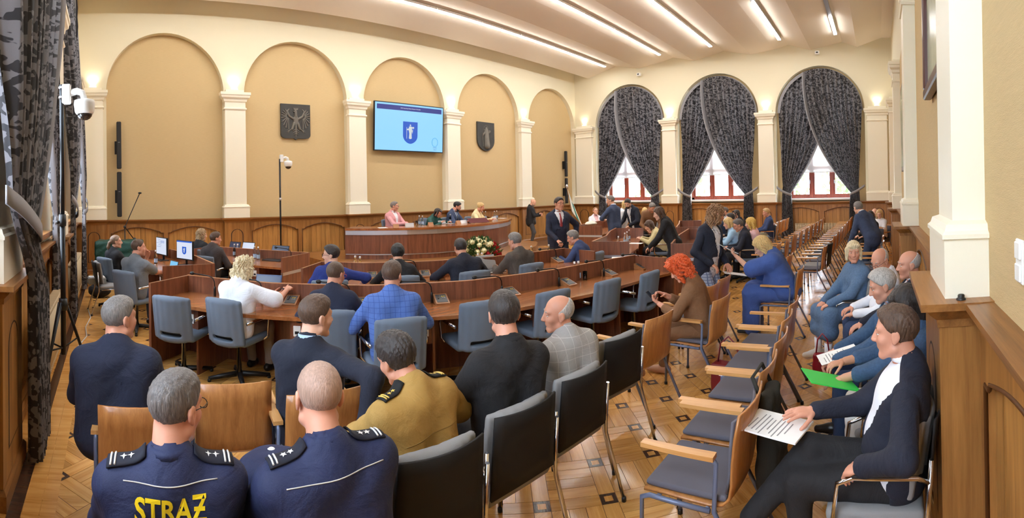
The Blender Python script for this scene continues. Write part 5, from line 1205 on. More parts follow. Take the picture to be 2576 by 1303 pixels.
def sit(key, label, hpx, yaw, chair=None, clabel=None, cgroup=None, cyaw=None, cdy=0., cxy=None, dist=None, xy=None, **k):
    if dist: q_ = atd(hpx[0], hpx[1], dist); k['s'] = min(1.13, max(.88, (q_[2] - .46) / .845))
    o, d = person(label, xy, yaw, hpx=None if xy else hpx, **k); P_[key] = (o, d); z = k.get('z', 0.)
    if chair:
        cy = yaw if cyaw is None else cyaw; f = Matrix.Rotation(R(cy), 3, 'Z') @ V3(0, cdy, 0); place(chair, cxy or (d['xy'][0] + f.x, max(-.06, d['xy'][1] + f.y)), cy, clabel, cgroup or {'swivel': 'blue-grey swivel chairs at the desks', 'wood': 'wooden-backed chairs in the audience rows', 'black': 'black-backed chairs in the near row', 'blackn': 'black-backed chairs in the near row'}[chair], z)
    return o, d
# near row, seen from behind
sit('guard', 'man in navy city guard uniform with glasses and grey hair', (445, 930), -6, 'black', 'black-backed chair under the uniformed man with glasses', cxy=(.26, 1.72), lod=0, s=1.02, w=1.16, lean=0, head=(-42, 8, 0), hair='short', hv=-.005, hairc=H_saltpep, skin=skin_b, glasses=black_m, top=dict(mat=unif, kind='shirt', sleeve='long', collar=unif), low=darktr)
sit('guard2', 'man with shaved head in navy uniform holding a cap', (802, 906), -4, 'black', 'black-backed chair under the shaven-headed uniformed man', cyaw=-6, cxy=(.74, 1.80), lod=0, s=1.03, w=1.18, lean=6, side=-3, head=(-6, 12, 3), hair='buzz', hairc=H_stub, skin=skin_b, top=dict(mat=unif, kind='shirt', sleeve='long', collar=unif), low=unif, aL=(-.20, .42, .66), aR=(.12, .36, .66), fat=.6)
sit('fire', 'man in mustard uniform shirt with black shoulder boards leaning left', (1012, 852), -6, 'black', 'black-backed chair under the man in mustard', cyaw=-5, cxy=(1.29, 1.85), xy=(1.36, 1.92), lod=0, s=.96, w=1.18, lean=8, side=-2, twist=14, head=(14, 20, -8), hair='wave', hairc=H_dark, skin=skin_b, top=dict(mat=mustard, kind='shirt', sleeve='long', collar=mustard, loose=.012), low=brownsu, aL=(-.24, .40, .62), aR=(.22, .34, .68), poleR=(1, -.2, -.3))
sit('dark', 'man in black suit with short dark hair, back to camera', (1296, 730), -14, 'black', 'black-backed chair under the man in the black suit', cyaw=-3, cxy=(1.84, 1.88), xy=(1.97, 1.95), lod=0, s=1.08, w=1.05, lean=2, side=2, head=(-18, 6, 0), hair='short', hairc=H_dark, skin=skin_b, top=dict(mat=blackw, collar=blackw), aL=(-.26, .30, .70), hand={'L': dict(curl=.75)})
sit('greyman', 'bald man in light grey checked jacket looking left', (1424, 762), -14, 'black', 'black-backed chair under the man in the light grey jacket', cyaw=-3, cxy=(2.39, 1.90), xy=(2.60, 1.93), lod=0, s=.93, w=1.14, lean=10, side=-3, head=(62, 4, -4), hair='fringe', hairc=H_silver, skin=skin_b, top=dict(mat=greychk, under=bluesh, v=(.2, .07)), low=greytr)
# row in front of them
sit('navy1', 'man in navy suit with grey cropped hair sitting at the left aisle', (298, 745), -8, 'wood', 'wooden chair under the man in navy at the left aisle', cxy=(.16, 2.82), cyaw=-4, lod=0, s=1.05, w=1.18, belly=1.25, lean=2, head=(-48, 2, 0), hair='short', hv=-.005, hairc=H_grey, skin=skin_b, top=dict(mat=navy, under=whites, v=(.15, .08)), fat=1.)
sit('navy2', 'man in navy suit with an arm over his chair back', (795, 742), -52, 'wood', 'wooden chair under the man with his arm over the back', cyaw=-8, lod=0, s=1.03, w=1.08, lean=4, head=(-30, 4, 2), hair='short', hv=-.003, hairc=H_brown, skin=skin_a, top=dict(mat=navy2, collar=bluesh), aR=(.42, -.22, .70), poleR=(1, -.3, .5), aL=(-.1, .34, .66))
place('wood', (at(600, 962, .86)[0] + .02, at(600, 962, .86)[1] + .27), -10, 'empty wooden chair between the man in navy and the aisle of desks', 'wooden-backed chairs in the audience rows')
# near desk
sit('white', 'woman with curly blonde hair in white blouse looking at a phone', (617, 648), -52, 'swivel', 'blue-grey swivel chair under the woman in the white blouse', lod=0, s=.99, fem=True, w=1.12, belly=1.15, lean=10, head=(-4, 16, 0), hair='curly', hairc=H_pale, skin=skin_b, top=dict(mat=whites, kind='blouse', sleeve='flutter', loose=.008), low=greytr, aL=(.20, .48, .84), aR=(.36, .40, .92), hand={'L': dict(curl=.55, n=(.3, -.3, .8)), 'R': dict(curl=.5, n=(-.3, .2, -.9), point=True)})
sit('redglass', 'man in dark blue suit with red glasses at the near desk', (847, 658), -30, 'swivel', 'blue-grey swivel chair behind the man with red glasses', s=1.0, lean=14, head=(-34, 14, 0), hair='buzz', hv=.002, hairc=H_brown, skin=skin_b, glasses=red_g, top=dict(mat=navy, collar=navy), lod=0, **desk_arms)
sit('bluechk', 'man in bright blue checked jacket at the near desk', (987, 656), -22, 'swivel', 'blue-grey swivel chair behind the blue checked jacket', cyaw=-18, lod=0, s=1.05, w=1.1, lean=12, head=(-36, 8, 0), hair='short', hairc=H_brown, skin=skin_b, top=dict(mat=bluechk), low=slate, **desk_arms)
for k, (x, y, yw, lb) in enumerate(((425, 750, -38, 'empty blue-grey swivel chair at the left end of the near desk'), (1215, 762, -18, 'empty swivel chair left of the dark-suited man'), (1398, 735, -12, 'empty swivel chair behind the bald man'), (1536, 707, -8, 'empty swivel chair left of the redheaded woman'), (1642, 686, -2, 'empty swivel chair at the right end of the near desk'))):
    q = at(x, y, .89); f = Matrix.Rotation(R(yw), 3, 'Z') @ V3(0, .30, 0); place('swivel', (q[0] + f.x, q[1] + f.y), yw, lb, 'blue-grey swivel chairs at the desks')
# second desk
sit('mous', 'man with moustache and glasses in blue shirt and black vest turning left', (832, 616), -24, 'swivel', 'swivel chair of the man with the moustache', s=1.0, lean=4, side=6, head=(80, 4, -4), hair='short', hairc=H_dark, beard='moustache', skin=skin_a, glasses=black_m, top=dict(mat=royshirt, kind='shirt', sleeve='elbow', collar=royshirt), aL=(-.25, .3, .62), aR=(.38, .16, .70), poleR=(1, -.3, .3))
sit('blkhair', 'person with black bobbed hair in dark grey jacket at the second desk', (1000, 614), -26, 'swivel', 'swivel chair of the person with black bobbed hair', s=.98, lean=16, head=(-6, 14, 0), hair='wave', hv=.006, hairc=H_black, top=dict(mat=blackt), **desk_arms)
sit('navyb', 'broad man in dark navy jacket at the second desk', (1156, 600), -16, 'swivel', 'swivel chair of the broad man in dark navy', s=1.04, w=1.18, lean=18, head=(0, 14, 0), hair='short', hairc=H_dark, skin=skin_b, top=dict(mat=navy2), aL=(-.20, .36, .80), aR=(.20, .36, .80), poleL=(-1, -.3, -.4), poleR=(1, -.3, -.4))
sit('cardi', 'grey-haired man in ribbed grey-brown cardigan beside the flowers', (1292, 585), -8, 'swivel', 'swivel chair of the man in the cardigan', s=1.05, w=1.1, lean=10, head=(16, 12, 0), hair='short', hairc=H_grey, skin=skin_b, top=dict(mat=cardig, kind='sweater'), **desk_arms)
sit('blue2', 'man in navy suit and glasses writing at the second desk', (1436, 580), 8, 'swivel', 'swivel chair of the man writing at the second desk', s=1.0, lean=20, head=(14, 20, 0), hair='short', hairc=H_grey, skin=skin_b, glasses=black_m, top=dict(mat=midblue, under=whites, v=(.2, .06)), **desk_arms)
# left desks
sit('grey', 'man in grey short-sleeved shirt at the monitors, hand on chin', (347, 601), -50, 'swivel', 'swivel chair of the man in the grey shirt', s=1.04, w=1.15, belly=1.2, lean=6, head=(-36, 0, 0), hair='buzz', hv=.002, hairc=H_brown, skin=skin_b, top=dict(mat=greytee, kind='shirt', sleeve='short', collar=greytee), low=jeans, aL=(-.02, .24, 1.04), aR=(.08, .50, .80), poleL=(-.4, .3, -1), hand={'L': dict(curl=.8, f=(.1, .2, 1), n=(.2, -1, 0)), 'R': dict(curl=.3)}, fat=.6)
sit('pony', 'woman with grey-brown ponytail in dark shirt beside the green cover', (290, 591), -56, 'swivel', 'swivel chair of the woman with the ponytail', s=.97, fem=True, lean=2, head=(-30, -2, 0), hair='pony', hairc=hairm('hair_ash', (140, 112, 90)), top=dict(mat=blackt, kind='shirt', sleeve='short', collar=blackt))
sit('brown', 'man in charcoal brown suit at the laptop desk', (542, 583), -48, 'swivel', 'swivel chair of the man in the charcoal brown suit', s=1.02, w=1.06, lean=12, head=(-34, 4, 0), hair='short', hv=-.004, hairc=H_brown, skin=skin_b, top=dict(mat=brownsu, under=whites, v=(.2, .06)), aL=(-.18, .36, .80), aR=(.18, .34, .66))
sit('wavy', 'woman with wavy ash-blonde hair in black at the laptop desk', (508, 576), -48, 'swivel', 'swivel chair of the woman with wavy hair', s=.98, fem=True, lean=8, head=(-34, 6, 0), hair='wavy', hairc=hairm('hair_ash_blond', (168, 140, 104)), top=dict(mat=blackw), **desk_arms)
# presiding table
zp = dict(z=ZD, lod=1)
def pres_p(key, label, x, dist, yaw, **k):
    q = atd(x, 560, dist); o, d = person(label, (q[0], q[1]), yaw, z=ZD, **k); P_[key] = (o, d); place('swivel', (q[0], q[1]), yaw, 'grey swivel chair behind the presiding table, ' + key, 'blue-grey swivel chairs at the desks', ZD)
pres_p('under the man in pink', 'man in pink linen jacket and glasses at the presiding table', 992, 13.25, 196, s=1.10, w=1.12, lean=2, head=(28, 2, 0), hair='short', hv=-.004, hairc=H_grey, skin=skin_b, glasses=black_m, top=dict(mat=pink, under=whites, v=(.12, .085)), aL=(-.05, .40, .80), aR=(.05, .40, .80), hand=fist)
pres_p('under the woman in green', 'laughing woman in dark green satin shirt at the presiding table', 1085, 13.45, 200, s=1.0, fem=True, w=1.1, lean=30, side=14, head=(28, 26, 10), hair='bob', hv=-.012, hairc=H_dark, skin=skin_b, glasses=black_m, top=dict(mat=green_sh, kind='shirt', sleeve='long', collar=green_sh), aL=(-.2, .42, .80), aR=(.2, .42, .80))
pres_p('under the bearded man', 'bearded man in slate suit with chain of office', 1140, 13.7, 202, s=1.08, w=1.08, lean=10, head=(24, 24, 0), hair='short', hairc=H_black, beard='full', skin=skin_b, glasses=black_m, top=dict(mat=slate, under=bluesh, v=(.14, .08), tie=plain('navy_tie', (24, 28, 44), .5)), aL=(-.10, .42, .80), aR=(.12, .42, .80))
pres_p('under the blonde woman', 'blonde woman in cream cardigan behind the red folder', 1199, 14.0, 206, s=1.03, fem=True, lean=12, head=(20, 20, 0), hair='updo', hairc=H_blond, skin=skin_b, top=dict(mat=beige, v=(.30, .07)), aL=(-.2, .40, .82), aR=(.2, .40, .82))
# standing
def stand(key, label, x, dist, yaw, zz=0., **k):
    q = atd(x, 560, dist); o, d = person(label, (q[0], q[1]), yaw, seat=None, z=zz, **dict(dict(legs='stand', aL=(-.26, .04, .80), aR=(.26, .04, .80)), **k)); P_[key] = (o, d)
stand('photog', 'photographer in black jacket and jeans standing by the arched wall', 1334, 17.6, 212, s=1.02, lean=4, head=(-6, 26, 0), hair='bald', hairc=H_grey, beard='full', top=dict(mat=blackt, under=greytee, v=(.05, .07), open=.05), low=cloth('washed_black_jeans', (66, 68, 72)), aL=(.02, .36, 1.18), aR=(-.02, .36, 1.12), hand=fist, lod=2)
stand('phone', 'tall man in navy three-piece suit and red tie walking with a phone', 1404, 9.7, 150, s=1.085, lean=2, head=(14, 0, 0), hair='short', hairc=H_dark, skin=skin_b, glasses=black_m, legs='walk', top=dict(mat=navy, under=whites, under2=navy, v=(.10, .10), open=.10, tie=tie_red), low=navy, aR=(.16, .34, 1.02), aL=(-.40, -.02, 1.00), poleL=(-1, -.5, .2), hand={'R': dict(curl=.6), 'L': dict(curl=.8)})
stand('blueback', 'grey-haired man in slate blue suit standing with back to camera', 1546, 13.0, -4, s=1.08, w=1.06, lean=5, head=(36, 10, 0), hair='short', hv=-.003, hairc=H_grey, top=dict(mat=slate, collar=whites), low=navy, aL=(-.16, .28, 1.18), aR=(.12, .30, 1.16), poleL=(-1, -.2, -.3), lod=2)
stand('hidden', 'fair-haired person in white hidden behind the man in slate blue', 1564, 14.2, 200, s=.98, fem=True, lean=8, head=(0, 10, 0), hair='bob', hairc=H_blond, top=dict(mat=whites, kind='blouse'), lod=2)
stand('bend', 'dark-haired bearded man in dark suit bending over the papers', 1602, 13.8, 70, s=1.07, w=1.05, lean=26, head=(26, 30, 0), hair='short', hairc=H_black, beard='full', top=dict(mat=navy2, under=whites, v=(.1, .09), open=.04), low=navy2, aL=(-.2, .46, .98), aR=(.2, .46, .98), lod=2)
stand('bend2', 'grey-haired man in brown jacket bending down by the window', 1632, 13.2, 130, s=1.02, lean=30, head=(10, 38, 0), hair='short', hairc=H_grey, skin=skin_b, top=dict(mat=brownj), aL=(-.15, .48, .92), aR=(.15, .48, .92), lod=2)
stand('wblack', 'woman in black suit with brown hair leaning over the desk', 1696, 9.4, 18, s=.99, fem=True, w=1.12, lean=24, head=(16, 20, 0), hair='long', hv=-.004, hairc=H_brown, top=dict(mat=blackw), low=blackw, aL=(-.2, .46, .86), aR=(.2, .44, .84))
q = atd(1500, 560, 16.5)
person('woman in white jacket and glasses sitting below the flag', (q[0], q[1]), 150, s=1.12, fem=True, lean=0, head=(-8, -14, 0), hair='updo', hairc=H_light, glasses=black_m, top=dict(mat=whites, v=(.2, .08), under=pinkt), aL=(-.05, .34, .92), aR=(.1, .34, .86), lod=2); place('swivel', (q[0], q[1]), 150, 'swivel chair under the woman in the white jacket', 'blue-grey swivel chairs at the desks')
# right wing
sit('tan', 'woman with dark brown hair in sand jacket writing', (1627, 556), 26, 'swivel', 'swivel chair of the woman in the sand jacket', s=1.0, fem=True, lean=26, head=(6, 30, 0), hair='bob', hv=.0, hairc=H_brown, top=dict(mat=tanj), aL=(-.15, .46, .80), aR=(.18, .46, .80), legs='sit')
sit('animal', 'silver-haired woman in animal-print dress at the papers', (1642, 538), 34, 'swivel', 'swivel chair of the woman in animal print', dist=12.4, s=1.05, fem=True, w=1.15, lean=24, head=(10, 20, 0), hair='short', hv=.006, hairc=H_silver, top=dict(mat=animal_m, kind='blouse'), low=animal_m, aL=(-.2, .48, .82), aR=(.18, .46, .82))
sit('paper', 'blonde woman in white reading a sheet of paper by the window', (1622, 523), 120, 'swivel', 'swivel chair of the blonde woman reading', dist=15.6, s=1.06, fem=True, lean=4, head=(0, 18, 0), hair='long', hairc=H_blond, top=dict(mat=whites, kind='blouse'), aL=(-.1, .34, .95), aR=(.12, .34, .95), lod=2)
gl = dict(lod=2)
sit('lblue', 'blonde woman in pale blue jacket in the right block', (1829, 548), 14, 'swivel', 'swivel chair of the woman in pale blue', s=1.0, fem=True, lean=14, head=(8, 14, 0), hair='bob', hairc=H_blond, top=dict(mat=lblue), aL=(-.15, .40, .78), aR=(.15, .40, .78), lod=1)
sit('specs', 'man with glasses and grey temples in dark navy suit', (1852, 552), 18, 'swivel', 'swivel chair of the man with grey temples', s=1.03, lean=16, head=(10, 22, 0), hair='short', hairc=H_saltpep, skin=skin_b, glasses=black_m, top=dict(mat=navy2, under=whites, v=(.2, .06)), aL=(-.15, .40, .70), aR=(.15, .40, .70), lod=1)
sit('pinkb', 'woman with long golden hair in pale pink', (1886, 548), 6, 'swivel', 'swivel chair of the woman with long golden hair', s=1.0, fem=True, lean=8, head=(2, 8, 0), hair='long', hv=.004, hairc=hairm('hair_golden', (224, 184, 96), .2), top=dict(mat=pinkt, kind='blouse'), lod=1)
sit('darkA', 'dark-haired man in navy blazer behind the blazer man shoulder', (1800, 529), 22, 'swivel', 'swivel chair of the dark-haired man in navy', dist=13.4, s=1.06, lean=10, head=(4, 12, 0), hair='short', hairc=H_dark, skin=skin_c, top=dict(mat=slate, collar=bluesh), **gl)
sit('greyA', 'man with cropped grey hair and stubble near the middle far window', (1823, 521), 60, 'swivel', 'swivel chair of the man with cropped grey hair', dist=15.3, s=1.12, lean=4, head=(-30, 6, 0), hair='short', hv=-.004, hairc=H_saltpep, beard='full', top=dict(mat=navy, under=whites, v=(.15, .08)), **gl)
sit('brownA', 'person with brown bobbed hair and white collar in the right block', (1850, 527), 6, 'swivel', 'swivel chair of the person with brown bobbed hair', dist=13.4, s=1.08, lean=6, head=(6, 10, 0), hair='bob', hv=-.012, hairc=H_dark, top=dict(mat=navy2, under=whites, v=(.2, .06)), **gl)
sit('darkB', 'man with dark cropped hair in grey shirt in the right block', (1836, 536), 6, 'swivel', 'swivel chair of the man in the grey shirt at the right', dist=12.0, s=1.04, lean=10, head=(10, 12, 0), hair='short', hairc=H_dark, top=dict(mat=cloth('pale_grey_shirt', (186, 190, 196)), kind='shirt'), **gl)
sit('bluejk', 'fair-haired man in blue blazer and khaki trousers sitting sideways', (1926, 524), 22, 'wood', 'wooden chair under the man in the blue blazer', dist=14.6, s=1.10, lean=2, head=(0, 12, 0), hair='short', hairc=H_fair, skin=skin_b, top=dict(mat=midblue), low=khaki, lod=2)
# red-haired woman and the middle group
sit('red', 'woman with bright orange hair in brown suit typing on a phone', (1694, 650), 12, 'wood', 'wooden chair under the red-haired woman', cyaw=-4, lod=0, s=.99, fem=True, lean=16, head=(16, 34, 0), hair='shaggy', hv=.006, hairc=H_red, skin=skin_b, top=dict(mat=brownj, sleeve='three'), low=brownj, shoes=plain('beige_shoe', (196, 150, 120), .5), aL=(-.10, .38, .78), aR=(.06, .36, .84), hand={'L': dict(curl=.6, n=(.2, -.4, .8)), 'R': dict(curl=.55, n=(-.2, .2, -.9), point=True)}, legs=[((-.12, .62, .12), (-.1, .9, .6)), ((.10, .40, .095), (.1, 1, .4))])
stand('curly', 'man with long brown hair in dark blazer, printed tee and plaid trousers', 1776, 6.62, 168, s=1.02, lean=8, side=-3, head=(54, 16, 0), hair='wavy', hv=.004, hairc=H_light, beard='full', skin=skin_b, glasses=black_m, top=dict(mat=navy2, under=tee_print, v=(.02, .12), open=.10), low=plaid, aL=(-.16, .22, .92), aR=(.20, .20, .96), hand={'R': dict(curl=.6), 'L': dict(curl=.4)}, lod=0)
def skirt_long(Hc, s, lg, tor):
    P = [('e', tuple(Hc + V3(0, 0, 0)), (.22 * s, .18 * s, .16 * s), None)]
    for hj, k, an in lg: P += [('c', tuple(hj), tuple(k), .125 * s, .115 * s), ('c', tuple(k), tuple(an + V3(0, 0, .02)), .115 * s, .12 * s)]
    P.append(('c', tuple((lg[0][1] + lg[1][1]) / 2), tuple((lg[0][2] + lg[1][2]) / 2 + V3(0, 0, .04)), .12 * s, .14 * s)); return P
sit('ladyblue', 'blonde woman in royal blue dress bending forward over her papers', (1905, 600), 8, 'wood', 'wooden chair under the woman in the royal blue dress', cyaw=0, cdy=.0, lod=0, s=1.05, fem=True, w=1.30, belly=1.35, lean=24, side=4, head=(14, 30, 4), hair='long', hv=.012, hairc=H_blond, skin=skin_a, glasses=black_m, top=dict(mat=royal, kind='dress', sleeve='flutter', loose=.03), low=royal, aL=(-.06, .60, 1.02), aR=(.06, .42, .86), poleL=(-.5, -.3, -1), hand={'L': dict(curl=.6, n=(.3, 0, 1)), 'R': dict(curl=.5)}, dress=skirt_long)
# along the right wall
def skirt_mid(Hc, s, lg, tor):
    P = [('e', tuple(Hc), (.20 * s, .16 * s, .13 * s), None)]; k0, k1 = lg[0][1], lg[1][1]; m0, m1 = k0 + (lg[0][2] - k0) * .42, k1 + (lg[1][2] - k1) * .42
    for hj, k, m_ in ((lg[0][0], k0, m0), (lg[1][0], k1, m1)): P += [('c', tuple(hj), tuple(k), .10 * s, .088 * s), ('c', tuple(k), tuple(m_), .088 * s, .10 * s)]
    P += [('c', tuple((lg[0][0] + lg[1][0]) / 2), tuple((k0 + k1) / 2), .10 * s, .10 * s), ('c', tuple(k0), tuple(k1), .085 * s, .085 * s), ('c', tuple(m0), tuple(m1), .09 * s, .09 * s), ('c', tuple((k0 + k1) / 2), tuple((m0 + m1) / 2), .09 * s, .10 * s)]; return P
sit('denim', 'woman with pale plaited hair in denim dress and white trainers', (2147, 606), 34, 'black', 'black-backed chair under the woman in the denim dress', cyaw=6, lod=0, s=.99, fem=True, w=1.05, belly=1.0, lean=2, head=(62, 4, 0), hair='bob', hv=-.004, hairc=H_pale, skin=skin_b, top=dict(mat=denim_d, kind='dress', sleeve='long', loose=.002), shoes=shoe_w, aL=(-.10, .36, .64), aR=(.04, .36, .64), hand=fist, dress=skirt_mid, sock=whites)
sit('baldg', 'bald man with glasses in white shirt by the right wall', (2206, 628), 8, 'black', 'black-backed chair under the bald man in the white shirt', lod=0, s=1.0, w=1.15, belly=1.3, lean=5, head=(40, 26, 0), hair='fringe', hairc=H_silver, skin=skin_b, glasses=black_m, top=dict(mat=whites, kind='shirt', collar=whites), low=jeans, fat=.8)
sit('old', 'old balding man in dark suit against the right wall', (2286, 630), 4, 'black', 'black-backed chair under the old man in the dark suit', lod=0, s=1.04, w=1.05, lean=-8, head=(8, 4, 0), hair='fringe', hairc=H_silver, skin=skin_b, top=dict(mat=navy2, under=whites, v=(.2, .06)))
sit('denimj', 'silver-haired man in denim jacket with papers on his knee', (2208, 678), 8, 'black', 'black-backed chair under the man in the denim jacket', lod=0, s=1.0, w=1.08, lean=4, head=(2, 20, 0), hair='short', hairc=H_silver, skin=skin_b, top=dict(mat=denim_j, under=bluesh, v=(.2, .06)), low=jeans, aL=(-.16, .42, .68), aR=(.12, .40, .66), hand=fist)
sit('hid', 'brown-haired woman with green folder hidden behind the front man', (2262, 722), 4, 'black', 'black-backed chair under the woman with the green folder', lod=0, s=.99, fem=True, lean=2, head=(4, 24, 0), hair='bob', hairc=H_dark, skin=skin_c, top=dict(mat=denim_j, sleeve='three'), low=cloth('white_trousers', (222, 220, 216)), aL=(-.10, .46, .74), aR=(.04, .44, .80), hand={'L': dict(curl=.3), 'R': dict(curl=.5)})
sit('front', 'man in black suit and white shirt with crossed legs, nearest at the right', (2252, 768), -2, 'black', 'chrome-armed black chair under the man at the right front', cyaw=-2, lod=0, s=1.04, w=1.08, lean=-6, head=(-6, 4, 0), hair='wave', hv=-.004, hairc=H_brown, skin=skin_b, top=dict(mat=navy2, under=whites, v=(.0, .24), open=.20, toe={'R': (-.45, 1, -.30), 'L': (0, 1, 0)}), low=blackw, aR=(.04, .34, .80), aL=(-.30, .08, .72), poleL=(-1, -.5, .1), hand={'R': dict(curl=.15, n=(.1, 0, -1)), 'L': dict(curl=.6, n=(.3, 0, -1))}, legs=[((-.10, .40, .095), (-.1, 1, .3)), ((-.16, .64, .33), (-.1, .6, 1.))], sock=plain('black_sock', (18, 18, 20), .9))
q = atd(2208, 560, 9.6); o_, d_ = person('grey-haired man in slate suit leaning over beside the wall seats', (q[0], q[1] + .1), -40, seat=None, s=1.03, w=1.05, lean=34, head=(-14, 14, 0), hair='short', hairc=H_grey, top=dict(mat=slate, collar=whites), low=slate, legs='stand', aL=(-.25, .40, .80), aR=(.3, .40, .80), lod=1); P_['greysuit'] = (o_, d_)
sit('lbr', 'woman with long light hair and glasses in white, far right corner', (2212, 527), 50, 'wood', 'wooden chair under the woman with long light hair', dist=13.6, s=1.0, fem=True, lean=4, head=(30, 10, 0), hair='long', hairc=H_fair, glasses=black_m, top=dict(mat=whites, kind='blouse'), lod=2)
sit('baldf', 'bald man in the far right corner', (2200, 524), 30, 'wood', 'wooden chair under the bald man in the far right corner', dist=14.6, s=1.06, lean=0, head=(40, 6, 0), hair='fringe', hairc=H_grey, top=dict(mat=greytee, kind='shirt'), lod=2)
sit('dkf', 'dark-haired woman in the far right corner', (2188, 531), 30, 'wood', 'wooden chair under the dark-haired woman in the far right corner', dist=12.5, s=1.0, fem=True, lean=6, head=(30, 14, 0), hair='bob', hairc=H_dark, top=dict(mat=blackt, kind='blouse'), lod=2)
# ------------------------------------------------------------------ remaining audience chairs
WG = 'wooden-backed chairs in the audience rows'
def back_at(kind, x, y, yaw, label, group=WG, zb=.86):
    q = at(x, y, zb); f = Matrix.Rotation(R(yaw), 3, 'Z') @ V3(0, .28, 0); return place(kind, (q[0] + f.x, q[1] + f.y), yaw, label, group)
back_at('black', 1580, 850, -8, 'empty black-backed chair next to the bald man in grey', 'black-backed chairs in the near row')
PCH = back_at('wood', 1664, 792, -6, 'wooden chair with blue papers on the seat, before the red-haired woman')
back_at('wood', 1795, 716, -4, 'empty wooden chair right behind the red-haired woman'); back_at('wood', 1826, 696, -2, 'empty wooden chair at the feet of the man in plaid trousers')
for k, (X, Y) in enumerate(((2.42, .66), (2.96, .69), (3.50, .72), (4.04, .78), (4.58, .82))):
    place('wood', (X, Y + .28), 0, 'empty wooden chair in the right aisle row, ' + ['nearest the camera', 'second from the camera', 'third from the camera', 'fourth from the camera, with the red bag', 'last before the woman in royal blue'][k], WG)
def rowof(y, xs, lab):
    for k, x in enumerate(xs): place('wood', (x, y + .28), random.uniform(-3, 3), lab + (', nearest one' if k == 0 else ', farthest one' if k == len(xs) - 1 else ', %s from the near end' % ['first', 'second', 'third', 'fourth', 'fifth', 'sixth', 'seventh', 'eighth', 'ninth', 'tenth', 'eleventh', 'twelfth', 'thirteenth', 'fourteenth'][k]), WG)
rowof(1.0, [8.95 + .94 * k for k in range(10)], 'empty wooden chair in the far wall-side row')
rowof(1.95, [9.3 + .94 * k for k in range(9)], 'empty wooden chair in the far middle row')
rowof(3.25, [14.6 + .62 * k for k in range(5)], 'empty wooden chair beyond the blue blazer man')
back_at('wood', 1990, 640, 0, 'empty wooden chair just right of the blonde woman hair'); back_at('black', 2093, 612, -4, 'empty grey chair with black arms alone in the aisle', 'black-backed chairs in the near row', .87)
for k, x in enumerate((8.9, 9.6, 10.6)): place('wood', (x, .22), 0, 'empty wooden chair against the right wall, ' + ['left of the leaning man', 'under the leaning man elbow', 'right of the leaning man'][k], WG)
back_at('blackn', 232, 658, -80, 'grey chair without arms by the left radiator, a box on its seat', 'black-backed chairs in the near row', .87)
# ------------------------------------------------------------------ things on the walls and ceiling
def text_obj(s, size, name, mat, parent, M, bold=0.0, ext=.001, align='CENTER', raw=False):
    cu = bpy.data.curves.new('t', 'FONT'); cu.body = s; cu.size = size; cu.align_x = align; cu.align_y = 'CENTER'; cu.offset = bold; cu.extrude = ext; cu.resolution_u = 3
    o = bpy.data.objects.new('t', cu); COL.objects.link(o); dg = bpy.context.evaluated_depsgraph_get(); me = bpy.data.meshes.new_from_object(o.evaluated_get(dg)); V = [v.co.copy() for v in me.vertices]; Fc = [tuple(p.vertices) for p in me.polygons]
    bpy.data.objects.remove(o); bpy.data.meshes.remove(me)
    if raw: return V, Fc
    return mesh_obj(name, [M @ v for v in V], Fc, mat, parent)
stone = plain('dark_stone', (62, 62, 60), .7, bump=.5, bscale=40, var=.15); stone_l = plain('stone_relief', (112, 108, 100), .6, bump=.3, bscale=60, var=.12)
def sh_eagle(w, h):
    P = [(-w / 2, h / 2), (w / 2, h / 2), (w / 2, -h * .36)] + [(w / 2 - .13 * (1 - math.cos(a)), -h * .36 - .10 * math.sin(a)) for a in (R(30), R(60), R(90))] + [(.06, -h * .46), (0, -h / 2)]
    return P + [(-x, y) for x, y in P[-2:1:-1]]
ea = empty('eagle_relief', (5.16, YB + .2 - .04, 4.07), 0, 'dark stone shield with crowned eagle relief on the second arch', 'coat of arms')
MB().prism(sh_eagle(.90, 1.02), -.03, .03, M=Mxz).build('shield', stone, ea)
E_ = []
def cp(a, b, ra, rb):
    for s in (-1, 1): E_.append(('c', (s * a[0], -.035, a[1]), (s * b[0], -.035, b[1]), ra, rb))
E_.append(('e', (0, -.04, .05), (.075, .035, .15), None)); E_.append(('c', (0, -.04, .16), (-.005, -.045, .30), .045, .038)); E_.append(('c', (-.01, -.045, .30), (-.075, -.045, .295), .032, .012)); E_.append(('c', (0, -.035, -.10), (0, -.035, -.42), .03, .012))
for k in range(5): E_.append(('c', (-.05 + .025 * k, -.04, .35), (-.065 + .033 * k, -.04, .40), .012, .010))
E_.append(('c', (-.055, -.04, .35), (.055, -.04, .35), .013, .013))
cp((.06, .08), (.20, .16), .035, .03); cp((.20, .16), (.26, .30), .03, .024); cp((.26, .30), (.20, .36), .024, .015)
for k in range(9): a = R(62 - 19 * k); r0, r1 = .13, (.26 if k < 4 else .27 + .02 * (k - 4)); cp((.22 + r0 * math.cos(a) * .5, .16 + r0 * math.sin(a) * .5), (.22 + r1 * math.cos(a) * .78, .16 + r1 * math.sin(a) * (.82 if k < 5 else 1.05)), .012, .017)
cp((.06, -.04), (.12, -.20), .04, .03); cp((.12, -.20), (.20, -.24), .018, .014)
for dx, dz in ((.07, .02), (.08, -.04), (.04, -.07)): cp((.20, -.25), (.20 + dx, -.25 + dz), .013, .007)
for k in range(3): cp((0, -.20 - .06 * k), (.09 - .015 * k, -.26 - .05 * k), .016, .010)
soft('eagle', E_, .0085, stone_l, ea, .006)
sp = empty('saint_relief', (12.5, YB + .2 - .04, 4.03), 0, 'dark stone shield with robed figure relief on the fourth arch', 'coat of arms'); MB().prism(shield_pts(.86, 1.06), -.03, .03, M=Mxz).build('shield', stone, sp)
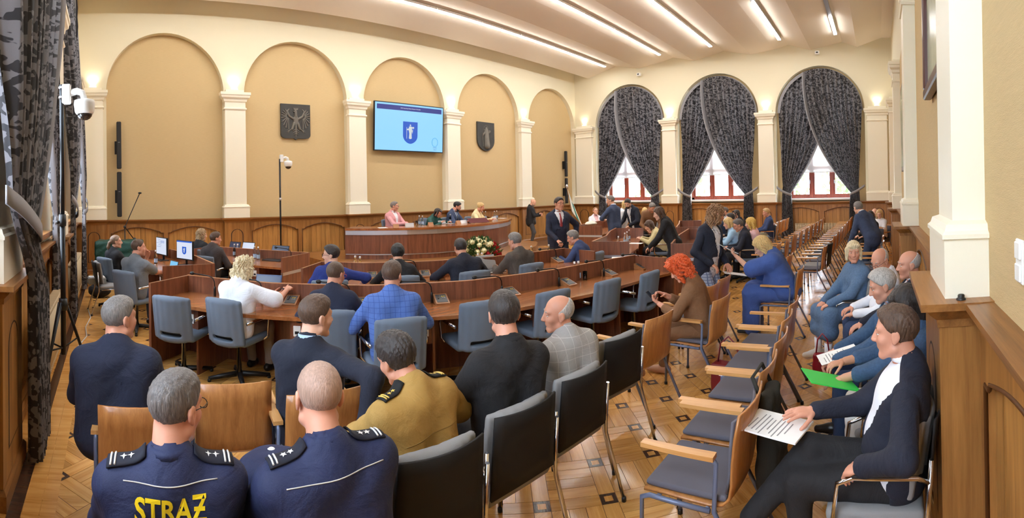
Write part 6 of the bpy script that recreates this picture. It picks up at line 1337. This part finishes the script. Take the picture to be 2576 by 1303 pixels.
Fg = [('c', (0, -.04, .30), (0, -.04, .26), .05, .045), ('c', (0, -.04, .20), (.0, -.045, -.05), .09, .10), ('c', (0, -.045, -.05), (.02, -.04, -.34), .10, .12), ('c', (-.18, -.04, .15), (-.16, -.04, -.36), .012, .012), ('c', (-.08, -.045, .15), (-.17, -.045, .05), .035, .025), ('c', (.08, -.045, .15), (.15, -.045, .16), .035, .03), ('e', (.17, -.045, .20), (.05, .02, .05), None)]
for k in range(14): a, b = [2 * math.pi * q / 14 for q in (k, k + 1)]; Fg.append(('c', (.10 * math.cos(a), -.03, .30 + .11 * math.sin(a)), (.10 * math.cos(b), -.03, .30 + .11 * math.sin(b)), .008, .008))
for k in range(5): Fg.append(('c', (-.06 + .03 * k, -.075, .05 - .02 * k), (-.08 + .045 * k, -.07, -.34), .012, .016))
soft('robed_figure', Fg, .0085, stone_l, sp, .01)
tv = empty('wall_screen', (8.98, YB - .02, 4.08), 0, 'large wall screen showing a blue shield under the third arch', 'screen'); tv.rotation_euler = (R(3), 0, R(-1))
scr_sky = plain('tv_sky_blue', (150, 208, 250), .3, emit=lin((140, 205, 252)), es=1.15); banner_m = plain('tv_navy', (30, 50, 140), .3, emit=lin((30, 48, 138)), es=1.); ring_m = plain('tv_cyan', (70, 176, 226), .3, emit=lin((60, 170, 225)), es=1.); wtxt = plain('tv_white', (240, 244, 250), .3, emit=lin((235, 240, 250)), es=1.)
MB().box((0, 0, 0), (2.66, .07, 1.52), bev=.01).build('bezel', black, tv); MB().box((0, -.037, 0), (2.60, .004, 1.46)).build('display', scr_sky, tv); MB().box((0, -.040, .60), (2.48, .002, .15)).build('title_banner', banner_m, tv); MB().box((0, .11, 0), (.8, .15, .6)).build('wall_mount', black_m, tv)
Mt = lambda x, z, y=-.043: Matrix.Translation((x, y, z)) @ Mxz.to_4x4()
text_obj('XXIX Sesja Rady Miasta Olsztyna 27.05.2026', .042, 'title_text', wtxt, tv, Mt(.0, .60))
m = MB(); m.prism(shield_pts(.56, .70), 0, .001, M=Mxz, c=(.0, -.040, -.16)); ts = m.build('coat_of_arms', blue_arms, tv); m = MB(); figure(m, .0, -.13, .52, -.0425); m.build('emblem_figure', figm, ts)
m = MB(); m.tube([(.98 + .12 * math.cos(a), -.041, -.42 + .145 * math.sin(a)) for a in [2 * math.pi * k / 24 for k in range(24)]], .008, 4, closed=True); m.build('clock_ring', ring_m, tv)
for k in range(12): a = 2 * math.pi * k / 12; MB().box((.98 + .095 * math.cos(a), -.041, -.42 + .115 * math.sin(a)), (.012, .002, .012)).build('clock_mark', ring_m, tv)
text_obj('27.05.2026', .035, 'date_text', plain('tv_text_blue', (60, 90, 150), .4, emit=lin((60, 90, 150)), es=.8), tv, Mt(.98, -.60)); text_obj('10:05:24', .038, 'time_text', MATS['tv_text_blue'], tv, Mt(.98, -.665))
spk = plain('speaker_black', (26, 26, 28), .55, bump=.3, bscale=300)
for X, zs_, lab in ((.22, ((2.73, 3.97), (1.47, 2.65)), 'left of the first arch'), (17.25, ((2.62, 3.74), (1.45, 2.55)), 'in the right corner of the arched wall')):
    for k, (a, b) in enumerate(zs_):
        t = empty('column_speaker', (X, YB + .05, a), 0, 'slim black column speaker %s, %s one' % (lab, ('upper', 'lower')[k]), 'speaker', 'slim column speakers'); MB().box((0, 0, (b - a) / 2), (.125, .11, b - a), bev=.02).build('cabinet', spk, t); MB().box((-.085, .06, (b - a) * .45), (.06, .12, .34), bev=.004).build('bracket', black_m, t); MB().box((.0, -.0575, (b - a) * .56), (.05, .002, .008)).build('badge', alu, t)
def camera_head(t, z, sc=1., side=1):
    q = lambda x, y, zz: (x * sc * side, y * sc, z + zz * sc)
    MB().box(q(.05, 0, .0), (.09 * sc, .09 * sc, .20 * sc), bev=.012).build('junction_box', white_p, t)
    m = MB(); m.tube([q(.09, 0, .01), q(.16, 0, .03), q(.215, 0, .01), q(.235, 0, -.06)], .035 * sc, 10); m.build('arm', white_p, t)
    MB().lathe([(.055 * sc, .0), (.105 * sc, -.015 * sc), (.11 * sc, -.05 * sc), (.10 * sc, -.13 * sc), (.085 * sc, -.155 * sc)], 18, q(.235, 0, -.055)).build('dome_housing', white_p, t)
    MB().sphere(q(.235, 0, -.205), .082 * sc, 16, 0, (1, 1, .85)).build('dome_lens', plain('smoked_dome', (40, 34, 34), .06, spec=.8), t)
pole = empty('camera_tripod', (-.50, 5.02, 0), 0, 'tall black tripod with white dome camera by the left curtain', 'tripod')
m = MB(); m.tube([(0, 0, .35), (0, 0, 1.75)], .028, 10); m.build('lower_pole', black_m, pole); m = MB(); m.tube([(0, 0, 1.72), (0, 0, 3.12)], .022, 10); m.build('upper_pole', black_m, pole); MB().lathe([(.036, 1.66), (.04, 1.70), (.036, 1.78)], 10).build('collar', black, pole); MB().sphere((-.05, -.02, 1.70), .02, 8).build('clamp_knob', black, pole); MB().lathe([(.045, .80), (.05, .86), (.045, .92)], 10).build('leg_hub', black, pole)
for a in (-112, 60, 195):
    d = V3(math.cos(R(a)), math.sin(R(a)), 0); m = MB(); m.tube([d * .04 + V3(0, 0, .88), d * (.5 if a < 100 else .2) + V3(0, 0, .015)], .016, 8); lg_ = m.build('leg', black_m, pole); m = MB(); m.tube([d * .02 + V3(0, 0, .42), d * (.27 if a < 100 else .10) + V3(0, 0, .46)], .009, 6); m.build('brace', black_m, pole)
camera_head(pole, 3.02, 1.0)
for zz in (2.98, 3.08): MB().lathe([(.03, zz), (.034, zz + .01), (.03, zz + .02)], 10).build('band_clip', alu, pole)
pole2 = empty('camera_pole', (3.96, 11.0, 0), 0, 'thin black pole with white dome camera below the eagle shield', 'camera'); m = MB(); m.tube([(0, 0, .02), (0, 0, 2.85)], .022, 8); m.build('pole', black_m, pole2); MB().lathe([(.03, 1.86), (.033, 1.89), (.03, 1.92)], 10).build('collar', alu, pole2); MB().lathe([(.22, 0), (.22, .02), (.05, .04)], 16).build('foot_plate', black_m, pole2); camera_head(pole2, 2.86, .92)
for (x, y, z, nm) in ((XW - .12, 9.45, 6.72, 'left of the middle far window'), (XW - .12, 2.2, 6.85, 'above the last far window')):
    t = empty('ceiling_sensor', (x, y, z), 0, 'small white sensor box under the ceiling ' + nm, 'sensor', 'ceiling sensors'); MB().box((0, 0, 0), (.14, .16, .13), bev=.015).build('box', white_p, t); MB().box((-.072, 0, .0), (.006, .08, .05)).build('sensor_window', black, t)
# pictures, switch and cap on the right wall
pic = empty('picture_frame', (3.95, YR + .04, 2.72), 0, 'dark framed picture hanging high on the right wall', 'picture'); fw = wood('mahogany_frame', (96, 44, 34), (58, 26, 22), 'z', .3)
for (x0, x1, z0_, z1_) in ((-.6, .6, 0, .09), (-.6, .6, 1.71, 1.8), (-.6, -.51, .09, 1.71), (.51, .6, .09, 1.71)): MB().b2(x0, x1, -.035, .045, z0_, z1_, bev=.012).build('frame_rail', fw, pic)
MB().b2(-.51, .51, -.03, .005, .09, 1.71).build('canvas', plain('pale_picture', (176, 178, 150), .25, var=.25, vscale=3), pic)
pic2 = empty('picture_frame', (9.1, YR + .04, 2.2), 0, 'narrow dark framed picture seen edge-on between far pillars', 'picture'); MB().b2(-.5, .5, -.035, .03, 0, 1.6, bev=.012).build('frame_board', fw, pic2); MB().b2(-.42, .42, .031, .034, .08, 1.52).build('canvas', MATS['pale_picture'], pic2)
sw = empty('light_switch', (1.69, YR + .006, 1.65), 0, 'double white light switch on the wall at the right edge', 'switch'); MB().box((0, 0, 0), (.085, .012, .16), bev=.004).build('plate', white_p, sw)
for dz in (-.04, .04): MB().box((0, .009, dz), (.062, .010, .062), bev=.003).build('rocker', white_p, sw)
kn = empty('rubber_bumper', (2.20, YR + .14, 1.40), 0, 'small black rubber bumper lying on the oak ledge', 'bumper'); MB().lathe([(.022, 0), (.022, .012), (.016, .014), (.016, .026), (.012, .03)], 12).build('rubber', black, kn)
# flag
fg = empty('flag', (14.75, 10.5, 0), 0, 'white and green flag with orange edge leaning on its pole', 'flag'); fr_ = V3(.58, -.81, 0); pb, pt_ = V3(0, 0, .05), V3(0, 0, 2.15) - fr_ * .38; m = MB(); m.tube([pb, pt_], .02, 8); m.build('pole', wain_h, fg); MB().lathe([(.2, 0), (.2, .03), (.04, .08)], 14).build('stand', black_m, fg); MB().sphere(pt_, .05, 8, 0, (1, 1, 1.6)).build('finial', alu, fg)
V = []; n = 16; k2 = 10
for i in range(n + 1):
    for j in range(k2 + 1):
        f = i / n; g = j / k2; b = pt_.lerp(pb, .04 + .40 * f); V.append(b + fr_ * (.42 * g * (.25 + .75 * f)) + V3(-.58, -.58, 0) * (.05 + .035 * math.sin(g * 11 + f * 2)) + V3(0, 0, -.62 * g * (.5 + .5 * f)))
idx = [2 if j > 8 else (1 if 3 < j < 7 and i > 5 else 0) for i in range(n) for j in range(k2)]
mesh_obj('cloth', V, np.array([(i * (k2 + 1) + j, i * (k2 + 1) + j + 1, (i + 1) * (k2 + 1) + j + 1, (i + 1) * (k2 + 1) + j) for i in range(n) for j in range(k2)]), [cloth('flag_white', (236, 240, 236)), cloth('flag_teal', (70, 150, 140)), cloth('flag_orange', (220, 140, 70))], fg, idx, True)
# microphone boom and green cover at the back left
ms_ = empty('microphone_stand', (.31, 11.2, 0), 0, 'black boom microphone stand before the first arch', 'microphone stand'); m = MB(); m.tube([(0, 0, .05), (0, 0, 1.30)], .014, 8); m.build('upright', black_m, ms_); m = MB(); m.tube([(.42, -.05, .72), (0, 0, 1.30), (.34, .0, 2.05)], .011, 8); m.build('boom', black_m, ms_); MB().sphere((0, 0, 1.30), .035, 10).build('clutch', black, ms_); MB().sphere((.35, 0, 2.07), .035, 8, 0, (1.3, 1, .7)).build('microphone_clip', black, ms_); MB().lathe([(.03, -.07), (.035, .05), (.0, .07)], 10, (.22, -.03, .99)).build('counterweight', black, ms_)
for a in (30, 150, 270): m = MB(); m.tube([(0, 0, .12), (.32 * math.cos(R(a)), .32 * math.sin(R(a)), .01)], .01, 6); m.build('foot', black_m, ms_)
gc = empty('covered_piano', (.18, 10.9, 0), R(-6), 'bulky thing under a dark green cover in the back left corner', 'cover'); soft('cloth_cover', [('b', (0, 0, .52), (.52, .34, .50), None, .05), ('b', (0, 0, .22), (.56, .38, .22), None, .05)], .02, cloth('dark_green_cover', (18, 62, 50), .6), gc, .06, disp=wrinkle(.012))
# ------------------------------------------------------------------ flowers in front of the platform
fb = empty('flower_arrangement', (7.75, 8.28, .20), 0, 'large arrangement of white and red roses before the presiding table', 'flowers'); leafd = plain('rose_leaf', (44, 84, 40), .5); cream_r = plain('white_rose', (246, 240, 206), .6); red_r = plain('red_rose', (168, 18, 30), .55); rng = random.Random(3)
MB().lathe([(.16, 0), (.22, .18), (.20, .20)], 16).build('basket', wood('wicker', (150, 110, 66), (96, 66, 38), 'z', .7), fb)
def rose(r):
    m = MB(); m.sphere((0, 0, 0), r * .62, 10, 0, (1, 1, .9))
    for ring, (nn, rr, zz, tl) in enumerate(((4, .55, .10, .6), (5, .85, -.05, 1.0), (6, 1.05, -.22, 1.25))):
        for k in range(nn):
            a = 2 * math.pi * k / nn + ring * .5; d = V3(math.cos(a), math.sin(a), 0); s_ = V3(-d.y, d.x, 0); c = d * r * rr * .62 + V3(0, 0, zz * r); w_ = r * .62; hh = r * .7
            m.add([c - s_ * w_ - V3(0, 0, hh * .7), c + s_ * w_ - V3(0, 0, hh * .7), c + s_ * w_ * .9 + d * r * .18 * tl + V3(0, 0, hh * .45), c + d * r * .30 * tl + V3(0, 0, hh * .62), c - s_ * w_ * .9 + d * r * .18 * tl + V3(0, 0, hh * .45)], [(0, 1, 2, 3, 4)], 0, True)
    return m
r0 = None; RW = rose(.058); n = 0; PR = {}
pts = []
while len(pts) < 46:
    a = rng.uniform(0, 2 * math.pi); e = rng.uniform(.05, 1.35); p = V3(math.cos(a) * math.cos(e) * .46, math.sin(a) * math.cos(e) * .34, .20 + math.sin(e) * .42)
    if all((p - q_).length > .088 for q_ in pts): pts.append(p)
for p in pts:
    red = (p.x > -.10 and p.z < .44 and p.y < .25) or (p.x > .16 and p.z < .54); key = 'red' if red else 'white'
    if key not in PR: o = RW.build('rose', red_r if red else cream_r, fb); PR[key] = o
    else: o = PR[key].copy(); COL.objects.link(o)
    o.location = p; o.rotation_euler = Vector((p.x, p.y, .12 + p.z * .5)).to_track_quat('Z', 'Y').to_euler(); s_ = rng.uniform(.85, 1.15); o.scale = (s_, s_, s_)
V = []; Q = []
for k in range(520):
    a = rng.uniform(0, 2 * math.pi); e = rng.uniform(-.1, 1.45); rr = rng.uniform(.75, 1.18); p = V3(math.cos(a) * math.cos(e) * .46 * rr, math.sin(a) * math.cos(e) * .34 * rr, .18 + math.sin(e) * .40 * rr); d = V3(p.x + rng.uniform(-.2, .2), p.y + rng.uniform(-.2, .2), p.z - .1 + rng.uniform(-.1, .2)).normalized(); s_ = d.cross(V3(rng.random(), rng.random(), rng.random())).normalized() * .018; b = len(V); V += [p - d * .05, p + s_, p + d * .06, p - s_]; Q.append((b, b + 1, b + 2, b + 3))
tag(mesh_obj('leaves', V, np.array(Q), leafd, fb), kind='stuff')
fb.scale = (1.15, 1.15, 1.15)
# ------------------------------------------------------------------ uniform badges and lettering, laid on the cloth
def child(o, nm): return [c for c in o.children if c.name.split('.')[0] == nm][0]
def drape(ob, pts, d, off=.003):
    me = ob.data; T = BVHTree.FromPolygons([v.co[:] for v in me.vertices], [p.vertices[:] for p in me.polygons]); out = []
    for p in pts:
        h = T.ray_cast(Vector(p), Vector(d)); out.append((h[0] + h[1] * off) if h[0] is not None else Vector(p) + Vector(d) * .3)
    return out
gold = plain('gold_thread', (226, 190, 92), .45); silver = plain('silver_thread', (226, 226, 226), .45); board_m = plain('shoulder_board_navy', (20, 22, 38), .8); board_b = plain('shoulder_board_black', (18, 18, 20), .8); yellow = plain('yellow_print', (246, 214, 24), .6); pipe_w = plain('pale_piping', (200, 196, 190), .6); pipe_y = plain('yellow_piping', (226, 196, 60), .6)
def star(n, r, ri): return [((r if k % 2 == 0 else ri) * math.sin(math.pi * k / n), (r if k % 2 == 0 else ri) * math.cos(math.pi * k / n)) for k in range(2 * n)]
def boards(key, bm_, sm, pts_n, ri):
    o, d = P_[key]; ob = child(o, 'shirt'); tor, Rt = d['tor'], d['Rt']; dn = Rt @ V3(0, 0, -1)
    for sx in (-1, 1):
        A, B = V3(sx * .075, -.02, .66), V3(sx * .205, -.022, .66); ax_ = (B - A)
        def grid(u, v): return tor(*(A + ax_ * u + V3(0, v, 0)))
        N, M_ = 10, 4; P = [grid(i / N, (j / M_ - .5) * .062) for i in range(N + 1) for j in range(M_ + 1)]; H_ = drape(ob, P, dn, .005)
        q = [(i * (M_ + 1) + j, (i + 1) * (M_ + 1) + j, (i + 1) * (M_ + 1) + j + 1, i * (M_ + 1) + j + 1) for i in range(N) for j in range(M_)]; q = q if sx > 0 else [f[::-1] for f in q]; b = mesh_obj('shoulder_board', H_, np.array(q), bm_, o, smooth=True); md = b.modifiers.new('thick', 'SOLIDIFY'); md.thickness = .006; md.offset = 1
        for u0 in (.80, .90):
            P = drape(ob, [grid(u0, v * .026) for v in (-1, -.5, 0, .5, 1)], dn, .013); m = MB(); m.tube(P, .0035, 5); m.build('rank_bar', sm, b)
        for u0 in (.38, .58):
            P = drape(ob, [grid(u0 + y / .13, x) for x, y in star(pts_n, .0135, ri)], dn, .013); m = MB(); c = sum(P, V3(0, 0, 0)) / len(P); m.add([c + V3(0, 0, .002)] + P, [(0, k + 1, (k + 1) % len(P) + 1) for k in range(len(P))]); m.build('rank_star', sm, b)
boards('guard', board_m, silver, 4, .005); boards('guard2', board_m, silver, 5, .006); boards('fire', board_b, gold, 5, .006)
def back_line(key, z, hw, mat, nm, droop=.0):
    o, d = P_[key]; ob = child(o, 'shirt'); P = [d['tor'](-hw + 2 * hw * k / 24, -.6, z - droop * (1 - abs(k / 12 - 1))) for k in range(25)]; H_ = drape(ob, P, d['Rt'] @ V3(0, 1, 0), .001); m = MB(); m.tube(H_, .0022, 5); m.build(nm, mat, o)
back_line('guard', .462, .15, pipe_w, 'back_piping'); back_line('guard2', .435, .17, pipe_w, 'back_piping'); back_line('fire', .30, .17, plain('mustard_seam', (146, 112, 56), .8), 'back_seam')
def back_text(key, s, size, z, nm, mat):
    o, d = P_[key]; ob = child(o, 'shirt'); V, Fc = text_obj(s, size, '', None, None, None, bold=.0025, ext=0, raw=True); H_ = drape(ob, [d['tor'](v.x * .78, -.6, z + v.y) for v in V], d['Rt'] @ V3(0, 1, 0), .003); mesh_obj(nm, H_, Fc, mat, o)
back_text('guard', 'STRAƵ', .098, .388, 'lettering', yellow); back_text('guard', 'MIEJSKA', .098, .292, 'lettering', yellow)
# ------------------------------------------------------------------ carried and laid-down things
def loc_of(key, p):
    o, d = P_[key]; return Matrix.Translation(o.location) @ Matrix.Rotation(o.rotation_euler.z, 4, 'Z') @ Vector(p), o.rotation_euler.z
def phone(key, p, tilt, label, yaw=0., mat=black):
    q, rz = loc_of(key, p); t = empty('phone', q, rz + R(yaw), label, 'phone', 'phones'); M = Matrix.Rotation(R(tilt), 3, 'X'); MB().box((0, 0, 0), (.074, .155, .009), 0, 0, M, .003).build('body', mat, t); MB().box(M @ V3(0, 0, .0052), (.068, .145, .001), 0, 0, M).build('screen', plain('phone_screen', (40, 48, 60), .08), t)
def hand_tip(key, side, f=.10): d = P_[key][1]; sh, e, w_ = d['arms'][side]; return w_ + (w_ - e).normalized() * f
phone('white', hand_tip('white', 0, .10) + V3(.0, .03, .03), 40, 'phone held by the blonde woman in white'); phone('red', hand_tip('red', 0, .09) + V3(.02, .03, .03), 45, 'phone held by the red-haired woman'); phone('phone', hand_tip('phone', 1, .10) + V3(0, 0, .01), 10, 'phone held by the tall walking man'); phone('photog', hand_tip('photog', 0, .1), 40, 'phone held by the photographer'); phone('dark', hand_tip('dark', 0, .09) + V3(0, 0, .02), 60, 'phone held by the man in the black suit', mat=plain('navy_phone_case', (34, 44, 84), .5))
def sheet(loc, rz, tilt, label, mat=paper, w=.21, h=.297, n=1, nm='paper_sheet', cat='paper', lines=True, group='papers'):
    t = empty(nm, loc, rz, label, cat, group); M = Matrix.Rotation(R(tilt), 3, 'X'); MB().box((0, 0, 0), (w, h, .003 * n), 0, 0, M).build('sheet', mat, t)
    if lines:
        for k in range(9): MB().box(M @ V3(-.01 if k % 3 else -.03, h * .36 - k * h * .075, .0018 * n), (w * (.72 if k % 4 else .45), .006, .0006), 0, 0, M).build('text_line', plain('print_grey', (150, 150, 152), .8), t)
    return t
def on_knee(key, p, tilt, label, yaw=0., **k): q, rz = loc_of(key, p); return sheet(q, rz + R(yaw), tilt, label, **k)
on_knee('front', (-.05, .52, .752), 2, 'printed sheets on the knee of the man at the right front', yaw=-12, n=3, w=.23, h=.31); on_knee('denimj', (-.10, .40, .70), -12, 'white paper on the knee of the man in the denim jacket', yaw=10)
on_knee('hid', (-.16, .52, .76), 18, 'bright green folder held by the hidden woman', mat=plain('green_folder', (58, 214, 84), .5), n=2, nm='folder', cat='folder', lines=False, w=.24, h=.32, yaw=20)
on_knee('ladyblue', hand_tip('ladyblue', 0, .14) + V3(0, .04, .02), 28, 'open white papers held up by the woman in royal blue', n=2, yaw=30); on_knee('ladyblue', (-.12, .62, .80), 10, 'lower white sheet below the hand of the woman in royal blue', yaw=20, lines=False); on_knee('paper', (0, .42, 1.02), 62, 'white sheet read by the blonde woman by the window', lines=False)
on_knee('guard2', (-.28, .44, .70), 10, 'white papers on the lap of the shaven-headed officer', yaw=30, lines=False, n=2)
q, rz = loc_of('guard2', (-.10, .44, .74)); t = empty('uniform_cap', q, rz, 'dark navy uniform cap on the lap of the shaven-headed officer', 'cap'); soft('crown', [('e', (0, 0, .03), (.13, .14, .055), None), ('c', (-.09, .0, .0), (.09, .0, .0), .075, .075)], .009, unif, t, .04); MB().prism([(-.09, .08), (-.06, .15), (0, .175), (.06, .15), (.09, .08)], -.02, -.012).build('visor', black, t); MB().lathe([(.022, 0), (.012, .008)], 10, (0, .02, .085)).build('badge', silver, t)
for k, (x, y, z, rz_, lb) in enumerate(((520 + 365, 695, .752, 20, 'open white notebook before the man with the moustache'), (905, 697, .752, -10, 'white sheet beside the voting console on the second desk'), (1560, 648, .752, 30, 'papers at the near end of the right-hand desk wing'), (1600, 612, .752, 10, 'papers before the woman in the sand jacket'), (1625, 590, .752, -20, 'papers in the middle of the right-hand wing'), (615, 662, .752, -30, 'white papers in front of the clerk in brown'), (963, 573, ZD + .763, -20, 'white sheet at the left end of the presiding table'), (1130, 562, ZD + .763, 0, 'white sheets before the bearded man'), (1262, 549, ZD + .763, 10, 'white papers at the right end of the presiding table'))):
    p = at(x, y, z); sheet((p[0], p[1], z), R(rz_), 0, lb, n=1, lines=False)
p = at(1197, 555, ZD + .82); t = sheet((p[0], p[1] - .1, ZD + .86), R(-18), 26, 'large dark red folder held open at the presiding table', mat=plain('dark_red_folder', (84, 8, 22), .7), w=.58, h=.26, nm='folder', cat='folder', lines=False); t.location.z = ZD + .83
p = at(1205, 690, .76)
p = at(1664, 858, .47); t = sheet((PCH.location.x, PCH.location.y - .02, .468), R(10), 0, 'light blue papers on the empty wooden chair', mat=plain('blue_paper', (130, 200, 226), .6), n=3, lines=False)
def bag(loc, rz, label, mat, w, d, h, strap=.25):
    t = empty('handbag', loc, rz, label, 'bag', 'bags'); soft('pouch', [('b', (0, 0, h / 2), (w / 2, d / 2, h / 2), None, .03), ('e', (0, 0, h * .4), (w * .52, d * .6, h * .42), None)], .011, mat, t, .03, disp=wrinkle(.004)); m = MB(); m.tube([(-w * .35, 0, h * .95), (-w * .25, 0, h + strap * .7), (0, 0, h + strap), (w * .25, 0, h + strap * .7), (w * .35, 0, h * .95)], .008, 6); m.build('strap', mat, t); MB().box((0, d * .52, h * .7), (w * .4, .008, .02)).build('clasp', chrome, t)
redl = plain('dark_red_leather', (112, 22, 30), .4); bag((4.35, 1.42, 0), R(80), 'dark red handbag on the floor before the woman in royal blue', redl, .34, .14, .30); bag((5.0, .62, 0), R(90), 'small red handbag behind the aisle row', plain('red_leather', (140, 16, 34), .4), .20, .10, .22, .2)
dk = plain('dark_olive_cloth', (44, 42, 36), .9, bump=.4, bscale=120)
t = empty('hanging_bag', (2.74, .72, .0), 0, 'dark olive bag hanging behind the second aisle chair', 'bag'); soft('pouch', [('b', (0, -.07, .52), (.15, .045, .26), None, .04), ('b', (.02, -.08, .36), (.17, .06, .16), None, .05)], .012, dk, t, .06, disp=wrinkle(.010)); m = MB(); m.tube([(-.13, -.06, .74), (-.12, .0, .88), (.10, .0, .88), (.12, -.06, .74)], .012, 6); m.build('strap', dk, t)
q, rz = loc_of('photog', (-.26, .05, .78)); bag(tuple(q), rz, 'black camera bag on the hip of the photographer', black, .36, .2, .26, .5)
q = at(240, 715, .47); t = empty('cardboard_box', (q[0] + .02, q[1] + .02, .485), R(10), 'flat grey box with papers on the left chair', 'box'); MB().box((0, 0, .05), (.30, .24, .10), bev=.006).build('carton', plain('grey_carton', (150, 152, 150), .8), t); MB().box((0, 0, .108), (.27, .2, .014)).build('paper_stack', paper, t)
q = at(250, 735, .1); t = empty('black_backpack', (q[0] + .0, q[1], 0), 0, 'black bag on the floor under the left chair', 'bag'); soft('sack', [('e', (0, 0, .14), (.22, .16, .14), None), ('e', (.08, .05, .18), (.14, .12, .12), None)], .012, blackt, t, .05, disp=wrinkle(.008))
t = empty('white_clothes', (11.35, 7.62, 1.0), R(20), 'crumpled white garment lying on the desk end by the flag', 'garment'); soft('cloth', [('e', (0, 0, .04), (.22, .16, .05), None), ('e', (.15, .06, .05), (.16, .12, .05), None), ('e', (-.18, .03, .04), (.12, .1, .04), None)], .012, cloth('offwhite_linen', (226, 220, 206)), t, .03, disp=wrinkle(.014))
m = MB(); pts = [(-.42, 8.6, .012), (-.35, 8.0, .012), (-.40, 7.4, .012), (-.36, 6.9, .012), (-.45, 6.4, .012), (-.5, 5.9, .012)]; m.tube(pts, .008, 6); tag(m.build('floor_cable', white_p), 'white cable running along the floor by the left wall', 'cable')
for k, (x, y) in enumerate(((1556, 625), (1572, 614), (1583, 604), (1578, 610))): put(bottle, x, y, .752, ['water bottle at the near end of the right-hand wing', 'water bottle on the right-hand wing, second nearest', 'water bottle on the right-hand wing, farthest', 'water bottle on the right-hand wing, middle'][k], 'bottle', BG)
cup_m = plain('white_porcelain', (240, 238, 232), .25)
for k, (x, y) in enumerate(((1578, 605), (1598, 592))): p = at(x, y, .752); t = empty('coffee_cup', (p[0], p[1], .752), 0, ['white coffee cup nearer the sand jacket', 'white coffee cup farther along the right-hand wing'][k], 'cup', 'coffee cups'); MB().lathe([(.022, 0), (.036, .06), (.033, .06), (.02, .006), (0, .006)], 12).build('bowl', cup_m, t)
